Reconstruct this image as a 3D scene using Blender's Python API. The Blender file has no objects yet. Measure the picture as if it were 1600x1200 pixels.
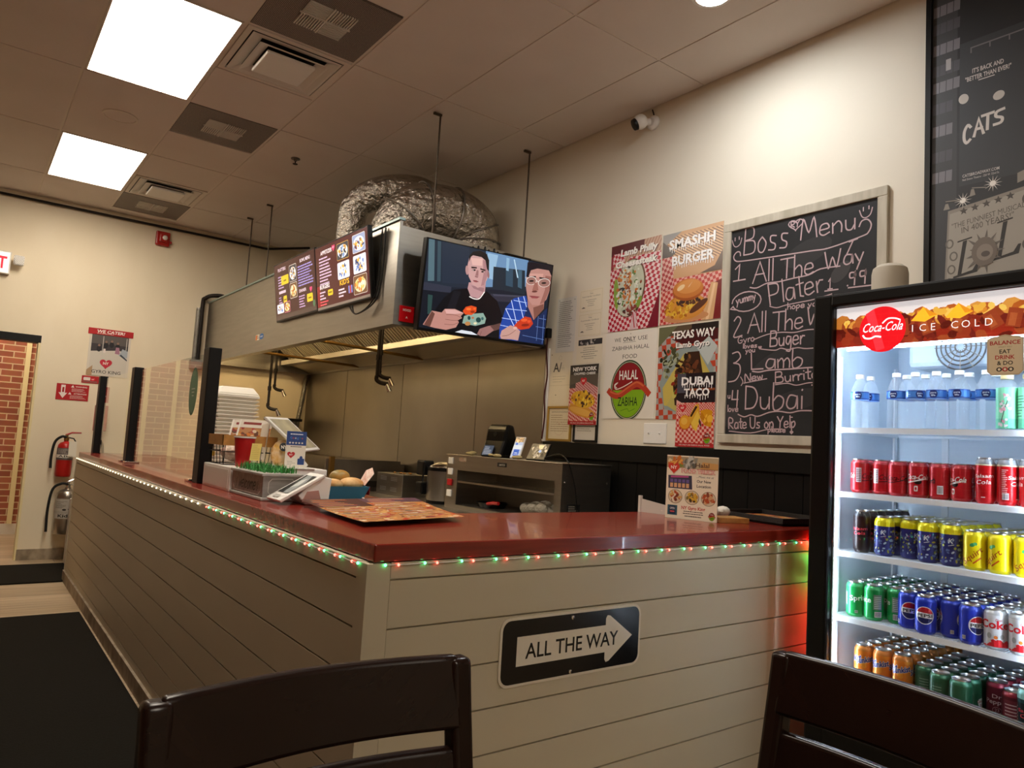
import bpy, bmesh, math, random
from math import sin, cos, pi, radians
from mathutils import Vector, Matrix
random.seed(7)
SC = bpy.context.scene
COL = SC.collection

# ------------------------------------------------------------------ camera, world, exposure
cam_d = bpy.data.cameras.new('camera'); cam = bpy.data.objects.new('camera', cam_d); COL.objects.link(cam)
yw, pt, rl = radians(36.9516), radians(4.9392), radians(3.4282)
_F = Vector((sin(yw)*cos(pt), cos(yw)*cos(pt), sin(pt))); _R0 = Vector((cos(yw), -sin(yw), 0)); _U0 = _R0.cross(_F)
_R = _R0*cos(rl)+_U0*sin(rl); _U = _U0*cos(rl)-_R0*sin(rl)
cam.matrix_world = Matrix(((_R.x, _U.x, -_F.x, -0.8584), (_R.y, _U.y, -_F.y, -1.6721), (_R.z, _U.z, -_F.z, 1.3303), (0, 0, 0, 1)))
cam_d.sensor_width = 36; cam_d.lens = 1140.3/1600*36; cam_d.clip_start = 0.02
SC.camera = cam
w = bpy.data.worlds.new('world'); SC.world = w; w.use_nodes = True
w.node_tree.nodes['Background'].inputs[0].default_value = (.9, .8, .7, 1); w.node_tree.nodes['Background'].inputs[1].default_value = .02
SC.view_settings.view_transform = 'Standard'; SC.view_settings.look = 'None'; SC.view_settings.gamma = 1
SC.view_settings.use_curve_mapping = False; SC.view_settings.exposure = 0.46
PANEL_LIGHT = 15          # ceiling panels
PANEL_COL = (1.0, .885, .735)
DOWNLIGHT = 245.0
FRIDGE_LIGHT = 32.0
HOOD_LAMP = 85.0

XW, YB, ZC = 2.375, 6.631, 3.4697      # right wall, back wall, ceiling
HC = 1.07                              # counter height

# ------------------------------------------------------------------ helpers
def lin(c):
    c = c.lstrip('#'); out = []
    for i in (0, 2, 4):
        v = int(c[i:i+2], 16)/255
        out.append(v/12.92 if v <= .04045 else ((v+.055)/1.055)**2.4)
    return tuple(out)

def mat(name, col, rough=.5, metal=0, emit=None, es=0, noise=None, bump=None, coat=0, spec=.5, attr=False, trans=0, ior=1.45):
    m = bpy.data.materials.new(name); m.use_nodes = True
    nt = m.node_tree; b = nt.nodes['Principled BSDF']
    if isinstance(col, str): col = lin(col)
    b.inputs['Base Color'].default_value = (*col, 1); b.inputs['Roughness'].default_value = rough
    b.inputs['Metallic'].default_value = metal; b.inputs['Specular IOR Level'].default_value = spec
    b.inputs['Coat Weight'].default_value = coat; b.inputs['Transmission Weight'].default_value = trans; b.inputs['IOR'].default_value = ior
    if emit is not None:
        if isinstance(emit, str): emit = lin(emit)
        b.inputs['Emission Color'].default_value = (*emit, 1); b.inputs['Emission Strength'].default_value = es
    if attr:
        a = nt.nodes.new('ShaderNodeAttribute'); a.attribute_name = 'Col'
        nt.links.new(a.outputs['Color'], b.inputs['Base Color'])
        if es:
            nt.links.new(a.outputs['Color'], b.inputs['Emission Color'])
    if noise or bump:
        tc = nt.nodes.new('ShaderNodeTexCoord')
    if noise:      # (scale xyz, amount, second colour)
        sc, amt, c2 = noise
        if isinstance(c2, str): c2 = lin(c2)
        mp = nt.nodes.new('ShaderNodeMapping'); mp.inputs['Scale'].default_value = sc
        nz = nt.nodes.new('ShaderNodeTexNoise'); nz.inputs['Scale'].default_value = 1; nz.inputs['Detail'].default_value = 5
        mx = nt.nodes.new('ShaderNodeMix'); mx.data_type = 'RGBA'
        rp = nt.nodes.new('ShaderNodeMapRange'); rp.inputs[1].default_value = .35; rp.inputs[2].default_value = .65; rp.inputs[4].default_value = amt
        nt.links.new(tc.outputs['Object'], mp.inputs[0]); nt.links.new(mp.outputs[0], nz.inputs[0]); nt.links.new(nz.outputs[0], rp.inputs[0])
        nt.links.new(rp.outputs[0], mx.inputs[0]); mx.inputs[6].default_value = (*col, 1); mx.inputs[7].default_value = (*c2, 1)
        nt.links.new(mx.outputs[2], b.inputs['Base Color'])
    if bump:       # (scale xyz, strength, distance)
        sc, st, ds = bump
        mp = nt.nodes.new('ShaderNodeMapping'); mp.inputs['Scale'].default_value = sc
        nz = nt.nodes.new('ShaderNodeTexNoise'); nz.inputs['Scale'].default_value = 1; nz.inputs['Detail'].default_value = 4
        bp = nt.nodes.new('ShaderNodeBump'); bp.inputs['Strength'].default_value = st; bp.inputs['Distance'].default_value = ds
        nt.links.new(tc.outputs['Object'], mp.inputs[0]); nt.links.new(mp.outputs[0], nz.inputs[0]); nt.links.new(nz.outputs[0], bp.inputs['Height'])
        nt.links.new(bp.outputs[0], b.inputs['Normal'])
    return m

def glassmat(name, tint=(.95, .97, .96), rough=.0, ior=1.5, gl=1.0):
    m = bpy.data.materials.new(name); m.use_nodes = True; nt = m.node_tree; nt.nodes.clear()
    o = nt.nodes.new('ShaderNodeOutputMaterial'); mx = nt.nodes.new('ShaderNodeMixShader'); fr = nt.nodes.new('ShaderNodeFresnel'); fr.inputs[0].default_value = ior
    t = nt.nodes.new('ShaderNodeBsdfTransparent'); t.inputs[0].default_value = (*tint, 1); g = nt.nodes.new('ShaderNodeBsdfGlossy'); g.inputs['Roughness'].default_value = rough
    g.inputs[0].default_value = (gl, gl, gl, 1)
    ge = nt.nodes.new('ShaderNodeNewGeometry'); sb = nt.nodes.new('ShaderNodeMath'); sb.operation = 'SUBTRACT'; sb.inputs[0].default_value = 1; ml = nt.nodes.new('ShaderNodeMath'); ml.operation = 'MULTIPLY'
    nt.links.new(ge.outputs['Backfacing'], sb.inputs[1]); nt.links.new(fr.outputs[0], ml.inputs[0]); nt.links.new(sb.outputs[0], ml.inputs[1])   # only the front face reflects: no false total reflection inside the pane
    nt.links.new(ml.outputs[0], mx.inputs[0]); nt.links.new(t.outputs[0], mx.inputs[1]); nt.links.new(g.outputs[0], mx.inputs[2]); nt.links.new(mx.outputs[0], o.inputs[0])
    return m

class MB:
    """collects shapes; one call of obj() makes one mesh object"""
    def __init__(s): s.v = []; s.f = []; s.c = None
    def add(s, vs, fs, M=None):
        n = len(s.v)
        for p in vs:
            p = Vector(p); s.v.append(M @ p if M else p)
        s.f += [tuple(i+n for i in f) for f in fs]; return s
    def box(s, x0, y0, z0, x1, y1, z1, M=None):
        v = [(x, y, z) for x in (x0, x1) for y in (y0, y1) for z in (z0, z1)]
        return s.add(v, [(0, 1, 3, 2), (4, 6, 7, 5), (0, 4, 5, 1), (2, 3, 7, 6), (0, 2, 6, 4), (1, 5, 7, 3)], M)
    def rbox(s, x0, y0, z0, x1, y1, z1, r=.005, seg=2, M=None):
        bm = bmesh.new(); bmesh.ops.create_cube(bm, size=1)
        for q in bm.verts: q.co = Vector(((x0+x1)/2+q.co.x*(x1-x0), (y0+y1)/2+q.co.y*(y1-y0), (z0+z1)/2+q.co.z*(z1-z0)))
        r = min(r, .49*min(x1-x0, y1-y0, z1-z0))
        bmesh.ops.bevel(bm, geom=bm.edges[:], offset=r, segments=seg, affect='EDGES', profile=.5)
        bm.verts.index_update(); s.add([q.co.copy() for q in bm.verts], [tuple(q.index for q in f.verts) for f in bm.faces], M); bm.free(); return s
    def prism(s, poly, z0, z1, M=None):
        n = len(poly); v = [(p[0], p[1], z0) for p in poly]+[(p[0], p[1], z1) for p in poly]
        f = [tuple(range(n-1, -1, -1)), tuple(range(n, 2*n))]+[(i, (i+1) % n, n+(i+1) % n, n+i) for i in range(n)]
        return s.add(v, f, M)
    def lathe(s, prof, c=(0, 0, 0), n=24, M=None, caps=True):
        v = []; f = []; m = len(prof)
        for i in range(n):
            a = 2*pi*i/n
            for r, z in prof: v.append((c[0]+r*cos(a), c[1]+r*sin(a), c[2]+z))
        for i in range(n):
            j = (i+1) % n
            for k in range(m-1): f.append((i*m+k, j*m+k, j*m+k+1, i*m+k+1))
        if caps:
            if prof[0][0] > 1e-6: f.append(tuple(i*m for i in range(n-1, -1, -1)))
            if prof[-1][0] > 1e-6: f.append(tuple(i*m+m-1 for i in range(n)))
        return s.add(v, f, M)
    def tube(s, pts, r, n=8, cap=True, smoothpath=0):
        pts = [Vector(p) for p in pts]
        if smoothpath: pts = crv(pts, smoothpath)
        rs = r if isinstance(r, (list, tuple)) else [r]*len(pts)
        if len(rs) != len(pts):
            q = []
            for i in range(len(pts)):
                t = i/(len(pts)-1)*(len(rs)-1); k = min(int(t), len(rs)-2); q.append(rs[k]+(rs[k+1]-rs[k])*(t-k))
            rs = q
        v = []; f = []; up = None
        for i, p in enumerate(pts):
            t = (pts[min(i+1, len(pts)-1)]-pts[max(i-1, 0)]).normalized()
            if up is None: up = t.orthogonal().normalized()
            up = (up-t*up.dot(t)).normalized(); sd = t.cross(up)
            for k in range(n):
                a = 2*pi*k/n; v.append(p+(up*cos(a)+sd*sin(a))*rs[i])
        for i in range(len(pts)-1):
            for k in range(n): f.append((i*n+k, i*n+(k+1) % n, (i+1)*n+(k+1) % n, (i+1)*n+k))
        if cap: f.append(tuple(range(n-1, -1, -1))); f.append(tuple(range((len(pts)-1)*n, len(pts)*n)))
        return s.add(v, f)
    def ball(s, c, r, n=10, sx=1, sy=1, sz=1):
        pr = [(r*sin(pi*i/n), -r*cos(pi*i/n)) for i in range(n+1)]; pr[0] = (1e-5, -r); pr[-1] = (1e-5, r)
        M = Matrix.Translation(c) @ Matrix.Diagonal((sx, sy, sz, 1)); return s.lathe(pr, n=max(8, n+2), M=M)
    def cyl(s, p, q, r, n=16): return s.tube([p, q], r, n)
    def obj(s, name, m, parent=None, smooth=False, bevel=0, local=False, sub=0):
        me = bpy.data.meshes.new(name); off = Vector((0, 0, 0))
        if parent is not None and not local:
            off = wloc(parent)
        me.from_pydata([tuple(p-off) for p in s.v], [], s.f); me.update()
        bm = bmesh.new(); bm.from_mesh(me); bmesh.ops.recalc_face_normals(bm, faces=bm.faces); bm.to_mesh(me); bm.free()
        if m is not None: me.materials.append(m)
        if smooth:
            me.shade_smooth()
            try: me.set_sharp_from_angle(angle=radians(38))
            except Exception: pass
        o = bpy.data.objects.new(name, me); COL.objects.link(o)
        if parent is not None: o.parent = parent
        if bevel:
            b = o.modifiers.new('bevel', 'BEVEL'); b.width = bevel; b.segments = 2; b.limit_method = 'ANGLE'
        if sub:
            b = o.modifiers.new('sub', 'SUBSURF'); b.levels = sub; b.render_levels = sub
        return o

def wloc(o):
    p = Vector((0, 0, 0))
    while o is not None: p = p+o.location; o = o.parent
    return p

def crv(pts, k=6):
    pts = [Vector(p) for p in pts]; out = []
    for i in range(len(pts)-1):
        a = pts[max(i-1, 0)]; b = pts[i]; c = pts[i+1]; d = pts[min(i+2, len(pts)-1)]
        for j in range(k):
            t = j/k; out.append(.5*((2*b)+(c-a)*t+(2*a-5*b+4*c-d)*t*t+(3*b-a-3*c+d)*t**3))
    out.append(pts[-1]); return out

def tag(o, label=None, cat=None, group=None, kind=None):
    if label: o['label'] = label
    if cat: o['category'] = cat
    if group: o['group'] = group
    if kind: o['kind'] = kind
    return o
def thing(name, label, cat, loc=(0, 0, 0), rz=0, group=None):
    o = bpy.data.objects.new(name, None); COL.objects.link(o); o.location = loc; o.rotation_euler = (0, 0, rz); o.empty_display_size = .05
    return tag(o, label, cat, group)
def copy_tree(o, parent=None):
    c = o.copy(); COL.objects.link(c)
    if parent is not None: c.parent = parent
    for ch in o.children: copy_tree(ch, c)
    return c

# ------------------------------------------------------------------ flat printed artwork (posters, screens, labels)
_gc = {}
def glyph(t, bold):
    k = (t, bold)
    if k not in _gc:
        cu = bpy.data.curves.new('t', 'FONT'); cu.body = t; cu.size = 1; cu.resolution_u = 2; cu.offset = bold
        o = bpy.data.objects.new('t', cu); me = o.to_mesh(); me.calc_loop_triangles()
        vs = [(q.co.x, q.co.y) for q in me.vertices]; fs = [tuple(l.vertices) for l in me.loop_triangles]
        o.to_mesh_clear(); bpy.data.objects.remove(o); bpy.data.curves.remove(cu); _gc[k] = (vs, fs)
    return _gc[k]
def clip1(P, ax, lim, sgn):
    out = []; n = len(P)
    for i in range(n):
        a, b = P[i], P[(i+1) % n]; da = sgn*(a[ax]-lim); db = sgn*(b[ax]-lim)
        if da >= 0: out.append(a)
        if (da > 0 > db) or (da < 0 < db):
            t = da/(da-db); out.append((a[0]+(b[0]-a[0])*t, a[1]+(b[1]-a[1])*t))
    return out

class Art:
    def __init__(s, w, h, bg=None): 
        s.w = w; s.h = h; s.p = []; s.k = 0; s.box = (0, 0, w, h)
        if bg: s.rect(0, 0, w, h, bg)
    def clipto(s, x, y, w, h): s.box = (x, y, x+w, y+h); return s
    def unclip(s): s.box = (0, 0, s.w, s.h); return s
    def poly(s, P, c, inc=True):
        x0, y0, x1, y1 = s.box
        for ax, l, g in ((0, x0, 1), (0, x1, -1), (1, y0, 1), (1, y1, -1)):
            P = clip1(P, ax, l, g)
            if len(P) < 3: return s
        if inc: s.k += 1
        s.p.append((P, c, s.k)); return s
    def rect(s, x, y, w, h, c, rot=0):
        P = [(x, y), (x+w, y), (x+w, y+h), (x, y+h)]
        if rot:
            cx, cy = x+w/2, y+h/2; a, b = cos(rot), sin(rot); P = [(cx+(p[0]-cx)*a-(p[1]-cy)*b, cy+(p[0]-cx)*b+(p[1]-cy)*a) for p in P]
        return s.poly(P, c)
    def rrect(s, x, y, w, h, r, c):
        P = []
        for cx, cy, a0 in ((x+w-r, y+h-r, 0), (x+r, y+h-r, 90), (x+r, y+r, 180), (x+w-r, y+r, 270)):
            for i in range(5): a = radians(a0+i*22.5); P.append((cx+r*cos(a), cy+r*sin(a)))
        return s.poly(P, c)
    def ell(s, x, y, rx, ry, c, n=24, rot=0):
        a, b = cos(rot), sin(rot)
        return s.poly([(x+rx*cos(2*pi*i/n)*a-ry*sin(2*pi*i/n)*b, y+rx*cos(2*pi*i/n)*b+ry*sin(2*pi*i/n)*a) for i in range(n)], c)
    def ring(s, x, y, rx, ry, t, c, n=28, a0=0, a1=360):
        s.k += 1
        for i in range(n):
            a = radians(a0+(a1-a0)*i/n); b = radians(a0+(a1-a0)*(i+1)/n)
            s.poly([(x+rx*cos(a), y+ry*sin(a)), (x+rx*cos(b), y+ry*sin(b)), (x+(rx-t)*cos(b), y+(ry-t)*sin(b)), (x+(rx-t)*cos(a), y+(ry-t)*sin(a))], c, False)
        return s
    def text(s, t, x, y, h, c, w=None, bold=.0, shear=0, rot=0, al='C', sy=None):
        vs, fs = glyph(t, bold)
        if not vs: return s
        x0 = min(p[0] for p in vs); x1 = max(p[0] for p in vs); k = h/.73; kx = (w/(x1-x0)) if w else k
        W = (x1-x0)*kx; ox = {'C': -W/2, 'L': 0, 'R': -W}[al]; a, b = cos(rot), sin(rot); s.k += 1
        Q = []
        for p in vs:
            px = ox+(p[0]-x0)*kx+shear*p[1]*k; py = p[1]*k; Q.append((x+px*a-py*b, y+px*b+py*a))
        for f in fs: s.poly([Q[i] for i in f], c, False)
        return s
    def stroke(s, pts, wd, c, sm=0):
        if sm: pts = [(q.x, q.y) for q in crv([(p[0], p[1], 0) for p in pts], sm)]
        s.k += 1; q = []
        for p in pts:
            if not q or (Vector(p)-q[-1]).length > 1e-5: q.append(Vector(p))
        if len(q) < 2: return s
        L_ = []; R_ = []
        for i, p in enumerate(q):
            d0 = (q[i]-q[i-1]).normalized() if i else (q[1]-q[0]).normalized(); d1 = (q[i+1]-q[i]).normalized() if i < len(q)-1 else d0
            d = d0+d1; d = d.normalized() if d.length > .2 else d1
            n = Vector((-d.y, d.x)); m = wd/2/max(.5, n.dot(Vector((-d1.y, d1.x)))); e = d*(wd*.35*((i == len(q)-1)-(i == 0)))
            L_.append(tuple(p+n*m+e)); R_.append(tuple(p-n*m+e))
        for i in range(len(q)-1): s.poly([L_[i], L_[i+1], R_[i+1], R_[i]], c, False)
        return s
    def heart(s, x, y, r, c):
        P = [(x+r*(16*sin(t)**3)/16, y+r*(13*cos(t)-5*cos(2*t)-2*cos(3*t)-cos(4*t))/16) for t in [2*pi*i/36 for i in range(36)]]
        s.k += 1
        for i in range(36): s.poly([(x, y), P[(i+1) % 36], P[i]], c, False)
        return s
    def star(s, x, y, r, c, n=5, ri=.42):
        s.k += 1; P = [(x+(r if i % 2 == 0 else r*ri)*sin(pi*i/n), y+(r if i % 2 == 0 else r*ri)*cos(pi*i/n)) for i in range(2*n)]
        for i in range(2*n): s.poly([(x, y), P[(i+1) % (2*n)], P[i]], c, False)
        return s
    def check(s, x, y, w, h, q, c1, c2, rot=0, sk=0):
        ob = s.box; s.box = (max(ob[0], x), max(ob[1], y), min(ob[2], x+w), min(ob[3], y+h)); s.rect(x, y, w, h, c1); s.k += 1
        n = int(max(w, h)*1.5/q)+2; cx, cy = x+w/2, y+h/2; a, b = cos(rot), sin(rot)
        for i in range(-n, n):
            for j in range(-n, n):
                if (i+j) % 2: continue
                P = [(i*q, j*q), (i*q+q, j*q), (i*q+q, j*q+q), (i*q, j*q+q)]
                P = [(p[0]+sk*p[1], p[1]) for p in P]
                s.poly([(cx+p[0]*a-p[1]*b, cy+p[0]*b+p[1]*a) for p in P], c2, False)
        s.box = ob; return s
    def blobs(s, x, y, rx, ry, n, cols, sz, seed=1):
        R = random.Random(seed)
        for _ in range(n):
            a = R.random()*2*pi; q = math.sqrt(R.random())
            s.ell(x+rx*q*cos(a), y+ry*q*sin(a), sz*R.uniform(.5, 1.2), sz*R.uniform(.3, .8), R.choice(cols), 7, R.random()*3)
        return s
    def lines(s, x, y, w, n, dy, c, th=.3, seed=1, al='L', mn=.5):
        R = random.Random(seed); s.k += 1
        for i in range(n):
            ww = w*R.uniform(mn, 1); xx = x if al == 'L' else x+(w-ww)/2; t = xx
            while t < xx+ww:
                l = R.uniform(.03, .12)*w; l = min(l, xx+ww-t); s.poly([(t, y-i*dy), (t+l, y-i*dy), (t+l, y-i*dy+dy*th), (t, y-i*dy+dy*th)], c, False); t += l+.015*w
        return s
    def mesh(s, name, mp, dz=.00012, slices=0, base=None):
        bb = {}
        for P, c, k in s.p:
            x = [q[0] for q in P]; y = [q[1] for q in P]; o = bb.get(k, (9e9, 9e9, -9e9, -9e9)); bb[k] = (min(o[0], *x), min(o[1], *y), max(o[2], *x), max(o[3], *y))
        lay = {}; done = []
        for k in sorted(bb):
            o = bb[k]; l = 0
            for q, m in done:
                if m > l and q[0] < o[2] and q[2] > o[0] and q[1] < o[3] and q[3] > o[1]: l = m
            lay[k] = l+1; done.append((o, l+1))
        top = max(lay.values()) if lay else 1
        dz = min(dz, .0028/max(top, 1)); vs = []; fs = []; cs = []
        if base: vs += base[0]; fs += base[1]; cs += base[2]
        for P, c, k in s.p:
            PP = [P]
            if slices:
                PP = []; i0 = math.floor(min(p[0] for p in P)/slices); i1 = math.ceil(max(p[0] for p in P)/slices)
                for i in range(i0, i1):
                    Q = clip1(clip1(P, 0, i*slices, 1), 0, (i+1)*slices, -1)
                    if len(Q) >= 3: PP.append(Q)
            for Q in PP:
                n = len(vs); vs += [tuple(mp(p[0], p[1], lay[k]*dz)) for p in Q]; fs.append(tuple(range(n, n+len(Q)))); cs.append(c)
        me = bpy.data.meshes.new(name); me.from_pydata(vs, [], fs)
        at = me.color_attributes.new('Col', 'FLOAT_COLOR', 'CORNER'); buf = []; lc = {}
        for pl in me.polygons:
            c = cs[pl.index]
            if c not in lc: lc[c] = (*lin(c), 1)
            buf += list(lc[c])*pl.loop_total
        at.data.foreach_set('color', buf); me.update(); return me
    def obj(s, name, m, O, U, V, parent=None, local=False, dz=.00012):
        O = Vector(O); U = Vector(U).normalized(); V = Vector(V).normalized(); N = U.cross(V)
        off = wloc(parent) if (parent is not None and not local) else Vector((0, 0, 0))
        me = s.mesh(name, lambda a, b, z: O+U*a+V*b+N*(z+.0003)-off, dz=dz); me.materials.append(m)
        o = bpy.data.objects.new(name, me); COL.objects.link(o)
        if parent is not None: o.parent = parent
        return o

def wrapped(C, r, n, a0, z, u, v, v0, sgn=1):
    # a point of wrapped artwork, lying on the flat facets of an n-sided cylinder; u = C/2 faces angle a0
    sl = C/n; i = math.floor(u/sl+1e-7); t = u/sl-i; A = a0+sgn*(i*sl-C/2)/(C/(2*pi)); B = A+sgn*2*pi/n; R = r+z
    return (R*(cos(A)*(1-t)+cos(B)*t), R*(sin(A)*(1-t)+sin(B)*t), v0+v)

# simple single-line hand lettering for chalk
HF = {'A': ['0,0 .45,1 .9,0', '.15,.4 .75,.4'], 'B': ['0,0 .05,1', '.05,1 .6,.95 .6,.6 .05,.52 .7,.45 .7,.05 0,0'], 'D': ['.1,0 .1,1', '.1,1 .6,.9 .8,.5 .6,.08 .1,0'], 'G': ['.75,.85 .4,1 .05,.6 .15,.1 .6,.05 .75,.4 .4,.4'],
'L': ['0,1 .05,0 .8,0'], 'M': ['0,0 .15,1 .5,.3 .8,1 1,0'], 'N': ['0,0 .1,1 .7,.05 .8,1'], 'P': ['.1,0 .05,1', '.05,1 .7,.9 .65,.5 .05,.45'], 'R': ['.05,0 .05,1 .65,.9 .6,.55 .05,.5 .75,0'], 'T': ['0,1 .95,1', '.48,1 .45,0'], 'U': ['0,1 .05,.2 .4,0 .7,.2 .75,1'],
'W': ['0,1 .2,0 .5,.6 .75,0 1.05,1'], 'Y': ['0,1 .4,.5 .8,1', '.4,.5 .35,0'], 'a': ['.6,.5 .2,.55 .03,.2 .2,0 .5,.1 .6,.5 .62,0'], 'b': ['.03,1.1 .05,0 .5,.05 .6,.4 .3,.55 .05,.35'], 'c': ['.55,.45 .2,.5 .02,.2 .25,0 .55,.1'],
'e': ['.05,.28 .55,.32 .45,.55 .1,.5 .02,.15 .25,0 .6,.1'], 'g': ['.55,.5 .15,.55 .05,.2 .3,.05 .55,.4 .5,-.35 .1,-.35'], 'h': ['.05,1.1 .03,0', '.05,.35 .35,.55 .55,.4 .55,0'], 'i': ['.1,.5 .1,0', '.1,.75 .12,.78'], 'l': ['.1,1.05 .1,0'], 'm': ['.02,.5 .05,0', '.05,.35 .25,.55 .38,.35 .38,0', '.38,.35 .6,.55 .75,.35 .75,0'],
'n': ['.03,.5 .05,0', '.05,.35 .35,.55 .55,.35 .55,0'], 'o': ['.3,.55 .05,.35 .1,.05 .4,0 .58,.3 .3,.55'], 'p': ['.05,.5 .05,-.4', '.05,.4 .4,.55 .55,.3 .3,.02 .05,.1'], 'r': ['.05,.5 .06,0', '.06,.3 .25,.52 .45,.5'], 's': ['.5,.5 .15,.52 .15,.32 .45,.2 .4,.02 .02,.03'], 't': ['.25,.95 .25,.05 .45,0', '.02,.6 .5,.62'],
'u': ['.03,.5 .08,.08 .35,0 .52,.2', '.55,.5 .55,0'], 'v': ['.02,.5 .25,0 .5,.5'], 'w': ['.02,.5 .18,0 .35,.4 .55,0 .7,.5'], 'y': ['.03,.5 .25,.08', '.55,.5 .1,-.4'], '1': ['.1,.75 .35,1 .3,0', '0,0 .7,0'], '2': ['.05,.8 .35,1 .6,.75 .05,0 .75,.02'], '3': ['.1,.95 .6,.95 .3,.55 .6,.4 .5,.05 .0,.0'], '4': ['.1,1 .05,.45 .7,.45', '.65,1 .6,0'], '9': ['.55,.9 .1,.9 .1,.55 .55,.6 .55,.95 .5,0'],
'.': ['.1,0 .13,.03'], "'": ['.1,1 .1,.8'], '-': ['.05,.4 .4,.4'], '!': ['.1,1 .1,.3', '.1,0 .12,.02']}
HW = {'i': .25, 'l': .25, 'm': .9, 'W': 1.2, 'M': 1.15, '.': .25, ' ': .45, '!': .3, 'w': .85, 'r': .5, 't': .55, "'": .2}
def hand(a, t, x, y, h, wd, c, w=None, rot=0, shear=0):
    tot = sum(HW.get(ch, .75 if ch.islower() else .95) for ch in t)*h*.8; kx = (w/tot if w else 1)*.8*h; cx = 0; ca, sa = cos(rot), sin(rot)
    for ch in t:
        for st in HF.get(ch, []):
            P = [tuple(map(float, q.split(','))) for q in st.split()]; P = [(cx+q[0]*kx+shear*q[1]*h, q[1]*h) for q in P]
            P = [(x+p[0]*ca-p[1]*sa, y+p[0]*sa+p[1]*ca) for p in P]
            a.stroke(P, wd, c, 5 if len(P) > 3 else 0)
        cx += HW.get(ch, .75 if ch.islower() else .95)*kx

ORD = ['first', 'second', 'third', 'fourth', 'fifth', 'sixth', 'seventh', 'eighth', 'ninth', 'tenth']

# ------------------------------------------------------------------ materials
M = {}
M['wall'] = mat('wall_paint', '#e3dac8', .65, noise=((1.3, 1.3, 1.3), .25, '#d6cbb6'), bump=((60, 60, 60), .06, .002))
M['wallb'] = mat('wall_paint_scuffed', '#ecdfc4', .65, noise=((3, 3, 1.2), .3, '#dccbaa'), bump=((60, 60, 60), .06, .002))
M['tile'] = mat('ceiling_tile', '#dcd2ca', .9, noise=((2, 2, 2), .35, '#cfc3b9'), bump=((160, 160, 160), .1, .002))
M['tbar'] = mat('ceiling_bar', '#dcd2c6', .6)
M['white'] = mat('white_plastic', '#e9e6e0', .4)
M['whitem'] = mat('white_enamel', '#d8d2c8', .45)
M['black'] = mat('black_plastic', '#090909', .35, spec=.3)
M['blackm'] = mat('black_metal', '#0b0a0a', .45, spec=.3)
M['darkwood'] = mat('espresso_wood', (.015, .006, .004), .24, noise=((4, 60, 4), .6, (.008, .0035, .003)), spec=.32)
M['steel'] = mat('stainless', (.40, .375, .33), .34, 1, noise=((3, 3, 40), .5, (.32, .30, .265)), bump=((2, 2, 300), .05, .001))
M['steelp'] = mat('stainless_panel', (.34, .315, .28), .34, 1, noise=((1.4, 1.4, 1), .7, (.25, .23, .2)), bump=((1.5, 1.5, 1), .12, .01))
M['steeld'] = mat('dull_steel', (.30, .27, .24), .42, 1, noise=((4, 4, 4), .6, (.2, .18, .16)))
M['filter'] = mat('baffle_steel', (.66, .60, .48), .45, 1)
M['chrome'] = mat('chrome', (.75, .74, .72), .12, 1)
M['alu'] = mat('aluminium_lid', (.72, .73, .75), .28, 1)
M['galv'] = mat('galvanized', (.42, .41, .38), .42, 1)
M['foil'] = mat('foil_duct', (.56, .52, .46), .24, 1, bump=((22, 22, 22), 1.0, .04))
M['iron'] = mat('black_iron_pipe', '#2c2622', .55, .6)
M['brass'] = mat('brass_pipe', '#8c6a34', .4, .8)
M['print'] = mat('printed_paper', (.8, .8, .8), .5, attr=True)
M['matte'] = mat('matte_print', (.8, .8, .8), .7, attr=True, spec=.12)
M['gloss'] = mat('glossy_print', (.8, .8, .8), .22, attr=True)
M['screen'] = mat('lit_screen', (.0, .0, .0), .25, emit=(1, 1, 1), es=.62, attr=True)
M['canp'] = mat('can_print', (.8, .8, .8), .28, .25, attr=True)
M['paper'] = mat('paper', '#e9e2d0', .7)
M['board'] = mat('poster_board', '#e4ddd0', .6)
M['shiplap'] = mat('painted_shiplap', '#c3b9a1', .5, noise=((1.5, 1.5, 3), .3, '#b7ac92'))
M['base'] = mat('base_trim', '#a99a83', .55, noise=((14, 14, 9), .8, '#6f6250'))
M['redwood'] = mat('red_stained_wood', '#8a2a1c', .22, coat=.25, noise=((3, 55, 55), .8, '#6f1d15'), bump=((2, 40, 40), .08, .002))
M['glass'] = glassmat('clear_glass', (.97, .98, .97), 0, 1.5)
M['fglass'] = glassmat('door_glass', (.97, .98, 1), 0, 1.45)
M['acryl'] = glassmat('acrylic', (.97, .97, .96), 0.02, 1.4)
def bottlemat():
    m = bpy.data.materials.new('bottle_plastic'); m.use_nodes = True; nt = m.node_tree; b = nt.nodes['Principled BSDF']; o = nt.nodes['Material Output']
    b.inputs['Base Color'].default_value = (.80, .88, .93, 1); b.inputs['Roughness'].default_value = .18
    t = nt.nodes.new('ShaderNodeBsdfTransparent'); t.inputs[0].default_value = (.97, .985, 1, 1); mx = nt.nodes.new('ShaderNodeMixShader'); mx.inputs[0].default_value = .12
    nt.links.new(t.outputs[0], mx.inputs[1]); nt.links.new(b.outputs[0], mx.inputs[2]); nt.links.new(mx.outputs[0], o.inputs[0]); return m
M['bottle'] = bottlemat()
M['black_board'] = mat('chalkboard_slate', '#1a1a1c', .7, noise=((5, 5, 5), .55, '#2b2b2d'))
M['framewood'] = mat('weathered_frame', '#c9c1af', .6, noise=((20, 20, 3), .8, '#a79d88'))
M['wains'] = mat('black_wainscot', '#0d0c0b', .5, spec=.22)
M['red'] = mat('red_plastic', '#b01218', .4)
M['redm'] = mat('red_enamel', '#a81a16', .3)
M['foam'] = mat('foam_box', '#efe9da', .7, bump=((300, 300, 300), .1, .001))
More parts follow.
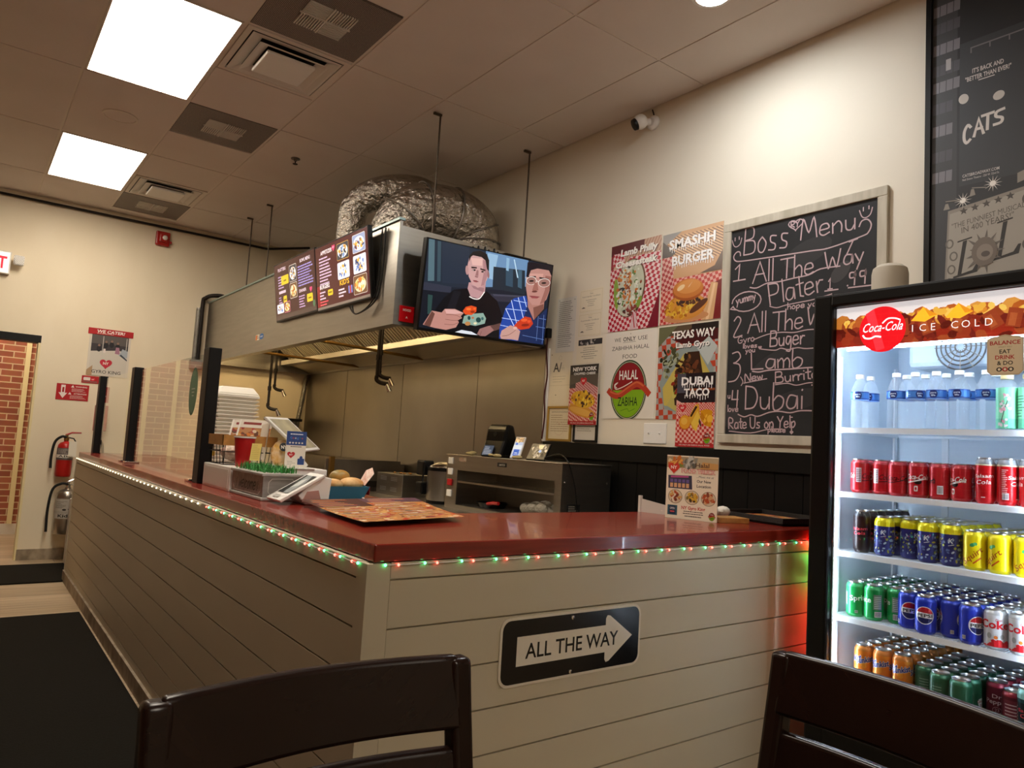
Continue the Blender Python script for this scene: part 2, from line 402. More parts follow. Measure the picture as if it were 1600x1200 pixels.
M['mat'] = mat('rubber_mat', '#15130f', .95, spec=.12, noise=((240, 240, 240), .3, '#2a2721'), bump=((120, 120, 120), .4, .004))
M['rubber'] = mat('black_rubber', '#101010', .6)
M['canister'] = mat('beige_canister', '#bdb3a2', .75, bump=((400, 400, 400), .2, .001))
M['liner'] = mat('fridge_liner', '#d5e2ee', .4)
M['wire'] = mat('white_wire', '#e6ecf2', .35)
M['cardboard'] = mat('brown_paper', '#b3803e', .7, noise=((30, 30, 30), .5, '#94662c'))
M['grass'] = mat('artificial_grass', '#1e6a2a', .6, noise=((90, 90, 90), .8, '#4aa048'))
M['greywood'] = mat('grey_wood', '#a5a19b', .6, noise=((6, 40, 40), .7, '#827e79'))
M['greyrim'] = mat('grey_trim', '#a9a59d', .55, noise=((20, 20, 20), .6, '#8a867f'))
M['wood'] = mat('plain_wood', '#c08a48', .5, noise=((50, 5, 50), .7, '#9c6a30'))
M['led_p'] = mat('panel_diffuser', (.9, .9, .9), .5, emit=PANEL_COL, es=PANEL_LIGHT)
M['led_d'] = mat('downlight_lens', (.9, .9, .9), .5, emit=(.93, .97, 1), es=DOWNLIGHT)
M['led_f'] = mat('fridge_led', (.9, .9, .9), .5, emit=(.78, .90, 1), es=FRIDGE_LIGHT)
M['hoodlamp'] = mat('hood_bulb', (.9, .9, .9), .5, emit=(1, .72, .36), es=HOOD_LAMP)
M['bw'] = mat('bulb_warm', (.9, .9, .9), .4, emit=(1, .85, .55), es=3.2)
M['bg'] = mat('bulb_green', (.1, .9, .3), .4, emit=(.08, 1, .3), es=6)
M['br'] = mat('bulb_red', (.9, .1, .1), .4, emit=(1, .10, .07), es=6)
M['bgs'] = mat('bulb_green_strong', (.1, .9, .3), .4, emit=(.03, 1, .15), es=45)
M['brs'] = mat('bulb_red_strong', (.9, .1, .1), .4, emit=(1, .05, .03), es=110)
M['cream'] = mat('cream_strip', '#e8d9a6', .5)
M['hang'] = mat('hang_rod', '#55493d', .5, .5)

def brickmat():
    m = bpy.data.materials.new('brick_wallpaper'); m.use_nodes = True; nt = m.node_tree; b = nt.nodes['Principled BSDF']; b.inputs['Roughness'].default_value = .6
    tc = nt.nodes.new('ShaderNodeTexCoord'); sp = nt.nodes.new('ShaderNodeSeparateXYZ'); ad = nt.nodes.new('ShaderNodeMath'); cb = nt.nodes.new('ShaderNodeCombineXYZ')
    nt.links.new(tc.outputs['Object'], sp.inputs[0]); nt.links.new(sp.outputs[0], ad.inputs[0]); nt.links.new(sp.outputs[1], ad.inputs[1])
    nt.links.new(ad.outputs[0], cb.inputs[0]); nt.links.new(sp.outputs[2], cb.inputs[1])
    br = nt.nodes.new('ShaderNodeTexBrick'); br.inputs['Scale'].default_value = 1; br.inputs['Brick Width'].default_value = .21; br.inputs['Row Height'].default_value = .072
    br.inputs['Mortar Size'].default_value = .006; br.inputs['Color1'].default_value = (*lin('#b5684a'), 1); br.inputs['Color2'].default_value = (*lin('#9a5238'), 1); br.inputs['Mortar'].default_value = (*lin('#e4c8a0'), 1)
    nt.links.new(cb.outputs[0], br.inputs[0]); nz = nt.nodes.new('ShaderNodeTexNoise'); nz.inputs['Scale'].default_value = 14; mx = nt.nodes.new('ShaderNodeMix'); mx.data_type = 'RGBA'; mx.blend_type = 'MULTIPLY'; mx.inputs[0].default_value = .5
    nt.links.new(tc.outputs['Object'], nz.inputs[0]); nt.links.new(br.outputs[0], mx.inputs[6]); nt.links.new(nz.outputs[1], mx.inputs[7]); nt.links.new(mx.outputs[2], b.inputs['Base Color'])
    mx.inputs[0].default_value = .35
    return m
M['brick'] = brickmat()

def plankmat(name, c1, c2, mort, pw, ph, swap=False):
    m = bpy.data.materials.new(name); m.use_nodes = True; nt = m.node_tree; b = nt.nodes['Principled BSDF']; b.inputs['Roughness'].default_value = .45
    tc = nt.nodes.new('ShaderNodeTexCoord'); br = nt.nodes.new('ShaderNodeTexBrick'); br.inputs['Scale'].default_value = 1
    br.inputs['Brick Width'].default_value = pw; br.inputs['Row Height'].default_value = ph; br.inputs['Mortar Size'].default_value = .003
    br.inputs['Color1'].default_value = (*lin(c1), 1); br.inputs['Color2'].default_value = (*lin(c2), 1); br.inputs['Mortar'].default_value = (*lin(mort), 1)
    nt.links.new(tc.outputs['Object'], br.inputs[0]); mp = nt.nodes.new('ShaderNodeMapping'); mp.inputs['Scale'].default_value = (1.2, 28, 1)
    nz = nt.nodes.new('ShaderNodeTexNoise'); nz.inputs['Scale'].default_value = 1; nz.inputs['Detail'].default_value = 6
    nt.links.new(tc.outputs['Object'], mp.inputs[0]); nt.links.new(mp.outputs[0], nz.inputs[0])
    mx = nt.nodes.new('ShaderNodeMix'); mx.data_type = 'RGBA'; mx.blend_type = 'OVERLAY'; mx.inputs[0].default_value = .7
    nt.links.new(br.outputs[0], mx.inputs[6]); nt.links.new(nz.outputs[0], mx.inputs[7]); nt.links.new(mx.outputs[2], b.inputs['Base Color'])
    return m
M['plank'] = plankmat('floor_planks', '#b6a184', '#9b8669', '#6f5f4a', 1.2, .15)

def perfmat():
    m = bpy.data.materials.new('perforated_steel'); m.use_nodes = True; nt = m.node_tree; b = nt.nodes['Principled BSDF']; b.inputs['Roughness'].default_value = .6
    tc = nt.nodes.new('ShaderNodeTexCoord'); vo = nt.nodes.new('ShaderNodeTexVoronoi'); vo.inputs['Scale'].default_value = 130; vo.inputs['Randomness'].default_value = .15
    rp = nt.nodes.new('ShaderNodeValToRGB'); rp.color_ramp.elements[0].position = .3; rp.color_ramp.elements[0].color = (*lin('#2c2622'), 1); rp.color_ramp.elements[1].position = .42; rp.color_ramp.elements[1].color = (*lin('#8d8077'), 1)
    nt.links.new(tc.outputs['Object'], vo.inputs[0]); nt.links.new(vo.outputs[0], rp.inputs[0]); nt.links.new(rp.outputs[0], b.inputs['Base Color']); return m
M['perf'] = perfmat()

def struct(name, mb, m, **k): return tag(mb.obj(name, m, **k), kind='structure')

# ------------------------------------------------------------------ room shell
struct('floor', MB().box(-5.2, -5.2, -.1, 2.6, 8.6, 0), M['plank'])
struct('wall_right', MB().box(XW, -5.1, 0, XW+.12, YB+.12, ZC+.1), M['wall'])
struct('wall_back', MB().box(-.30, YB, 0, XW, YB+.12, ZC+.1).box(-5.0, YB, 2.11, -.30, YB+.12, ZC+.1).box(-5.0, YB, 0, -1.35, YB+.12, 2.11), M['wallb'])
struct('wall_left', MB().box(-5.1, -5.1, 0, -5.0, 8.5, ZC+.1), M['brick'])
struct('wall_front', MB().box(-5.1, -5.2, 0, XW+.12, -5.1, ZC+.1), M['wall'])
struct('wall_far', MB().box(-5.1, 8.5, 0, XW+.12, 8.6, ZC+.1), M['brick'])
struct('wall_corridor', MB().box(.6, YB+.12, 0, .7, 8.5, ZC+.1), M['wall'])
struct('baseboard_back', MB().box(-.30, YB-.014, 0, XW, YB, .1), M['base'])
struct('baseboard_far', MB().box(-5.0, 8.485, 0, .6, 8.5, .12), M['whitem'])
j = MB().box(-.315, YB-.012, 0, -.295, YB+.13, 2.11).box(-1.37, YB-.012, 0, -1.35, YB+.13, 2.11)
struct('trim_1', j, M['cream'])
struct('trim_2', MB().box(-1.37, YB-.015, 2.055, -.295, YB+.13, 2.125), M['blackm'])
st = MB()
for x in (-3.1, -2.7, -2.3, -1.9, -1.52, -1.17, -.83, -.66, -.30, .1): st.box(x, 8.475, .12, x+.05, 8.5, 2.9)
struct('trim_3', st, M['cream'])
st = MB()
for i in range(13):
    y = -4.5+i*.95; st.box(-5.0, y, .1, -4.975, y+.06, 2.9)
struct('trim_4', st, M['cream'])
# black wainscot on the right wall
wn = MB().box(XW-.03, -.8, 1.287, XW, 2.2, 1.384)
for i in range(20):
    y0 = -.8+i*.152; wn.box(XW-.016, y0+.002, .0, XW, min(y0+.15, 2.2), 1.287)
struct('trim_5', wn, M['wains'])
# ceiling: tiles set in a grid, with the cells left free for lights and vents
G = .6096
X0, Y0 = 1.974-G*8, .9444-2*G*5
SKIP = {}      # (i,j) -> None for the whole tile, or 0 / 1 for its near / far half
LIGHTS = [(4, 6), (4, 8), (4, 4), (4, 1), (3, 10)]
for c in LIGHTS: SKIP[c] = (0, 1)
SKIP[(5, 5)] = (1,); SKIP[(5, 6)] = (0,); SKIP[(5, 7)] = (0,); SKIP[(5, 8)] = (1,); SKIP[(5, 9)] = (0,)
ct = MB(); bars = MB()
for i in range(-4, 10):
    for jj in range(0, 12):
        x = X0+i*G; y = Y0+jj*2*G; hs = SKIP.get((i, jj), ())
        x1 = min(x+G, XW); 
        if x1-x < .03 or x < -5: continue
        g = .007
        if not hs: ct.box(max(x, -5.0)+g, y+g, ZC, x1-g, y+2*G-g, ZC+.015)
        elif len(hs) == 1:
            o = G if hs[0] == 0 else 0; ct.box(x+g, y+o+g, ZC, x1-g, y+o+G-g, ZC+.015)
ct.box(-5.1, -5.2, ZC+.02, XW+.12, 8.6, ZC+.1)
struct('ceiling', ct, M['tile'])
for i in range(-4, 10): bars.box(X0+i*G-.011, -5.1, ZC+.004, X0+i*G+.011, 8.5, ZC+.019)
for jj in range(0, 13): bars.box(-5.0, Y0+jj*2*G-.011, ZC+.0045, XW, Y0+jj*2*G+.011, ZC+.0185)
struct('trim_6', bars, M['tbar'])

# ------------------------------------------------------------------ ceiling fixtures
LL = {(4, 6): 'large ceiling light panel glowing white above the front of the counter', (4, 8): 'smaller looking ceiling light panel farther back near the exit wall',
      (4, 4): 'ceiling light panel over the dining side in front of the counter', (4, 1): 'ceiling light panel well behind the two dark chairs', (3, 10): 'ceiling light panel in the brick corridor past the doorway'}
for (i, jj), lb in LL.items():
    x = X0+i*G; y = Y0+jj*2*G
    t = thing('ceiling_light', lb, 'ceiling light', (x+G/2, y+G, ZC), group='ceiling light panels'); e = .022
    MB().box(x+.012, y+.012, ZC-.004, x+G-.012, y+e, ZC+.015).box(x+.012, y+2*G-e, ZC-.004, x+G-.012, y+2*G-.012, ZC+.015).box(x+.012, y+e, ZC-.004, x+e, y+2*G-e, ZC+.015).box(x+G-e, y+e, ZC-.004, x+G-.012, y+2*G-e, ZC+.015).obj('frame', M['tbar'], t)
    MB().box(x+e, y+e, ZC, x+G-e, y+2*G-e, ZC+.008).obj('diffuser', M['led_p'], t)

def louver_vent(x, y, lb):
    t = thing('return_vent', lb, 'ceiling vent', (x+G/2, y+G/2, ZC), group='grey perforated ceiling vents')
    MB().box(x+.012, y+.012, ZC, x+G-.012, y+G-.012, ZC+.012).obj('perforated_panel', M['perf'], t)
    cx, cy = x+G/2, y+G/2; q = .135
    for a, b in ((-1, -1), (0, -1), (-1, 0), (0, 0)):
        g = MB(); xx = cx+a*q; yy = cy+b*q
        for k in range(9):
            o = .012+k*.0135
            if (a+b) % 2: g.box(xx+o, yy+.008, ZC-.007, xx+o+.006, yy+q-.008, ZC)
            else: g.box(xx+.008, yy+o, ZC-.007, xx+q-.008, yy+o+.006, ZC)
        g.obj('louver', M['whitem'], t)
    MB().box(cx-q, cy-.004, ZC-.008, cx+q, cy+.004, ZC).box(cx-.004, cy-q, ZC-.0075, cx+.004, cy+q, ZC).obj('louver_frame', M['whitem'], t)
vx = X0+5*G
louver_vent(vx, Y0+5*2*G+G, 'grey perforated ceiling vent at the top edge beside the large light panel')
louver_vent(vx, Y0+7*2*G, 'grey perforated ceiling vent with a four way grille, between the two air diffusers')
louver_vent(vx, Y0+9*2*G, 'dirty grey perforated ceiling vent nearest the exit wall')
def diffuser(x, y, lb):
    t = thing('air_diffuser', lb, 'air diffuser', (x+G/2, y+G/2, ZC), group='square step down air diffusers')
    def sq(a, z0, z1, th, b=None):      # a sloping square ring
        m = MB(); b = a if b is None else b; cx, cy = x+G/2, y+G/2; vs = []
        for r, z in ((a, z0), (b, z1), (b-th, z1), (a-th, z0)): vs += [(cx-r, cy-r, z), (cx+r, cy-r, z), (cx+r, cy+r, z), (cx-r, cy+r, z)]
        fs = []
        for k in range(4):
            for i in range(4): fs.append((k*4+i, k*4+(i+1) % 4, ((k+1) % 4)*4+(i+1) % 4, ((k+1) % 4)*4+i))
        return m.add(vs, fs)
    sq(.292, ZC+.012, ZC-.004, .03, .292).obj('outer_frame', M['tbar'], t)
    MB().box(x+.03, y+.03, ZC+.012, x+G-.03, y+G-.03, ZC+.016).obj('throat', M['black'], t)
    sq(.255, ZC-.006, ZC+.02-.009, .012, .2).obj('cone', M['whitem'], t)
    sq(.20, ZC-.018, ZC+.006, .012, .15).obj('cone', M['whitem'], t)
    MB().rbox(x+G/2-.14, y+G/2-.14, ZC-.032, x+G/2+.14, y+G/2+.14, ZC-.012, .006).obj('center_plate', M['white'], t)
diffuser(vx, Y0+6*2*G, 'square ceiling air diffuser beside the large light panel')
diffuser(vx, Y0+8*2*G+G, 'square ceiling air diffuser beside the farther light panel')
t = thing('ceiling_speaker', 'round flush ceiling speaker between the two light panels', 'speaker', (-.165, 3.985, ZC))
MB().lathe([(.113, -.001), (.113, -.007), (.100, -.008), (.098, -.002)], (-.165, 3.985, ZC), 40).obj('rim', M['tbar'], t, True)
MB().lathe([(.0001, -.005), (.098, -.004), (.098, -.001)], (-.165, 3.985, ZC), 40).obj('grille', M['tile'], t, True)
t = thing('sprinkler_head', 'small dark sprinkler head on the ceiling tile', 'sprinkler', (1.037, 3.828, ZC))
MB().lathe([(.035, 0), (.035, -.004), (.012, -.006), (.012, -.02)], (1.037, 3.828, ZC), 20).obj('escutcheon', M['steeld'], t, True)
MB().lathe([(.004, -.02), (.004, -.04), (.02, -.042), (.02, -.044)], (1.037, 3.828, ZC), 12).obj('deflector', M['iron'], t)
t = thing('downlight', 'round recessed downlight at the top edge shining on the white wall', 'ceiling light', (1.725, .40, ZC))
MB().lathe([(.095, 0), (.095, -.006), (.075, -.008), (.075, 0)], (1.725, .40, ZC), 40, caps=False).obj('trim_ring', M['white'], t, True)
MB().lathe([(.0001, -.003), (.075, -.003), (.075, -.001)], (1.725, .40, ZC), 32).obj('lens', M['led_d'], t)

# ------------------------------------------------------------------ counter
t = thing('service_counter', 'long L shaped white shiplap counter with a dark red wooden top', 'counter', (0, 0, 0))
TH = .045; XE = 2.34; LY = 5.55
tp = MB().prism([(-.004, -.012), (XE, -.012), (XE, .665), (.68, .665), (.68, LY), (-.004, LY)], HC-TH, HC)
tp.obj('countertop', M['redwood'], t, bevel=.004)
gs = [HC-TH, .980, .858, .736, .614, .492, .370, .248, .126, .0]
fp = MB().box(.0, -.002, 0, XE, .02, HC-TH-.002); sp = MB().box(-.008, .02, .0, .02, LY-.03, HC-TH-.002)
for a, b in zip(gs[:-1], gs[1:]):
    fp.box(.045, -.012, b+.003, XE, -.002, a-.002)
    sp.box(-.020, .045, max(b, .0)+.003, -.008, LY-.03, a-.002)
fp.obj('front_panel', M['shiplap'], t); sp.obj('side_panel', M['shiplap'], t)
MB().box(-.022, -.014, 0, .043, -.0021, HC-TH-.003).box(-.022, -.0021, 0, -.0081, .043, HC-TH-.003).obj('corner_trim', M['shiplap'], t)
MB().box(-.034, .0, 0, -.0205, LY-.03, .085).obj('base_trim', M['base'], t)
MB().box(-.024, LY-.03, 0, .66, LY-.01, HC-TH-.002).obj('end_panel', M['shiplap'], t)
MB().box(.64, .64, 0, .66, LY-.03, HC-TH-.002).box(.64, .62, 0, XE, .64, HC-TH-.002).obj('kitchen_panel', M['whitem'], t)

def bulb_string(name, lb, pts, colr):
    t = thing(name, lb, 'string lights', pts[0][0], group='string lights under the countertop edge')
    MB().tube([p for p, c in pts], .0018, 5).obj('wire', M['whitem'], t)
    pro = {}
    for p, c in pts:
        if c is None: continue
        if c not in pro:
            r = {'bw': .0042, 'brs': .007, 'bgs': .007}.get(c, .0037)
            me = MB().ball((0, 0, 0), r, 5).obj('bulb', M[c]); pro[c] = me.data; bpy.data.objects.remove(me)
        o = bpy.data.objects.new('bulb', pro[c]); COL.objects.link(o); o.parent = t; o.location = Vector(p)-t.location
zb = HC-TH-.006
pts = []
for k in range(17):
    x = .025+k*.114; pts += [((x, -.0185, zb), 'bg'), ((x+.037, -.0185, zb-.001), 'br')]
pts = [q for q in pts if q[0][0] < 1.955]
bulb_string('string_lights', 'red and green string lights along the front edge of the red countertop', pts, None)
pts = []
for k in range(14):
    y = .03+k*.105; pts += [((-.0265, y, zb), 'bg'), ((-.0265, y+.034, zb-.001), 'br')]
bulb_string('string_lights', 'red and green string lights along the counter side, below the planter box', pts, None)
bulb_string('string_lights', 'warm white string lights along the far counter side, below the glass guard', [((-.0265, 1.56+k*.1, zb), 'bw') for k in range(40)], None)
bulb_string('string_lights', 'red and green string lights dangling at the counter end beside the drinks fridge', [((1.955, -.030, 1.018), 'brs'), ((1.97, -.04, .955), 'bgs'), ((1.975, -.06, .86), 'bgs'), ((1.98, -.09, .80), 'brs'), ((1.98, -.09, .70), 'brs'), ((1.98, -.09, .60), 'brs')], None)

# arrow sign on the counter front
t = thing('arrow_sign', 'black and white metal arrow sign reading ALL THE WAY on the counter front', 'sign', (.683, -.016, .66))
SWD, SHT = .566, .192
def rr(x, y, w2, h2, r):
    P = []
    for cx, cy, a0 in ((x+w2-r, y+h2-r, 0), (x+r, y+h2-r, 90), (x+r, y+r, 180), (x+w2-r, y+r, 270)):
        for i in range(6): a = radians(a0+i*18); P.append((cx+r*cos(a), cy+r*sin(a)))
    return P
Mx = Matrix(((1, 0, 0, .40), (0, 0, -1, -.0125), (0, 1, 0, .660), (0, 0, 0, 1)))
MB().prism(rr(0, 0, SWD, SHT, .034), 0, .003, Mx).obj('plate', mat('sign_white', '#d9d0bd', .35), t)
a = Art(SWD, SHT); a.poly(rr(.008, .008, SWD-.016, SHT-.016, .027), '#08080a')
W_ = '#ddd5c4'
a.rect(.060, .055, .37, .082, W_); a.poly([(.408, .034), (.414, .025), (.426, .027), (.527, .096), (.426, .165), (.414, .167), (.408, .158)], W_)
a.text('ALL THE WAY', .278, .074, .044, '#0a0a0b', w=.372, bold=.012)
a.obj('sign_face', M['gloss'], (.40, -.0156, .660), (1, 0, 0), (0, 0, 1), t)
for z in (.675, .833): MB().lathe([(.0001, .003), (.006, .002), (.006, 0)], (0, 0, 0), 12, Matrix.Translation((.668, -.0158, z)) @ Matrix.Rotation(pi/2, 4, 'X')).obj('bolt', M['chrome'], t)

# rubber mats
tag(MB().rbox(-1.75, -2.2, 0, -.05, 4.25, .012, .004).obj('floor_mat', M['mat']), 'large black rubber floor mat running beside the counter', 'floor mat', 'black floor mats')
tag(MB().rbox(-1.6, 5.43, 0, .06, 6.32, .012, .004).obj('floor_mat', M['mat']), 'smaller black ribbed mat in front of the brick doorway', 'floor mat', 'black floor mats')

# ------------------------------------------------------------------ kitchen wall panels and exhaust hood
ys = [2.235, 3.06, 4.28, 5.50, 6.60]
for k, lb in enumerate(['stainless wall panel nearest the posters', 'stainless wall panel behind the display warmer and urn', 'stainless wall panel third from the posters', 'stainless wall panel at the far kitchen corner']):
    tag(MB().box(XW-.012, ys[k]+.004, .0, XW-.001, ys[k+1]-.004, 2.06).obj('steel_wall_panel', M['steelp']), lb, 'wall panel', 'stainless wall panels behind the kitchen')
HX, HY0, HY1, HZ0, HZ1 = 1.177, 2.27, 6.56, 2.03, 2.645
t = thing('exhaust_hood', 'long stainless kitchen exhaust hood hanging over the cooking line', 'exhaust hood', (1.75, 4.4, HZ0))
sh = MB()
sh.box(HX, HY0, HZ0, HX+.02, HY1, HZ1+.03).box(HX+.02, HY0, HZ0, XW-.02, HY0+.02, HZ1).box(HX+.02, HY1-.02, HZ0, XW-.02, HY1, HZ1).box(XW-.04, HY0, HZ0, XW-.02, HY1, HZ1).box(HX+.02, HY0+.02, HZ1-.02, XW-.04, HY1-.02, HZ1)
sh.obj('shell', M['steel'], t)
MB().box(HX-.012, HY0-.012, HZ1+.03, HX+.03, HY1, HZ1+.045).obj('top_flange', mat('flange', '#8fa3a0', .35, .7), t)
lp = MB().box(HX+.02, HY0+.02, HZ0, HX+.07, HY1-.02, HZ0+.006).box(HX+.07, HY0+.02, HZ0, XW-.04, HY0+.06, HZ0+.006).box(HX+.07, HY1-.06, HZ0, XW-.04, HY1-.02, HZ0+.006).box(HX+.064, HY0+.06, HZ0+.006, HX+.07, HY1-.06, HZ0+.03)
lp.obj('lip', M['steel'], t)
# sloping baffle filters
fa, fb = Vector((1.52, 0, 2.56)), Vector((2.02, 0, 2.16))
n = 8; L = (HY1-HY0-.5)/n
for k in range(n):
    y0 = HY0+.22+k*L; f = MB(); d = (fb-fa)
    nrm = Vector((-d.z, 0, d.x)).normalized()*-1
    f.add([(fa.x, y0+.01, fa.z), (fb.x, y0+.01, fb.z), (fb.x, y0+L-.01, fb.z), (fa.x, y0+L-.01, fa.z)], [(0, 1, 2, 3)])
    f.add([Vector((fa.x, y0+.01, fa.z))+Vector((.012, 0, .015)), Vector((fb.x, y0+.01, fb.z))+Vector((.012, 0, .015)), Vector((fb.x, y0+L-.01, fb.z))+Vector((.012, 0, .015)), Vector((fa.x, y0+L-.01, fa.z))+Vector((.012, 0, .015))], [(3, 2, 1, 0)])
    m_ = int(L/.052)
    for q in range(m_):
        yy = y0+.018+q*(L-.036)/m_; o = -Vector((.8*.018, 0, .018))
        a_, b_ = Vector((fa.x, yy, fa.z)), Vector((fb.x, yy, fb.z)); w_ = Vector((0, .028, 0))
        f.add([a_, b_, b_+w_, a_+w_, a_+o, b_+o, b_+w_+o, a_+w_+o], [(0, 1, 5, 4), (1, 2, 6, 5), (2, 3, 7, 6), (3, 0, 4, 7), (4, 5, 6, 7)])
    f.obj('baffle_filter', M['filter'], t)
MB().box(2.00, HY0+.05, 2.10, 2.10, HY1-.05, 2.115).box(2.00, HY0+.05, 2.115, 2.006, HY1-.05, 2.15).obj('grease_trough', M['steel'], t)
MB().add([(2.10, HY0+.05, 2.11), (XW-.045, HY0+.05, 2.05), (XW-.045, HY1-.05, 2.05), (2.10, HY1-.05, 2.11)], [(0, 1, 2, 3)]).add([(1.24, HY0+.05, 2.61), (1.52, HY0+.05, 2.57), (1.52, HY1-.05, 2.57), (1.24, HY1-.05, 2.61)], [(0, 1, 2, 3)]).obj('liner_panel', M['filter'], t)
a = Art(.22, .07); a.rrect(0, .01, .10, .05, .008, '#e8e0cc'); a.rrect(.004, .012, .045, .044, .004, '#e07c2c'); a.lines(.052, .04, .04, 2, .015, '#3a3a3a', .5); a.ell(.16, .036, .055, .026, '#2f6ba8'); a.text('Lester', .16, .03, .018, '#f0f0f0', w=.075, bold=.01)
a.obj('sticker', M['print'], (HX-.001, 4.86, 2.125), (0, -1, 0), (0, 0, 1), t)
for k, y in enumerate((3.25, 4.55, 5.75)):
    l = thing('hood_light', ['glowing jar light under the hood, nearest the television', 'glowing jar light under the middle of the hood', 'glowing jar light under the far end of the hood'][k], 'hood light', (1.43, y, 2.60), group='jar lights under the hood')
    MB().lathe([(.045, 0), (.045, -.05), (.03, -.06)], (1.43, y, 2.60), 16).obj('fixture', M['galv'], l, True)
    MB().lathe([(.03, -.05), (.05, -.07), (.052, -.14), (.03, -.17), (.0001, -.175)], (1.43, y, 2.60), 16).obj('jar_globe', M['hoodlamp'], l, True)
tag(MB().tube([(1.20, 4.97, 2.055), (2.35, 5.19, 2.055)], .013, 10).obj('support_pipe', M['brass'], None, True), 'thin horizontal pipe under the hood, farther of the two', 'pipe', 'horizontal pipes crossing under the hood')
tag(MB().tube([(1.20, 3.64, 2.055), (2.35, 3.90, 2.055)], .013, 10).obj('support_pipe', M['brass'], None, True), 'thin horizontal pipe under the hood, closer of the two', 'pipe', 'horizontal pipes crossing under the hood')
def drop(x, y, zt, zb, lb, dx=.05):
    t = thing('nozzle_pipe', lb, 'pipe', (x, y, zb), group='fire suppression pipes with nozzles')
    MB().tube([(x, y, zt), (x, y, zb)], .012, 8).lathe([(.017, 0), (.017, .04)], (x, y, zb+.14), 10).obj('pipe', M['iron'], t, True)
    MB().tube([(x, y, zb+.02), (x, y, zb-.01), (x+.03, y-.015, zb-.03), (x+dx+.03, y-.03, zb-.035)], .016, 8, smoothpath=3).obj('elbow', M['iron'], t, True)
    MB().tube([(x+dx+.02, y-.03, zb-.035), (x+dx+.045, y-.04, zb-.09)], [.014, .02], 10).obj('nozzle', M['chrome'], t, True)
drop(1.6, 3.28, 2.615, 1.78, 'dark drop pipe with nozzle under the hood, front one of the nearer pair')
drop(1.66, 3.36, 2.615, 1.83, 'dark drop pipe with nozzle under the hood, rear one of the nearer pair')
drop(1.42, 5.1, 2.615, 1.58, 'dark drop pipe with nozzle hanging lowest beside the foam box stack')
drop(1.62, 5.55, 2.615, 1.79, 'thin drop pipe with nozzle, shorter one of the far pair')
# electric conduits at the back of the kitchen
t = thing('conduit', 'grey flexible conduit bending from the wall onto the far end of the hood', 'conduit', (1.13, 6.6, 2.1))
MB().tube([(1.125, 6.6, 2.06), (1.125, 6.6, 2.66), (1.14, 6.58, 2.73), (1.2, 6.54, 2.765), (1.32, 6.5, 2.765), (1.36, 6.45, 2.66)], .022, 10, smoothpath=5).obj('bend', M['iron'], t, True)
f = MB(); f.tube([(1.09, 6.6, 2.06), (1.09, 6.6, 2.62)], .024, 10)
for k in range(40): f.lathe([(.024, 0), (.029, .004), (.024, .008)], (1.09, 6.6, 2.07+k*.0135), 10, caps=False)
f.obj('flex_sleeve', M['galv'], t, True)
MB().rbox(1.05, 6.55, 1.96, 1.17, 6.63, 2.06, .006).obj('junction_box', M['galv'], t)
f = MB(); P = [(2.335, 6.57, 2.02), (2.30, 6.57, 1.7), (2.25, 6.56, 1.35), (2.23, 6.56, 1.15)]; f.tube(P, .024, 10, smoothpath=10)
for q in crv(P, 22): f.lathe([(.024, -.005), (.03, 0), (.024, .005)], q, 10, caps=False)
tag(f.obj('flexible_conduit', M['galv'], None, True), 'slanting ribbed silver conduit running down the far kitchen corner', 'conduit')
tag(MB().rbox(1.90, 6.42, 1.475, 2.27, 6.625, 1.505, .004).obj('wall_shelf', M['blackm']), 'small black shelf on the far kitchen wall', 'shelf')
# foil ducts on top of the hood
def rings(path, r, k, rr_):
    m = MB(); pts = crv(path, 8); m.tube(pts, r, 20)
    return m
t = thing('foil_duct', 'big crinkled silver foil duct on top of the hood beside the white wall', 'duct', (1.9, 3.0, HZ1))
P = [(1.50, 2.98, HZ1), (1.52, 2.98, 2.84), (1.66, 2.95, 3.0), (1.92, 2.92, 3.02), (2.10, 2.92, 2.96), (2.14, 2.92, 2.80), (2.14, 2.93, HZ1)]
MB().tube(P, [.17, .18, .20, .215, .215, .205, .19], 24, smoothpath=10).obj('duct_body', M['foil'], t, True)
b = MB()
pp = crv(P, 10)
for i in (14, 22, 30, 42, 47):
    ax = (pp[i+1]-pp[i-1]).normalized(); q = ax.orthogonal().normalized(); s2 = ax.cross(q)
    rad = {14: .204, 22: .212, 30: .22, 42: .218, 47: .214}[i]
    b.tube([pp[i]+(q*cos(2*pi*k/28)+s2*sin(2*pi*k/28))*rad for k in range(29)], .0065, 6, cap=False)
b.obj('strap', M['steeld'], t, True)
a = Art(.12, .12); a.text('S', .06, .01, .1, '#231e20', bold=.03)
t = thing('foil_duct', 'slimmer silver foil duct arching up beside the big one, over the menu screens', 'duct', (1.42, 3.45, HZ1))
MB().tube([(1.36, 3.42, HZ1), (1.36, 3.42, 2.92), (1.40, 3.40, 3.10), (1.56, 3.30, 3.20), (1.80, 3.25, 3.22), (2.05, 3.3, 3.18)], [.095, .10, .11, .13, .16, .17], 20, smoothpath=8).obj('duct_body', M['foil'], t, True)
t = thing('foil_duct', 'low foil duct trailing along the hood top toward the exit wall', 'duct', (1.5, 4.2, HZ1))
MB().tube([(1.56, 3.55, HZ1+.16), (1.52, 3.9, HZ1+.15), (1.50, 4.3, HZ1+.11), (1.50, 4.62, HZ1+.06)], [.15, .14, .11, .055], 20, smoothpath=8).obj('duct_body', M['foil'], t, True)
def rod(x, y, z0, lb, br=True):
    t = thing('hanger_rod', lb, 'hanger rod', (x, y, z0), group='threaded rods holding up the hood')
    MB().tube([(x, y, z0), (x, y, ZC-.01)], .006, 8).obj('rod', M['hang'], t)
    MB().box(x-.05, y-.008, ZC-.02, x+.008, y+.008, ZC-.006).obj('bracket', M['hang'], t)
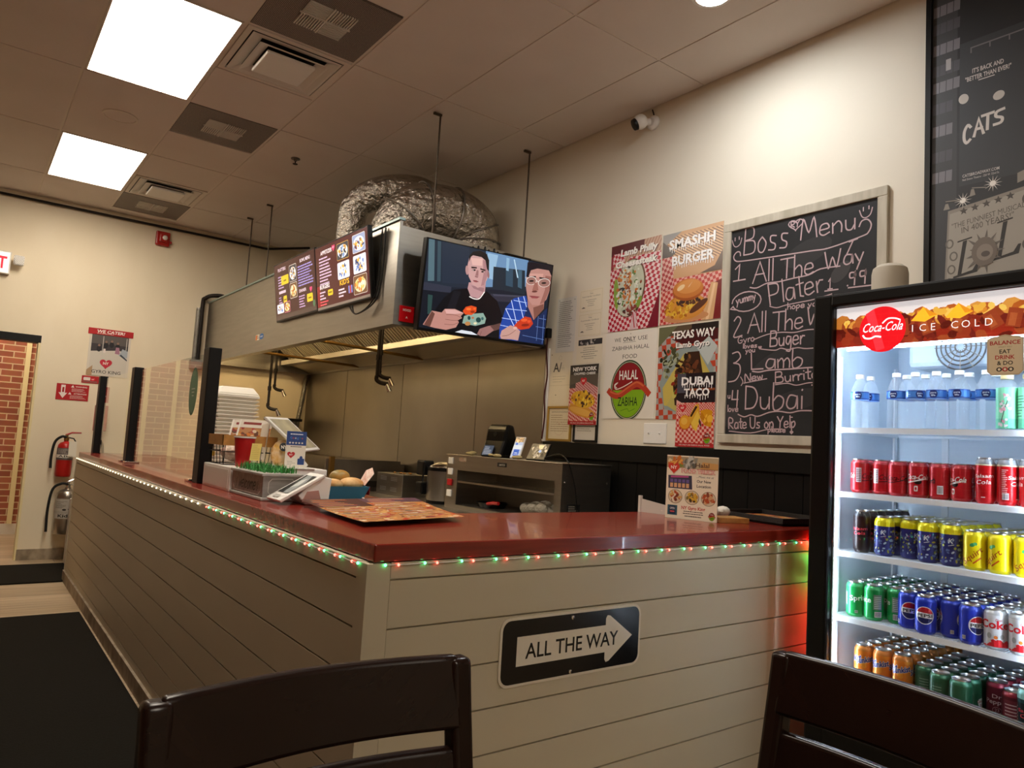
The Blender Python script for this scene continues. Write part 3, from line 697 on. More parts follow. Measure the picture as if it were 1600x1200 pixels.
rod(1.45, 2.345, HZ1+.0, 'thin black hanger rod above the near corner of the hood')
rod(2.24, 2.40, HZ1+.0, 'thin black hanger rod above the television next to the white wall')
rod(1.30, 5.70, HZ1+.0, 'thin hanger rod holding the far end of the hood, left one')
rod(1.30, 5.12, HZ1+.0, 'thin hanger rod holding the far end of the hood, right one')
tag(MB().tube([(-4.9, 6.60, ZC-.055), (1.75, 6.60, ZC-.055), (1.82, 6.55, ZC-.05), (2.1, 6.2, ZC-.045)], .013, 8).obj('conduit_pipe', M['iron'], None, True), 'long dark conduit pipe along the top of the exit wall', 'pipe')

# ------------------------------------------------------------------ screens
def panel(t, O, U, V, w, h, d, art, sm, bz=.012, name='screen'):
    O = Vector(O); U = Vector(U).normalized(); V = Vector(V).normalized(); N = U.cross(V); V = N.cross(U)
    Mx = Matrix(((U.x, V.x, N.x, O.x), (U.y, V.y, N.y, O.y), (U.z, V.z, N.z, O.z), (0, 0, 0, 1)))
    MB().rbox(-bz, -bz*1.4, -d, w+bz, h+bz, .003, .004, M=Mx).obj('housing', M['black'], t)
    art.obj(name, sm, O+N*.0032, U, V, t)
    return Mx
# television
TL, TR, BL, BR = map(Vector, ((1.266, 2.08, 2.559), (2.231, 2.05, 2.578), (1.273, 2.15, 1.997), (2.246, 2.12, 2.014)))
a = Art(.945, .535, '#151c28')
def tvp(x, y):      # position on the picture, in units of a 1516 x 1200 sketch of the screen
    c = [(225, 65), (1400, 365), (1270, 1145), (95, 930)]; u, v = .5, .5
    for _ in range(12):
        X = (1-u)*(1-v)*c[3][0]+u*(1-v)*c[2][0]+u*v*c[1][0]+(1-u)*v*c[0][0]; Y = (1-u)*(1-v)*c[3][1]+u*(1-v)*c[2][1]+u*v*c[1][1]+(1-u)*v*c[0][1]
        a1 = (1-v)*(c[2][0]-c[3][0])+v*(c[1][0]-c[0][0]); b1 = (1-u)*(c[0][0]-c[3][0])+u*(c[1][0]-c[2][0])
        a2 = (1-v)*(c[2][1]-c[3][1])+v*(c[1][1]-c[0][1]); b2 = (1-u)*(c[0][1]-c[3][1])+u*(c[1][1]-c[2][1]); D = a1*b2-a2*b1
        u += ((x-X)*b2-(y-Y)*b1)/D; v += (a1*(y-Y)-a2*(x-X))/D
    return (u*.945, v*.535)
def T(c, *p): 
    P = [tvp(*q) for q in p]; n = len(P); s = 0
    for i in range(n): s += P[i][0]*P[(i+1) % n][1]-P[(i+1) % n][0]*P[i][1]
    cx = sum(q[0] for q in P)/n; cy = sum(q[1] for q in P)/n; a.k += 1
    # ear clipping keeps concave outlines right
    if s < 0: P = P[::-1]
    idx = list(range(n)); g = 0
    def cr(o, p_, q_): return (p_[0]-o[0])*(q_[1]-o[1])-(p_[1]-o[1])*(q_[0]-o[0])
    while len(idx) > 3 and g < 500:
        g += 1
        for k in range(len(idx)):
            i, j_, l = idx[k-1], idx[k], idx[(k+1) % len(idx)]
            if cr(P[i], P[j_], P[l]) <= 0: continue
            if any(cr(P[i], P[j_], P[m]) >= 0 and cr(P[j_], P[l], P[m]) >= 0 and cr(P[l], P[i], P[m]) >= 0 for m in idx if m not in (i, j_, l)): continue
            a.poly([P[i], P[j_], P[l]], c, False); idx.pop(k); break
        else: break
    if len(idx) >= 3: a.poly([P[i] for i in idx], c, False)
def TE(c, x, y, rx, ry, n=20, rot=0): T(c, *[(x+rx*cos(2*pi*i/n)*cos(rot)-ry*sin(2*pi*i/n)*sin(rot), y+rx*cos(2*pi*i/n)*sin(rot)+ry*sin(2*pi*i/n)*cos(rot)) for i in range(n)])
def TS(c, wd, *p, sm=4): a.stroke([tvp(*q) for q in p], wd, c, sm)
# room behind the two people
T('#1d2634', (100, 60), (1450, 60), (1450, 640), (80, 520)); T('#4a6470', (225, 70), (275, 80), (250, 480), (195, 480)); T('#324652', (300, 90), (330, 95), (305, 485), (275, 485))
T('#202a3a', (340, 90), (580, 150), (560, 520), (320, 500)); T('#5f82a8', (735, 190), (1150, 300), (1120, 560), (715, 550)); T('#86a9c6', (750, 215), (850, 240), (790, 480), (730, 460))
T('#1c2732', (800, 350), (1110, 400), (1100, 640), (780, 560)); T('#2d4558', (920, 370), (990, 380), (980, 560), (910, 540)); T('#39566a', (1040, 390), (1080, 400), (1070, 580), (1030, 560)); T('#7ea4c0', (930, 265), (960, 275), (945, 400), (920, 390)); T('#a6c4d8', (1000, 285), (1012, 288), (1040, 470), (1028, 470))
T('#2b2f3e', (130, 480), (400, 540), (390, 600), (120, 560)); T('#2a2c3a', (760, 615), (1110, 660), (1100, 720), (760, 690)); T('#3c3f50', (780, 620), (1100, 650), (1100, 664), (790, 640)); T('#11151f', (100, 560), (400, 600), (300, 950), (90, 940)); T('#27403f', (190, 610), (230, 620), (205, 810), (175, 800))
# person in a black t-shirt
T('#0b0c11', (540, 560), (420, 570), (330, 640), (245, 760), (230, 960), (880, 1090), (880, 900), (820, 690), (720, 590), (640, 660)); T('#15161d', (420, 575), (480, 590), (420, 760), (330, 800))
T('#a98488', (560, 500), (720, 500), (705, 600), (640, 662), (570, 640), (545, 560)); T('#8f6b70', (580, 530), (700, 560), (690, 600), (600, 560))
T('#b48f8f', (575, 250), (600, 215), (690, 215), (752, 280), (752, 400), (730, 480), (690, 540), (640, 556), (590, 520), (560, 440), (556, 330)); T('#c9a49f', (590, 260), (700, 270), (690, 340), (600, 330)); T('#9a7377', (700, 280), (752, 300), (745, 420), (700, 530), (670, 540), (700, 420))
T('#1a1516', (570, 300), (575, 240), (610, 200), (680, 190), (740, 225), (760, 290), (752, 400), (735, 370), (725, 290), (690, 255), (610, 235), (590, 250)); TE('#a5807f', 548, 380, 14, 46); TE('#86605f', 746, 430, 10, 36)
T('#2a1c1d', (588, 345), (640, 352), (640, 366), (590, 362)); T('#2a1c1d', (672, 362), (722, 380), (720, 392), (672, 378)); TE('#1a1416', 612, 380, 18, 8); TE('#1a1416', 696, 398, 18, 8); TE('#d8c4c0', 604, 381, 5, 4); TE('#d8c4c0', 706, 400, 5, 4)
T('#8d6566', (638, 380), (655, 385), (650, 440), (622, 436)); T('#7d5455', (620, 438), (652, 446), (640, 456), (618, 448)); T('#8a4a4e', (600, 478), (630, 482), (652, 496), (628, 502), (604, 494)); TS('#5a2a2e', .0025, (602, 484), (630, 488), (650, 496))
TS('#e8e4e0', .006, (560, 640), (600, 662), (650, 662), (700, 600))
T('#7d9a90', (500, 830), (560, 810), (680, 805), (705, 860), (690, 910), (600, 930), (480, 900)); TE('#1c3f40', 632, 872, 24, 26); TE('#1c3f40', 545, 850, 14, 20); TE('#b0603c', 580, 850, 12, 10); TE('#a87848', 530, 905, 26, 20); TE('#d0c9a8', 600, 905, 16, 12); TE('#345c5c', 670, 860, 12, 16)
T('#a87a72', (130, 905), (215, 770), (300, 790), (330, 755), (420, 758), (500, 800), (470, 830), (480, 850), (440, 870), (450, 890), (420, 940), (330, 962), (230, 940)); T('#c29a97', (330, 760), (420, 765), (495, 800), (420, 808), (340, 800)); TS('#744844', .0026, (340, 812), (420, 818), (470, 845)); TS('#744844', .0026, (330, 858), (400, 870), (450, 868)); TS('#744844', .0026, (320, 905), (390, 912), (440, 896)); T('#5c3b34', (140, 905), (215, 775), (240, 800), (190, 930))
T('#c4441c', (490, 780), (520, 740), (570, 728), (620, 745), (615, 790), (570, 822), (510, 815)); TE('#e07030', 545, 762, 22, 12); TE('#8c2a12', 580, 790, 20, 12); TE('#d8632a', 600, 760, 12, 9)
T('#c7d0dc', (410, 985), (470, 966), (560, 985), (620, 1022), (520, 1010)); T('#8a6462', (612, 1010), (640, 960), (720, 935), (820, 920), (850, 940), (760, 990), (690, 1035), (640, 1030)); TS('#573434', .0025, (640, 1025), (655, 985)); T('#553c38', (740, 935), (880, 900), (890, 950), (780, 985))
# person in a blue plaid shirt with glasses
T('#1c3f96', (985, 670), (1110, 650), (1130, 740), (1200, 900), (1300, 1000), (1330, 1200), (820, 1090), (830, 960), (900, 760)); T('#14244e', (1120, 740), (1210, 880), (1330, 780), (1400, 800), (1300, 1200), (1000, 1100))
for q in ((960, 690, 1010, 960), (1030, 665, 1080, 900), (900, 770, 1000, 1000), (1085, 655, 1110, 760)): TS('#b8cdf0', .005, (q[0], q[1]), (q[2], q[3]), sm=0)
for q in ((905, 770, 1110, 800), (860, 860, 1060, 900), (985, 690, 1110, 720), (840, 930, 960, 960)): TS('#a6bfe8', .004, (q[0], q[1]), (q[2], q[3]), sm=0)
for q in ((1240, 880, 1330, 900), (1200, 960, 1320, 985), (1060, 1040, 1300, 1100), (1230, 860, 1200, 1100), (1290, 850, 1260, 1130)): TS('#5b79b4', .003, (q[0], q[1]), (q[2], q[3]), sm=0)
T('#9d6f66', (1125, 640), (1300, 700), (1290, 790), (1180, 895), (1125, 760)); T('#70483f', (1180, 770), (1290, 740), (1290, 790), (1185, 890))
T('#a87c74', (1125, 430), (1160, 380), (1390, 400), (1380, 560), (1320, 700), (1240, 750), (1170, 745), (1125, 680), (1112, 560)); T('#b98d84', (1150, 430), (1300, 440), (1290, 480), (1150, 470)); T('#8a5c54', (1320, 460), (1380, 470), (1375, 570), (1300, 720), (1250, 740), (1310, 600))
T('#17131a', (1120, 460), (1140, 320), (1200, 320), (1420, 370), (1400, 440), (1385, 470), (1360, 410), (1240, 385), (1170, 400), (1140, 470)); T('#241a1c', (1140, 460), (1215, 458), (1225, 472), (1140, 474)); T('#241a1c', (1255, 470), (1350, 490), (1350, 505), (1255, 486))
TE('#d4d0cc', 1170, 503, 54, 42); TE('#8c665e', 1170, 504, 49, 37); TE('#d4d0cc', 1305, 530, 64, 44); TE('#8c665e', 1305, 531, 59, 39); TS('#d4d0cc', .004, (1222, 505), (1242, 515), sm=0); TS('#b8b0ac', .004, (1112, 470), (1125, 485), sm=0)
TE('#1b1416', 1172, 506, 24, 9); TE('#1b1416', 1300, 532, 26, 9); T('#8d5c53', (1205, 520), (1232, 530), (1240, 600), (1180, 610), (1176, 595)); TE('#5a322d', 1200, 612, 30, 9); T('#8c4448', (1145, 650), (1195, 655), (1250, 665), (1225, 682), (1170, 678)); TS('#4e2226', .0026, (1145, 655), (1195, 664), (1250, 668))
T('#b2341a', (970, 950), (1010, 905), (1090, 855), (1150, 870), (1172, 930), (1130, 975), (1040, 985)); TE('#d0552c', 1080, 890, 34, 16); TE('#7c2012', 1090, 940, 40, 14); TE('#c84826', 1130, 905, 18, 14)
T('#b08a82', (832, 1035), (850, 985), (940, 935), (1000, 960), (1035, 1000), (1010, 1090), (940, 1075), (840, 1070)); TS('#744a44', .003, (850, 1040), (920, 1030), (990, 985)); TE('#c9a49a', 985, 965, 20, 14)
t = thing('television', 'flat television hanging from the hood, showing two people eating fried chicken', 'television', (1.75, 2.14, 2.0))
O = BL+(TR-TL)*.015+(TL-BL)*.03
Mx = panel(t, O, (BR-BL), (TL-BL), .945, .53, .045, a, M['screen'])
MB().rbox(.25, .10, -.075, .7, .40, -.0455, .006, M=Mx).obj('rear_case', M['black'], t)
MB().box(.44, .22, -.15, .56, .34, -.0755, M=Mx).obj('wall_bracket', M['blackm'], t)
q = MB()
for x in (.34, .38, .43, .46, .5, .53): q.tube([Mx @ Vector((x, .53, -.05)), Mx @ Vector((x+.01, .56+.01*sin(x*90), -.06)), Mx @ Vector((x+.03, .53, -.08))], .006, 6, smoothpath=4)
q.tube([Mx @ Vector((.56, .545, -.05)), Mx @ Vector((.60, .556, -.05)), Mx @ Vector((.80, .553, -.05))], .005, 6)
q.obj('cables', M['black'], t, True)
# menu screens
def food(a, x, y, w, h, seed, cols, frame=None):
    b = a.box; a.rrect(x, y, w, h, .012, frame or '#d8d2c8'); a.rrect(x+.003, y+.003, w-.006, h-.006, .01, cols[0])
    a.ell(x+w/2, y+h*.48, w*.42, h*.38, cols[1]); a.blobs(x+w/2, y+h*.48, w*.36, h*.32, 34, cols[2:], w*.09, seed)
FD = [['#8a97b8', '#e8ecf4', '#d8a23a', '#40506e', '#c8d2e8', '#7a3a22'], ['#3c3a40', '#e6e6ea', '#b98a3a', '#2c2a30', '#7690b8', '#d8c9a0'], ['#ccd6ee', '#f0f2f8', '#5e78b4', '#c9a24a', '#39456a', '#e0e6f4'], ['#6a4a30', '#d8c9a8', '#c27a2c', '#e2b75a', '#8a4a1c', '#e8dcc0']]
DS = .6
def menu(art, which):
    pass
MW, MH = .845, .445
O0 = (1.155, 4.262, 2.225)
a = Art(MW, MH+.0, '#3a1418')
a.rect(0, 0, MW, .035, '#4b3a34')
a.text('PLATTERS', .17, .385, .026, '#d8c4d4', w=.17, bold=.02); a.lines(.08, .335, .12, 5, .022, '#b79bc4', .45, 3); a.rrect(.15, .27, .16, .072, .01, '#d8b827'); a.lines(.23-.03, .29+.005, .06, 1, .02, '#6b5310', .6, 2, mn=.95)
a.lines(.09, .205, .15, 1, .024, '#d8c4d4', .9, 2, mn=.95); a.lines(.08, .17, .08, 4, .02, '#b79bc4', .45, 4); a.rrect(.18, .12, .075, .06, .01, '#d8b827'); a.lines(.217-.03, .138+.005, .06, 1, .02, '#6b5310', .6, 2, mn=.95)
food(a, .33, .27, .15, .13, 1, FD[1]); food(a, .33, .14, .15, .12, 2, FD[3]); food(a, .03, .05, .15, .075, 3, FD[2]); food(a, .19, .045, .13, .085, 4, FD[3], '#e07a9a')
a.text('BOWL MENU', .66, .39, .026, '#e0d0dc', w=.2, bold=.02); a.lines(.51, .355, .3, 8, .0205, '#8f86c8', .5, 5, mn=.75)
a.text('DINNER', .59, .165, .024, '#d8c4d4', w=.14, bold=.02); a.heart(.75, .165, .024, '#c8396a'); a.lines(.51, .13, .13, 5, .02, '#b79bc4', .45, 6); a.rrect(.67, .075, .11, .06, .01, '#d8b827'); a.lines(.725-.03, .092+.005, .06, 1, .02, '#6b5310', .6, 2, mn=.95); a.ell(.80, .055, .022, .026, '#4a6a4a')
t = thing('menu_screen', 'lit menu screen on the hood side, farther one with the bowl menu', 'menu screen', (1.14, 3.86, 2.22), group='menu screens on the side of the hood')
U = Vector((-.0, -1, -.004)); V = Vector((-.06, 0, .425))
panel(t, (1.150, 4.255, 2.248), U, V, MW, MH, .03, a, M['screen'], .01)
MB().box(1.145, 3.7, 2.30, 1.176, 4.0, 2.5).obj('wall_mount', M['blackm'], t)
a = Art(MW, MH, '#451519')
a.rect(0, 0, MW, .018, '#7a6c62'); a.rect(.0, .02, .06, .15, '#7a1a20')
a.text('APPETIZER', .19, .385, .028, '#e6dade', w=.2, bold=.02); a.heart(.315, .405, .026, '#d0406a'); a.text('NY', .315, .402, .012, '#f4d8e0', bold=.02); a.lines(.06, .355, .24, 9, .0225, '#c9b3cf', .45, 8, mn=.5)
a.text('BURGERS', .14, .145, .03, '#efe6ea', w=.17, bold=.02); a.lines(.05, .115, .13, 3, .022, '#d0bcd0', .45, 9); a.lines(.05, .048, .18, 2, .02, '#e0525a', .45, 10); a.rrect(.19, .085, .085, .042, .01, '#d8b827'); a.lines(.232-.03, .096+.005, .06, 1, .02, '#6b5310', .6, 2, mn=.95)
a.text("KID'S", .47, .13, .035, '#d8a82a', w=.15, bold=.03); a.lines(.37, .095, .13, 3, .022, '#d8ccd8', .5, 11); 
for k, c in enumerate(('#7a86d8', '#c84a5a', '#7a86d8')): a.rect(.53+k*.022, .06, .014, .05, c)
food(a, .37, .30, .19, .115, 5, FD[1], '#c9a040'); food(a, .37, .17, .19, .115, 6, FD[2]); food(a, .62, .305, .19, .12, 7, FD[0]); food(a, .62, .17, .19, .12, 8, FD[2]); food(a, .61, .035, .2, .125, 9, FD[3])
t = thing('menu_screen', 'lit menu screen on the hood side, nearer one listing burgers', 'menu screen', (1.14, 3.0, 2.22), group='menu screens on the side of the hood')
panel(t, (1.150, 3.385, 2.232), U, V, MW, MH, .03, a, M['screen'], .01)
MB().box(1.145, 2.85, 2.30, 1.176, 3.15, 2.5).obj('wall_mount', M['blackm'], t)
t = thing('power_cable', 'two thin black cables hanging down the hood side beside the nearer menu screen', 'cable', (1.165, 2.45, 2.2))
for dy in (0, .045): MB().tube([(1.168, 2.44+dy, 2.66), (1.166, 2.43+dy*1.3, 2.5), (1.168, 2.45+dy*.8, 2.3), (1.15, 2.50+dy, 2.18), (1.13, 2.7, 2.13), (1.145, 2.8+dy, 2.20)], .005, 6, smoothpath=6).obj('cable', M['black'], t, True)
t = thing('hood_sign', 'small red sign with white lettering on the hood corner beside the television', 'sign', (1.265, 2.265, 2.06))
MB().rbox(1.213, 2.262, 2.052, 1.315, 2.269, 2.152, .002).obj('plate', M['red'], t)
a = Art(.096, .094, '#c01018'); a.text('HOOD', .048, .064, .015, '#f4e6e0', w=.056, bold=.02); a.text('A', .048, .02, .014, '#f4e6e0', bold=.02); a.obj('face', M['gloss'], (1.216, 2.2615, 2.055), (1, 0, 0), (0, 0, 1), t)

# ------------------------------------------------------------------ drinks fridge
FX, FY0, FY1, FZ = 1.70, -.155, -.935, 1.972      # door front, near/far sides, top
t = fr = thing('drinks_fridge', 'tall black glass door drinks fridge full of cans and bottles', 'fridge', (2.02, -.53, 0))
FB = 2.34
cb = MB().rbox(FX+.055, FY1, .06, FB, FY0, FZ, .012)
cab = MB()
cab.box(FX+.055, FY0-.035, .10, FB, FY0, FZ).box(FX+.055, FY1, .10, FB, FY1+.035, FZ).box(FB-.04, FY1+.035, .10, FB, FY0-.035, FZ).box(FX+.055, FY1+.035, FZ-.06, FB-.04, FY0-.035, FZ).box(FX+.055, FY1+.035, .10, FB-.04, FY0-.035, .5)
cab.obj('cabinet', M['black'], t)
ln = MB(); yi0, yi1 = FY0-.036, FY1+.036
ln.box(FX+.06, yi0-.012, .50, FB-.041, yi0, FZ-.061).box(FX+.06, yi1, .50, FB-.041, yi1+.012, FZ-.061).box(FB-.055, yi1+.012, .50, FB-.041, yi0-.012, FZ-.061).box(FX+.06, yi1+.012, FZ-.075, FB-.055, yi0-.012, FZ-.061).box(FX+.06, yi1+.012, .50, FB-.055, yi0-.012, .512)
ln.obj('liner', M['liner'], t)
# door frame
S_ = .078
fm = MB().rbox(FX, FY0-S_, .14, FX+.05, FY0, FZ, .010).rbox(FX, FY1, .14, FX+.05, FY1+S_, FZ, .010).rbox(FX, FY1+S_-.01, FZ-.05, FX+.05, FY0-S_+.01, FZ, .010).rbox(FX, FY1+S_-.01, .14, FX+.05, FY0-S_+.01, .50, .010)
fm.obj('door_frame', M['black'], t)
gy0, gy1 = FY0-S_, FY1+S_
MB().box(FX+.018, gy1, .50, FX+.024, gy0, FZ-.05).obj('door_glass', M['fglass'], t)
MB().rbox(FX+.01, FY1, .02, FX+.06, FY0, .135, .006).obj('kick_grille', M['blackm'], t)
gk = MB().box(FX+.026, gy0-.0, .505, FX+.05, gy0+.018, 1.775).box(FX+.026, gy1-.018, .505, FX+.05, gy1, 1.775)
gk.obj('door_gasket', M['white'], t)
# header picture
HW_, HH = gy0-gy1, .148
a = Art(HW_, HH, '#8a2412'); Rr = random.Random(3)
a.rect(0, .09, HW_, .06, '#d9d3d0')
for k in range(26):
    x = k*.025; a.ell(x, .078+.012*sin(k*1.7), .03, .032, ['#a8541c', '#b8702a', '#8c3a18', '#c88a3a'][k % 4], 9, k)
a.blobs(HW_*.55, .085, HW_*.5, .022, 80, ['#d8a43a', '#c87e2a', '#e0b854', '#a85422'], .016, 4); a.blobs(HW_*.5, .035, HW_*.5, .05, 110, ['#6a1c12', '#8c3018', '#7c2414', '#561208', '#96421f'], .026, 5)
for x, r in ((.30, .3), (.40, -.4), (.50, .5), (.22, .1), (.56, -.2)): a.rect(x, .025, .042, .06, '#8e3a1c', r); a.rect(x+.006, .03, .02, .04, '#a4522a', r)
for x in (.27, .38): a.poly([(x, .075), (x+.04, .12), (x+.085, .088), (x+.045, .068)], '#f0b428'); a.poly([(x+.04, .12), (x+.085, .088), (x+.06, .085)], '#d88c1a')
[a.text(c, .275+k*.0335, .036, .026, '#f6f0ea', bold=-.006) for k, c in enumerate('ICE COLD') if c != ' ']
hp = a.obj('header_panel', mat('backlit_print', (0, 0, 0), .3, emit=(1, 1, 1), es=.66, attr=True), (FX+.032, gy0, 1.772), (0, -1, 0), (0, 0, 1), t)
MB().box(FX+.034, gy1, 1.772, FX+.046, gy0, FZ-.05).obj('header_box', M['liner'], t)
a = Art(.18, .18); a.ell(.09, .09, .082, .082, '#d6101a', 40)
a.poly([(.03, .15), (.06, .165), (.10, .02), (.07, .012)], '#e2303a'); a.text('Coca-Cola', .088, .083, .034, '#ffffff', w=.142, bold=.004, shear=.35)
a.stroke([(.022, .072), (.03, .062), (.05, .060), (.066, .066), (.085, .063)], .006, '#ffffff', 4); a.stroke([(.092, .112), (.11, .126), (.135, .125), (.152, .118)], .005, '#ffffff', 4)
a.obj('round_logo', mat('backlit_logo', (0, 0, 0), .3, emit=(1, 1, 1), es=.75, attr=True), (FX+.0275, -.315, 1.737), (0, -1, 0), (0, 0, 1), t)
# sticker on the glass
a = Art(.10, .128); a.poly([(.0, .012), (.012, 0), (.088, 0), (.1, .012), (.1, .116), (.05, .128), (0, .116)], '#c9b391'); a.poly([(.004, .014), (.014, .004), (.086, .004), (.096, .014), (.096, .113), (.05, .123), (.004, .113)], '#d8c6a6')
a.text('BALANCE', .05, .096, .013, '#b02020', w=.084, bold=.02); a.text('EAT', .05, .068, .013, '#2a2420', bold=.02); a.text('DRINK', .05, .05, .013, '#b02020', bold=.02, w=.054); a.text('& DO', .05, .032, .013, '#2a2420', bold=.02)
a.text('WHAT YOU', .05, .086, .005, '#8a7a60'); 
for k, c in enumerate(('#2a2420', '#b02020', '#2a2420')): a.ell(.034+k*.016, .018, .008, .007, c); a.ell(.034+k*.016, .018, .004, .004, '#e8dcc4')
a.obj('round_sticker', M['print'], (FX+.0175, -.742, 1.645), (0, -1, 0), (0, 0, 1), t)
# makers plate low on the door
a = Art(.12, .035, '#cfd2cc'); a.ell(.018, .018, .013, .013, '#3d8a3a'); a.text('imbera', .072, .012, .016, '#20364a', w=.07, bold=.02)
a.obj('maker_plate', M['print'], (FX-.001, -.30, .455), (0, -1, 0), (0, 0, 1), t)
# lights
sm = MB().box(FX+.052, yi0-.016, .53, FX+.064, yi0-.0125, 1.76)
for nm, y0, y1 in (('led_strip', gy0+.004, gy0+.016), ('led_strip', gy1-.016, gy1-.004)): MB().box(FX+.056, min(y0, y1), .54, FX+.064, max(y0, y1), 1.76).obj(nm, M['led_f'], t)
MB().box(FX+.052, gy1+.03, 1.762, FX+.062, gy0-.03, 1.769).obj('led_strip', M['led_f'], t)
# slotted rails, fan
rl = MB()
for y in (yi0-.018, yi1+.018):
    for x in (FX+.10, FB-.10): rl.box(x, y-.004, .52, x+.02, y+.004, 1.75)
for y in (yi0-.20, yi1+.20): rl.box(FB-.062, y-.012, .52, FB-.056, y+.012, 1.62)
rl.obj('slotted_rail', M['wire'], t)
fn = MB().rbox(2.02, -.76, 1.72, FB-.058, -.36, FZ-.077, .02); fn.obj('evaporator_cover', M['liner'], t)
fg = MB(); Mx = Matrix.Translation((2.012, -.55, 1.79)) @ Matrix.Rotation(radians(-90), 4, 'Y')
for k in range(1, 6): fg.lathe([(.016*k+.0, 0), (.016*k+.003, .004), (.016*k+.006, 0)], (0, 0, 0), 30, Mx, caps=False)
for k in range(12):
    an = k*pi/6; fg.tube([Mx @ Vector((.012*cos(an), .012*sin(an), .003)), Mx @ Vector((.088*cos(an), .088*sin(an), .003))], .0015, 4)
fg.obj('fan_grille', M['steeld'], t)
# wire shelves
SZ = [1.478, 1.240, 1.024, .792, .555]
for z in SZ:
    s = MB(); x0, x1, ya, yb_ = FX+.075, FB-.075, yi0-.022, yi1+.022
    n = 62
    for k in range(n+1):
        y = ya+(yb_-ya)*k/n; s.box(x0, y-.0014, z-.0036, x1, y+.0014, z-.0006)
    s.box(x0-.002, yb_, z-.020, x0+.004, ya, z-.001).box(x1-.004, yb_, z-.012, x1, ya, z-.004).box((x0+x1)/2-.003, yb_, z-.010, (x0+x1)/2+.003, ya, z-.004).box(x0-.002, ya-.004, z-.016, x1, ya, z-.002).box(x0-.002, yb_, z-.016, x1, yb_+.004, z-.002)
    s.obj('wire_shelf', M['wire'], t)

# ------------------------------------------------------------------ cans
CANS = {}
def can(key, r, h, col, paint, topc=None, neck=None):
    """one can as a single printed body plus its lid; artwork wrapped round the cylinder"""
    C = 2*pi*r; hz0, hz1 = .010*h/.122, h*.87; a = Art(C, hz1-hz0)
    paint(a, C, hz1-hz0)
    n = 20; pr = [(r*.74, 0), (r*.80, .001), (r, hz0), (r, hz1), (r*.93, h*.93), (r*.80, h*.975), (r*.82, h)]
    vs = []; fs = []; cs = []
    for i in range(n):
        for q in pr: vs.append((q[0]*cos(2*pi*i/n), q[0]*sin(2*pi*i/n), q[1]))
    m = len(pr)
    for i in range(n):
        j = (i+1) % n
        for k in range(m-1): fs.append((i*m+k, j*m+k, j*m+k+1, i*m+k+1)); cs.append(col if (k < 4 and not (neck and k == 3)) else (neck or topc or '#b8bcc2'))
    mp = lambda u, v, z: wrapped(C, r+.0003, n, pi, z, u, v, hz0)
    me = a.mesh(key, mp, dz=.00006, slices=C/n, base=(vs, fs, cs)); me.materials.append(M['canp'])
    me.shade_smooth()
    try: me.set_sharp_from_angle(angle=radians(35))
    except Exception: pass
    o = bpy.data.objects.new('soda_can', me)
    l = MB().lathe([(r*.815, h*.985), (r*.83, h+.002), (r*.80, h+.0025), (r*.76, h-.004), (.0001, h-.005)], (0, 0, 0), 20)
    l.rbox(-.012*r/.033, -.006, h-.0045, .004, .006, h-.002, .001).add([(.006+.007*cos(2*pi*i/10), .009*sin(2*pi*i/10), h-.0045) for i in range(10)], [tuple(range(10))])
    lo = l.obj('lid', M['alu'], None, True); COL.objects.unlink(lo)
    CANS[key] = (me, lo.data, h, r)
def put_can(key, x, y, z, rz, label, cat, group, name='soda_can'):
    me, ld, h, r = CANS[key]
    o = bpy.data.objects.new(name, me); COL.objects.link(o); o.location = (x, y, z); o.rotation_euler = (0, 0, rz); tag(o, label, cat, group)
    l = bpy.data.objects.new('lid', ld); COL.objects.link(l); l.parent = o
    return o
def nutri(a, x, y, w, h, c, c2):
    a.rect(x, y, w, h, c); 
    for k in range(7): a.rect(x+w*.1, y+h*(.1+k*.12), w*.8, h*.04, c2)
def bar(a, x, y, w, h): 
    a.rect(x, y, w, h, '#e6e2e0')
    for k in range(7): a.rect(x+w*(.08+k*.125), y+h*.1, w*.06, h*.8, '#3a3034')
def p_cola(a, C, H):
    for o in (C*.5, C*.98):
        a.text('Coca-Cola', o, H*.55, H*.19, '#16090a', w=C*.40, bold=.01, shear=.3); a.ell(o+.006, H*.47, .012, .009, '#120708'); a.stroke([(o-C*.17, H*.42), (o-.01, H*.47), (o+C*.17, H*.60)], H*.05, '#e8e0dc', 4); a.text('Coca-Cola', o, H*.55, H*.19, '#f0e8e4', w=C*.39, bold=.02, shear=.3)
        a.rrect(o-.006, H*.12, .012, H*.2, .003, '#e8e0dc'); a.ell(o, H*.22, .003, H*.06, '#c01522')
    nutri(a, C*.24, H*.4, C*.09, H*.48, '#c8c0c4', '#402226'); bar(a, C*.25, H*.06, C*.08, H*.25)
def p_cola2(a, C, H):
    a.text('Coca-Cola', C*.5, H*.45, H*.2, '#1d0a0c', w=C*.42, bold=.01, shear=.3); a.stroke([(C*.3, H*.36), (C*.5, H*.42), (C*.7, H*.6)], H*.03, '#1d0a0c', 4)
    nutri(a, C*.2, H*.3, C*.09, H*.55, '#c8b8bc', '#501a20'); bar(a, C*.74, H*.08, C*.09, H*.3); a.text('Coca-Cola', C*.02, H*.45, H*.2, '#f0e8e4', w=C*.3, shear=.3)
def p_sal(a, C, H):
    for o in (C*.5, C*1.0): a.text('Salaam', o, H*.62, H*.10, '#f6ece8', w=C*.33, bold=.012, shear=.2, rot=.05); a.text('Cola', o, H*.44, H*.12, '#f6ece8', w=C*.25, bold=.012, shear=.2, rot=.05); a.rect(o-.006, H*.06, .012, .003, '#f0d8d8')
    a.lines(C*.24, H*.85, C*.1, 14, H*.05, '#f0c8c8', .4, 2); bar(a, C*.25, H*.05, C*.1, H*.18)
    a.rect(0, H*.96, C, H*.04, '#f0e6c8')
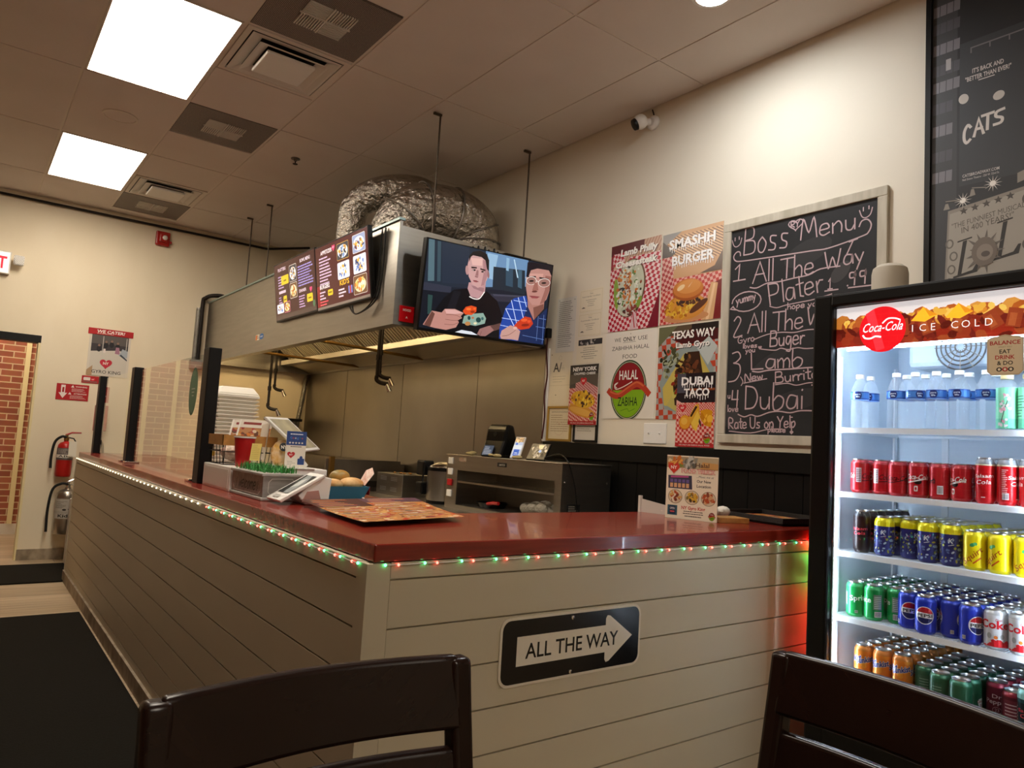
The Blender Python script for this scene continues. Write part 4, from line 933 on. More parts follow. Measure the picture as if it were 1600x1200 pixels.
def p_sald(a, C, H):
    for o in (C*.5, C*1.0): a.text('Salaam', o, H*.58, H*.09, '#e04a5c', w=C*.33, bold=.012, shear=.2, rot=.05); a.text('Cola', o, H*.44, H*.10, '#e04a5c', w=C*.24, bold=.012, shear=.2, rot=.05)
    a.rect(o-C*.04, H*.08, C*.03, H*.2, '#d8d0d0'); nutri(a, C*.25, H*.1, C*.08, H*.7, '#3a2426', '#b8a8a8')
def p_teal(a, C, H):
    a.rect(0, H*.9, C, H*.1, '#9ad8d4'); a.rect(0, H*.8, C, H*.1, '#1d4a52'); p_sald(a, C, H)
def p_kas(a, C, H):
    a.rect(0, H*.87, C, H*.13, '#e6dc1c'); a.blobs(C*.5, H*.4, C*.55, H*.42, 120, ['#5a74a8', '#8ca4c0', '#b0ae3c', '#2a3a88', '#8a943c', '#9fb4cc', '#1c2258'], .006, 3)
    for o in (C*.3, C*.5, C*.75, C*.02): a.text('K', o, H*.60, H*.16, '#dfe4ea', bold=.01, shear=.15); a.stroke([(o-.007, H*.52), (o+.009, H*.56)], .0016, '#dfe4ea')
def p_sq(a, C, H):
    for o in (C*.5, C*1.0): a.text('Squirt', o, H*.30, H*.19, '#a8481c', w=C*.36, bold=.012, shear=.2, rot=.72); a.rect(o-.006, H*.2, .03, .0045, '#c8541c', .72); a.ell(o-.004, H*.72, .008, .006, '#3c9a5c', 10, .4); a.ell(o+.004, H*.76, .006, .005, '#58b070', 10); 
    a.text('SQ', C*.28, H*.2, H*.1, '#c8541c', bold=.02)
def p_spr(a, C, H):
    a.text('Sprite', C*.52, H*.52, H*.2, '#f2f6f2', w=C*.33, bold=.02, rot=.1); a.text('Sprite', C*.02, H*.52, H*.2, '#f2f6f2', w=C*.33, bold=.02, rot=.1); nutri(a, C*.72, H*.3, C*.14, H*.55, '#7c9484', '#dfe8df'); bar(a, C*.74, H*.04, C*.12, H*.2); nutri(a, C*.2, H*.3, C*.1, H*.5, '#7c9484', '#dfe8df'); bar(a, C*.44, H*.05, C*.05, H*.1)
def p_pep(a, C, H):
    for o in (C*.5, C*1.0, 0):
        r = .029; y = H*.54; a.ell(o, y, r, r, '#eef0f4', 36); r2 = .0265
        up = [(o+r2*cos(radians(t)), y+r2*sin(radians(t))) for t in range(14, 167, 9)]; a.poly(up, '#b3202c'); dn = [(o+r2*cos(radians(t)), y+r2*sin(radians(t))) for t in range(194, 347, 9)]; a.poly(dn, '#15205e')
        a.text('PEPSI', o, y-.005, .0105, '#101216', w=.047, bold=.03)
    bar(a, C*.27, H*.06, C*.05, H*.12); bar(a, C*.73, H*.06, C*.05, H*.12)
def p_diet(a, C, H):
    for o in (C*.5, C*1.0): a.text('Coke', o, H*.58, H*.26, '#d0202c', w=C*.42, bold=.03); a.text('Diet', o+.012, H*.82, H*.08, '#c8303c', shear=.2); a.ell(o+.004, H*.30, .010, .010, '#c8cacc', 18); a.ell(o+.004, H*.30, .0055, .0055, '#d8762c', 14); a.ell(o-.014, H*.34, .007, .009, '#a4a8ac', 12); a.ell(o+.022, H*.33, .006, .008, '#a4a8ac', 12)
    a.blobs(C*.5, 0, C*.5, H*.14, 30, ['#d0202c'], .016, 2)
def p_sun(a, C, H):
    a.blobs(C*.5, H*.6, C*.5, H*.4, 26, ['#e8962c', '#e2882a', '#f0a438'], .012, 2)
    for o in (C*.3, C*.5, C*.8, C*.05): a.text('Sunkist', o, H*.66, H*.17, '#f4f0ec', w=C*.31, bold=.07, shear=.2, rot=.25); a.text('Sunkist', o, H*.66, H*.17, '#1f2f86', w=C*.30, bold=.035, shear=.2, rot=.25)
    a.rect(C*.38, 0, C*.12, H*.16, '#e8dcd4'); a.rect(C*.88, 0, C*.12, H*.16, '#e8dcd4')
def p_cd(a, C, H):
    for o in (C*.5, C*.98):
        a.poly([(o-.017, H*.44), (o-.012, H*.52), (o, H*.55), (o+.012, H*.52), (o+.017, H*.44), (o+.012, H*.26), (o, H*.18), (o-.012, H*.26)], '#dfe2dc'); a.text('CANADA', o, H*.40, H*.085, '#9a2030', w=.036, bold=.03); a.text('DRY', o, H*.28, H*.085, '#9a2030', w=.017, bold=.03)
    nutri(a, C*.22, H*.2, C*.12, H*.6, '#2c5a44', '#8aa898')
def p_cdb(a, C, H): nutri(a, C*.40, H*.1, C*.17, H*.75, '#2c5a44', '#7e9c8c'); a.rrect(C*.72, H*.2, C*.09, H*.5, .004, '#c8ccc4')
def p_dp(a, C, H):
    for o in (C*.5, C*.0, C): a.text('Dr', o, H*.66, H*.13, '#d0bcc0', w=C*.13, bold=.01); a.text('Pepper', o, H*.48, H*.14, '#d0bcc0', w=C*.32, bold=.01); a.text('23', o, H*.24, H*.10, '#c0a0a8'); a.ring(o, H*.28, .013, H*.11, .0014, '#b08890')
def p_dpb(a, C, H): nutri(a, C*.40, H*.05, C*.2, H*.85, '#6e2a38', '#c8b0b4')
can('cola', .033, .122, '#b3141f', p_cola, neck='#a8323a'); can('cola2', .033, .122, '#b3141f', p_cola2, neck='#a8323a')
can('sal', .029, .146, '#c4101a', p_sal, neck='#8d9096'); can('sald', .029, .150, '#241416', p_sald, neck='#3a3a3e'); can('teal', .029, .146, '#12262c', p_teal, neck='#9ad8d4')
can('kas', .033, .136, '#252a72', p_kas, neck='#e6dc1c'); can('sq', .033, .124, '#e8d40e', p_sq, neck='#e6d822')
can('spr', .033, .122, '#0f9448', p_spr, neck='#3fa868'); can('pep', .033, .122, '#1d33ae', p_pep, neck='#2a42b4'); can('diet', .033, .122, '#cfd2d6', p_diet, neck='#b4b8bc')
can('sun', .0325, .142, '#dc7a1e', p_sun, neck='#c87a34'); can('cd', .033, .122, '#1d5238', p_cd, neck='#2f6a50'); can('cdb', .033, .122, '#1d5238', p_cdb, neck='#2f6a50'); can('dp', .033, .122, '#571a26', p_dp, neck='#8a2436'); can('dpb', .033, .122, '#571a26', p_dpb, neck='#8a2436')
ROW = ['front', 'second', 'third', 'fourth', 'fifth', 'sixth', 'seventh']
def block(keys, x0, y0, z, ncol, rows, desc, colw, grp, py=.0685, px=.0675, jit=.0, rots=None, seed=1, skip=()):
    R = random.Random(seed)
    for c in range(ncol):
        for r in range(rows):
            if (c, r) in skip: continue
            k = keys[(c+r*3) % len(keys)] if r or not rots else keys[c % len(keys)]
            rz = (rots[c % len(rots)] if (rots and r == 0) else R.choice((0, pi/2, pi, -pi/2)))
            cn = colw[c]; x = x0+r*px+(jit*((c*7) % 3)); y = y0-c*py+R.uniform(-.001, .001)
            lb = '%s, %s, %s' % (desc, cn, 'at the front' if r == 0 else ROW[r]+' from the front')
            put_can(k, x, y, z, rz, lb, 'soda can', grp)
XF = 1.83
def cols(n, base='column', side='left'): return ['%s %s' % ('leftmost' if i == 0 else (ORD[i]+' from left'), base) for i in range(n)]
# second shelf: red colas and three taller ones
YS = [-.283, -.352, -.421, -.490, -.560, -.628]
for i, y in enumerate(YS):
    for r in range(2):
        put_can(('cola2', 'cola2', 'cola2', 'cola', 'cola2', 'cola')[i] if r == 0 else ('cola', 'cola2')[i % 2], XF+r*.068+(.022 if i == 1 else 0), y, SZ[1], [1.9, 1.4, .35, .15, -1.4, -.5][i] if r == 0 else (i+r*3)%4*pi/2, 'red cola can, %s from the left in the %s row of the second shelf' % (ORD[i], ('front', 'back')[r]), 'soda can', 'red cola cans on the second shelf')
for i in range(3):
    for r in range(2): put_can('sal', XF-.012+r*.062, -.703-i*.062, SZ[1], [.1, 1.4, -1.2][i] if r == 0 else 1+i, 'tall slim red cola can, %s of its %s row beside the short red colas' % (['leftmost', 'middle', 'rightmost'][i], ('front', 'back')[r]), 'soda can', 'tall red cola cans on the second shelf')
# third shelf
block(['sald'], XF, -.292, SZ[2], 1, 6, 'tall dark cola can on the third shelf', ['leftmost column'], 'dark cola cans on the third shelf', rots=[.1], px=.062)
YK = [-.375, -.446, -.518, -.590]
for i, y in enumerate(YK):
    for r in range(6): put_can('kas', XF+.0+r*.0675+(.03 if i == 1 else 0), y-.006*(i > 0), SZ[2], [.3, 2.2, .2, .35][i] if r == 0 else (i+r*3)%4*pi/2, 'blue and yellow flowered soda can, %s column, %s' % (['leftmost', 'second', 'third', 'rightmost'][i], 'at the front' if r == 0 else ROW[r]+' from the front'), 'soda can', 'blue flowered cans on the third shelf')
for i in range(3):
    for r in range(6): put_can('sq', XF-.01+r*.0675, -.672-i*.072, SZ[2], [.25, -.35, .3][i] if r == 0 else (i+r*3)%4*pi/2, 'yellow soda can on the third shelf, %s column, %s' % (['leftmost', 'middle', 'rightmost'][i], 'at the front' if r == 0 else ROW[r]+' from the front'), 'soda can', 'yellow cans on the third shelf')
# fourth shelf
for i, y in enumerate((-.275, -.342, -.41)):
    for r in range(6 if i < 2 else 5): put_can('spr', XF+.0+r*.0675+(.03 if i == 2 else 0), y, SZ[3], [.75, -1.0, -1.5][i] if r == 0 else (i+r*3)%4*pi/2, 'green lemon soda can, %s column, %s' % (['leftmost', 'middle', 'rightmost'][i], 'at the front' if r == 0 else ROW[r]+' from the front'), 'soda can', 'green cans on the fourth shelf')
for i, y in enumerate((-.462, -.531, -.600, -.668)):
    for r in range(6): put_can('pep', XF-.03+r*.0675+(.03 if i == 2 else 0)+(.03 if i == 0 else 0), y, SZ[3], [.55, .3, 1.7, 1.05][i] if r == 0 else (i+r*3)%4*pi/2, 'blue cola can, %s column, %s' % (['leftmost', 'second', 'third', 'rightmost'][i], 'at the front' if r == 0 else ROW[r]+' from the front'), 'soda can', 'blue cans on the fourth shelf')
for i, y in enumerate((-.738, -.807)):
    for r in range(6): put_can('diet', XF-.025+r*.0675, y, SZ[3], [.2, .15][i] if r == 0 else (i+r*3)%4*pi/2, 'silver and red diet cola can, %s column, %s' % (['left', 'right'][i], 'at the front' if r == 0 else ROW[r]+' from the front'), 'soda can', 'silver diet cans on the fourth shelf')
# bottom shelf
for i, y in enumerate((-.309, -.377, -.444)):
    for r in range(7): put_can('sun', XF+r*.0665, y, SZ[4], [.55, .12, .3][i] if r == 0 else (i+r*3)%4*pi/2, 'tall orange soda can, %s column, %s' % (['leftmost', 'middle', 'rightmost'][i], 'at the front' if r == 0 else ROW[r]+' from the front'), 'soda can', 'orange cans on the bottom shelf')
for i, y in enumerate((-.512, -.580, -.649)):
    for r in range(5): put_can(('cdb', 'cdb', 'cd')[i] if r == 0 else 'cd', XF-.01+r*.0675-.02*i+(.03 if i == 0 else 0), y, SZ[4], [.3, .1, .1][i] if r == 0 else (i+r*3)%4*pi/2, 'green ginger ale can, %s column, %s' % (['leftmost', 'middle', 'rightmost'][i], 'at the front' if r == 0 else ROW[r]+' from the front'), 'soda can', 'dark green cans on the bottom shelf')
for i, y in enumerate((-.718, -.787)):
    for r in range(6 if i == 0 else 6): put_can('dp' if (r == 0 and i == 0) else ('dpb' if r == 0 else 'dp'), XF+.05+r*.0675-.07*i, y, SZ[4], [.25, 0][i] if r == 0 else (i+r*3)%4*pi/2, 'dark maroon soda can, %s column, %s' % (['left', 'right'][i], 'at the front' if r == 0 else ROW[r]+' from the front'), 'soda can', 'maroon cans on the bottom shelf')
put_can('teal', XF-.045, -.845+.012, SZ[4], .2, 'dark slim can with a pale teal top, at the right edge of the bottom shelf', 'soda can', None)

# ------------------------------------------------------------------ bottles on the top shelf
def bottle(x, y, z, lb, rz=0):
    t = thing('water_bottle', lb, 'water bottle', (x, y, z), rz, group='clear water bottles on the top shelf')
    if not hasattr(bottle, 'p'):
        pr = [(.012, .004), (.026, .0), (.031, .006)]
        for k in range(8): pr += [(.0315, .012+k*.0115), (.0295, .018+k*.0115)]
        pr += [(.031, .106), (.031, .136), (.030, .14), (.026, .156), (.018, .174), (.0125, .183), (.0125, .196)]
        b = MB().lathe(pr, (0, 0, 0), 20).obj('b', M['bottle'], None, True); c = MB().lathe([(.0145, .187), (.0145, .200), (.013, .2015), (.0001, .2015)], (0, 0, 0), 18).obj('c', M['white'], None, True)
        C = 2*pi*.0314; a = Art(C, .029, '#4a82c8'); a.rect(0, 0, C, .004, '#2a4c98'); a.rect(0, .025, C, .004, '#2a4c98')
        for o in (C*.5, C, 0): a.ell(o, .0145, .0135, .0145, '#1c2c66'); a.text('pure', o, .016, .006, '#e8f0f8', w=.018, bold=.02); a.text('life', o, .007, .006, '#e8f0f8', w=.013, bold=.02)
        a.lines(C*.25, .018, C*.1, 3, .005, '#cfe0f4', .4)
        me = a.mesh('label', lambda u, v, q: wrapped(C, .0319, 20, pi, q, u, v, .107), dz=.00006, slices=C/20); me.materials.append(M['canp'])
        bottle.p = (b.data, c.data, me)
        for q in (b, c): bpy.data.objects.remove(q)
    for nm, me in zip(('bottle', 'cap', 'label'), bottle.p):
        o = bpy.data.objects.new(nm, me); COL.objects.link(o); o.parent = t
wy = [-.276, -.41, -.475, -.545, -.618, -.693]
for i, y in enumerate(wy):
    for r in range(2): bottle(XF+r*.07+(.02 if i == 5 else 0), y-.004*r, SZ[0]-(.012 if i == 5 and 0 else 0), 'clear plastic water bottle with a blue label, %s from the left in the %s row' % (ORD[i], ('front', 'back')[r]), [.25, .1, .9, .1, .15, .3][i])
for i in range(2):
    y = -.763-i*.062
    t = thing('tea_bottle', ['pale green tea bottle with a blossom branch print, beside the water bottles', 'pale green tea bottle with small print, at the right edge of the top shelf'][i], 'tea bottle', (XF-.01, y, SZ[0]), [.1, 1.2][i], group='green tea bottles on the top shelf')
    MB().lathe([(.02, 0), (.029, .002), (.030, .01), (.030, .135), (.026, .15), (.016, .163), (.015, .172)], (XF-.01, y, SZ[0]), 20).obj('bottle', M['bottle'], t, True)
    MB().lathe([(.018, .165), (.018, .178), (.0001, .179)], (XF-.01, y, SZ[0]), 18).obj('cap', mat('tan_cap', '#c9b98a', .5), t, True)
    C = 2*pi*.0304; a = Art(C, .13, '#8fe0b8'); a.rect(0, 0, C, .03, '#6fc8a4'); a.stroke([(C*.45, .02), (C*.5, .06), (C*.56, .1)], .0022, '#4a3a34', 3); a.stroke([(C*.5, .055), (C*.43, .085)], .0016, '#4a3a34')
    a.blobs(C*.5, .075, C*.09, .035, 16, ['#f4e4e8', '#e8a8b8'], .007, 5); a.blobs(C*.5, .018, C*.1, .012, 8, ['#f0e0e4', '#d890a4'], .006, 6); a.lines(C*.7, .1, C*.18, 8, .009, '#2c6a54', .35, 4); a.lines(C*.15, .1, C*.15, 8, .009, '#2c6a54', .35, 5); a.ell(C*.78, .025, .012, .008, '#3aa8c8')
    me = a.mesh('label', lambda u, v, q: wrapped(C, .0308, 20, pi, q, u, v, .006), dz=.00006, slices=C/20); me.materials.append(M['canp'])
    o = bpy.data.objects.new('label', me); COL.objects.link(o); o.parent = t
t = thing('canister', 'beige rounded canister standing on top of the drinks fridge', 'canister', (2.05, -.275, FZ))
MB().lathe([(.058, 0), (.066, .006), (.067, .03), (.067, .135), (.062, .158), (.045, .172), (.0001, .176)], (2.05, -.275, FZ), 36).obj('body', M['canister'], t, True)
MB().lathe([(.055, 0), (.0665, .002), (.068, .010), (.0672, .012)], (2.05, -.275, FZ), 36).obj('base_ring', mat('canister_base', '#8a8276', .6), t, True)

# ------------------------------------------------------------------ posters and papers on the right wall
def poster(name, lb, cat, y0, z0, w, h, art, group=None, th=.004, m='gloss', off=0, edge='board', rot=0):
    t = thing(name, lb, cat, (XW-off, y0-w/2, z0), group=group)
    MB().box(XW-off-th, y0-w, z0, XW-off-.0005, y0, z0+h).obj('backing', M[edge], t)
    art.obj('print', M[m], (XW-off-th, y0, z0), (0, -1, 0), (0, 0, 1), t)
    return t
RED1, PINK = '#b3202e', '#e6c3c4'
def drip(a, t, x, y, h, w, seed, c='#f2eeec'):
    a.text(t, x+.003, y-.003, h, '#3a201c', w=w, bold=.03); a.text(t, x, y, h, c, w=w, bold=.035); R = random.Random(seed); n = int(w/.016)
    for k in range(n):
        xx = x-w/2+w*(k+.5)/n; l = R.uniform(.006, .024); a.rect(xx-.002, y-l, .004, l+.006, c); a.ell(xx, y-l, .0026, .003, c, 8)
# philly cheesesteak
w_, h_ = .418, .555
a = Art(w_, h_, '#8a1826'); a.poly([(0, .36), (w_, .22), (w_, h_), (.1, h_)], '#c9a58c')
for k in range(16): a.rect(.1+k*.024, .36, .006, .25, '#a8705c', -.5)
a.rect(0, .49, .28, .07, '#5a121c'); a.check(0, 0, w_, .40, .021, PINK, RED1, .25); a.check(.16, .10, .26, .36, .022, '#ecd0d0', '#b8283a', -.3, .2); a.poly([(.33, 0), (w_, 0), (w_, .22)], '#7a1526')
a.check(.02, .42, .1, .08, .02, PINK, RED1, .5)
a.ell(.175, .265, .128, .185, '#6a4a34', 30, -.15); a.ell(.17, .265, .12, .178, '#c9cbb4', 30, -.15); a.ell(.06, .24, .022, .10, '#88a43a', 18, .1); a.ell(.25, .16, .02, .05, '#7fa03a', 14, -.5)
a.blobs(.17, .27, .105, .16, 150, ['#e8e8da', '#cfd2c4', '#5c7a3a', '#c8742c', '#e2e4d6', '#3a3428', '#b9c0a6', '#8a4a28', '#dfe2d2'], .016, 3); a.blobs(.15, .27, .03, .15, 40, ['#c8742c', '#d88a3a', '#8a4a28'], .012, 4); a.blobs(.19, .12, .06, .03, 22, ['#5a2a20', '#8a3a30', '#cfc0b4'], .016, 5)
a.poly([(.19, 0), (.25, 0), (.235, .1), (.21, .12)], '#d8b8bc'); a.rect(.215, .01, .008, .1, '#b3202e', .2)
a.text('Lamb Philly', .239, .474, .042, '#4a1418', w=.31, bold=.03, shear=.12); a.text('Cheesesteak', .219, .401, .042, '#4a1418', w=.35, bold=.03, shear=.12); a.text('Lamb Philly', .235, .478, .042, '#fbf7f0', w=.305, bold=.045, shear=.12); a.text('Cheesesteak', .215, .405, .042, '#fbf7f0', w=.345, bold=.045, shear=.12)
poster('poster', 'poster of a loaded sandwich on red checked paper titled Lamb Philly Cheesesteak', 'poster', 1.641, 2.090, w_, h_, a, 'food posters on the white wall')
# smash burger
w_, h_ = .430, .540
a = Art(w_, h_, '#c8986a')
for k in range(44): a.rect(-.05+k*.014, .27, .005, .33, '#7c5238' if k % 2 else '#e2b684', 1.05)
a.poly([(0, h_), (.14, h_), (0, .46)], '#8a8684'); a.poly([(0, .5), (.10, .42), (0, .35)], '#3a2c2a'); a.poly([(.28, .27), (w_, .27), (w_, .38), (.38, .3)], '#5a4034')
a.check(0, 0, w_, .265, .019, '#e2a89a', '#bf3a34', .2); a.check(0, .2, .09, .2, .019, '#d8a49a', '#a82e30', .3)
a.poly([(.32, 0), (.43, .0), (.43, .22), (.37, .2)], '#7a1d1c'); a.poly([(.30, 0), (.38, 0), (.405, .2), (.36, .21)], '#d8a878'); a.poly([(.33, .0), (.35, .0), (.39, .2), (.375, .2)], '#edc79a')
a.ell(.19, .03, .16, .03, '#c98a5a'); a.ell(.185, .09, .145, .075, '#d8923a'); a.blobs(.15, .09, .11, .06, 90, ['#e0b030', '#c8821c', '#e8c44a', '#a8601a', '#d89a28'], .016, 6); a.blobs(.22, .115, .1, .018, 20, ['#3a2018', '#5c3422', '#4a2a1c'], .016, 7); a.ell(.27, .07, .08, .03, '#d8903c', 20, .5); a.ell(.28, .085, .07, .02, '#5c3018', 18, .5)
a.ell(.20, .185, .112, .062, '#a8551c', 28, -.05); a.ell(.20, .195, .108, .056, '#c8762c', 28, -.05); a.ell(.205, .205, .085, .04, '#d98f44', 24); a.ell(.15, .205, .03, .014, '#f0cf9c', 14, .4); a.poly([(.20, .2), (.235, .235), (.21, .205)], '#f4dcb4')
drip(a, 'SMASHH', .215, .445, .055, .33, 1); drip(a, 'BURGER', .225, .345, .055, .30, 2)
poster('poster', 'poster of a cheesy burger titled SMASHH BURGER in dripping letters', 'poster', 1.211, 2.094, w_, h_, a, 'food posters on the white wall')
# halal
w_, h_ = .428, .540
a = Art(w_, h_, '#e6dfd2')
SER = '#4a4640'
a.text('WE', .105, .478, .026, SER, w=.055); a.text('ONLY', .205, .478, .027, '#3a3630', w=.105, bold=.015); a.rect(.152, .470, .106, .002, SER); a.text('USE', .315, .478, .026, SER, w=.075); a.text('ZABHIHA HALAL', .214, .425, .026, SER, w=.31); a.text('FOOD', .214, .370, .027, SER, w=.12); a.ell(.214, .522, .003, .003, '#3a2a24', 8)
def halal(a, cx, cy, r, big=True):
    a.ell(cx+.01*r, cy-.02*r, r*.98, r*1.22, '#b9b0a2', 40); a.ell(cx, cy, r*.96, r*1.19, '#27452a', 44); a.ell(cx, cy, r*.91, r*1.13, '#dccfb0', 44); a.ell(cx, cy, r*.89, r*1.11, '#27452a', 44); a.ell(cx, cy, r*.86, r*1.08, '#7fae1e', 44)
    P = [(cx+r*.86*cos(radians(t)), cy+r*1.08*sin(radians(t))) for t in range(0, 181, 9)]; a.poly(P, '#8c1c22'); a.poly([(cx-.86*r, cy), (cx-.3*r, cy-.22*r), (cx-.84*r, cy-.25*r)], '#8c1c22')
    a.stroke([(cx-1.05*r, cy-.02*r), (cx-.85*r, cy-.16*r), (cx-.5*r, cy-.22*r), (cx, cy+.02*r), (cx+.45*r, cy+.22*r), (cx+.8*r, cy+.08*r), (cx+1.08*r, cy-.16*r)], r*.24, '#b9402a', 5)
    a.stroke([(cx-.95*r, cy-.05*r), (cx-.5*r, cy-.14*r), (cx, cy+.1*r), (cx+.45*r, cy+.29*r), (cx+.8*r, cy+.14*r)], r*.07, '#d4653c', 5)
    if big: a.stroke([(cx-.62*r, cy+.1*r), (cx-.72*r, cy+.18*r), (cx-.58*r, cy+.3*r), (cx-.74*r, cy+.22*r), (cx-.66*r, cy+.05*r), (cx-.3*r, cy+.12*r), (cx+.2*r, cy+.32*r)], r*.035, '#efe2d4', 5)
    a.text('HALAL', cx, cy+r*.42, r*.38, '#f2ece2', w=r*1.0, bold=.01); a.text('ZABIHA', cx, cy-r*.62, r*.36, '#23351c', w=r*1.06, bold=.005)
    if big: a.stroke([(cx-.35*r, cy-.82*r), (cx, cy-.74*r), (cx+.1*r, cy-.84*r), (cx+.4*r, cy-.74*r)], r*.02, '#4c7a1c', 4)
halal(a, .212, .175, .155)
poster('poster', 'white notice about zabiha halal food with a round red and green emblem', 'poster', 1.655, 1.544, w_, h_, a, 'food posters on the white wall')
# texas way
w_, h_ = .422, .538
a = Art(w_, h_, '#5a4a38'); a.check(0, 0, w_, .48, .034, '#a9a39c', '#b8472e', .08); a.poly([(0, .42), (.14, h_), (0, h_)], '#6a6a4a'); a.poly([(.1, .46), (.3, h_), (w_, h_), (w_, .44), (.2, .42)], '#4a1a1a'); a.rect(.24, .50, .19, .04, '#241a18')
a.poly([(.02, .20), (.06, .36), (.2, .42), (.32, .40), (.40, .28), (.38, .05), (.2, .03), (.06, .06)], '#8f9a96'); a.poly([(.28, .40), (.36, .3), (.42, .4), (.36, .46)], '#b9c0bc'); a.blobs(.1, .32, .08, .09, 40, ['#4a4a30', '#7a7a54', '#a4a88c', '#2c2a1c'], .02, 2)
a.poly([(.045, .18), (.19, .37), (.23, .38), (.12, .2), (.14, .07), (.06, .08)], '#c8b25a'); a.poly([(.30, .37), (.40, .22), (.41, .12), (.34, .2), (.28, .36)], '#c4ad56'); a.poly([(.08, .08), (.2, .02), (.24, .06), (.12, .14)], '#bcae62')
a.poly([(.12, .2), (.22, .38), (.3, .38), (.34, .2), (.28, .06), (.14, .08)], '#3a2418'); a.blobs(.22, .24, .085, .13, 70, ['#4a2c1c', '#6a3a22', '#2a1a12', '#8a5a30', '#5c3a22'], .022, 3); a.blobs(.17, .18, .05, .1, 24, ['#6e8a30', '#b8a83c', '#8a3020', '#c8ba60'], .018, 4)
for o, c in ((.004, '#2a1614'), (0, '#f2ece4')): a.text('TEXAS WAY', .25+o, .462-o, .045, c, w=.30, bold=.03); a.text('Lamb Gyro', .25+o, .408-o, .033, c, w=.235, bold=.03)
poster('poster', 'poster of a foil wrapped gyro on checked paper titled TEXAS WAY Lamb Gyro', 'poster', 1.213, 1.542, w_, h_, a, 'food posters on the white wall')
# dubai taco, overlapping the gyro poster
w_, h_ = .264, .410
a = Art(w_, h_, '#241c20'); a.rect(0, .30, .06, .11, '#4c4a54'); a.rect(.06, .312, .2, .012, '#8a4424'); a.check(0, 0, w_, .245, .0155, '#e6b0a4', '#c23a32', .12); a.poly([(0, .2), (0, .262), (.08, .225), (w_, .24), (w_, .2)], '#e0aaa0'); a.check(0, .17, w_, .07, .008, '#e2aca2', '#c4453c', .1)
a.heart(.045, .215, .026, '#c22a30'); a.text('NY', .045, .21, .013, '#f0dcd4', bold=.02); a.text('GYRO KING', .045, .185, .007, '#f0dcd4', w=.06)
a.ell(.065, .135, .042, .042, '#b8641c'); a.ell(.065, .137, .038, .038, '#e09a2c'); a.ell(.06, .142, .022, .020, '#eab44a'); a.poly([(.09, .16), (.13, .23), (.155, .24), (.17, .17), (.145, .09), (.12, .1)], '#d8a030'); a.poly([(.1, .17), (.135, .226), (.15, .222), (.11, .165)], '#3a2418'); a.poly([(.11, .13), (.145, .085), (.172, .16), (.15, .2)], '#eac04a'); a.poly([(.17, .2), (.21, .21), (.25, .2), (.245, .11), (.2, .12), (.175, .15)], '#d8931c'); a.blobs(.21, .165, .035, .04, 14, ['#e8a82c', '#c47c18', '#f0b83c'], .016, 2); a.poly([(.165, .16), (.18, .12), (.175, .11), (.16, .14)], '#4a3226')
a.rect(0, 0, w_, .022, '#b32a2c'); a.text('WE ONLY USE ZABIHA HALAL FOOD', w_/2, .007, .008, '#f0dcd4', w=.21); halal(a, .218, .05, .024, False)
drip(a, 'DUBAI', .138, .345, .045, .215, 3); drip(a, 'TACO', .138, .283, .042, .175, 4)
poster('poster', 'small poster titled DUBAI TACO overlapping the gyro poster', 'poster', 1.056, 1.390, w_, h_, a, 'food posters on the white wall', off=.006)
# chopped cheese
w_, h_ = .270, .392
a = Art(w_, h_, '#4a443e'); a.rect(0, .33, w_, .062, '#3a3632'); a.check(0, .0, w_, .24, .013, '#e4b4a8', '#b83c34', .5, .3); a.check(.06, .2, w_, .09, .009, '#d8b0ac', '#a8404c', .4, .3); a.poly([(0, .26), (0, .33), (w_, .33), (w_, .24), (.14, .29)], '#5a5148')
a.poly([(0, .10), (.02, .145), (.14, .10), (.24, .085), (.255, .11), (.23, .062), (.15, .05), (.06, .07)], '#d89a3c'); a.ell(.13, .088, .13, .036, '#d09038', 24, -.2); a.ell(.135, .165, .115, .055, '#d8a830', 26, -.15); a.blobs(.135, .17, .105, .05, 80, ['#e8c030', '#d8a824', '#4a2a1c', '#c8881c', '#f0d04a', '#3a2018'], .013, 2); a.ell(.13, .085, .12, .022, '#e0aa50', 24, -.22)
a.heart(.135, .285, .03, '#c8242c'); a.text('NY', .135, .279, .015, '#f0dcd4', bold=.02); a.text('NEW YORK', .14, .352, .026, '#f2eee8', w=.225, bold=.03); a.text('CHOPPED CHEESE', .14, .327, .015, '#f2eee8', w=.205, bold=.03)
a.rect(0, 0, w_, .024, '#a8262a'); a.text('WE ONLY USE ZABIHA HALAL FOOD', w_/2, .008, .008, '#f0dcd4', w=.22); halal(a, .225, .055, .022, False)
poster('poster', 'small narrow poster titled NEW YORK CHOPPED CHEESE among the paper notices', 'poster', 1.957, 1.501, w_, h_, a, 'food posters on the white wall', off=.02)
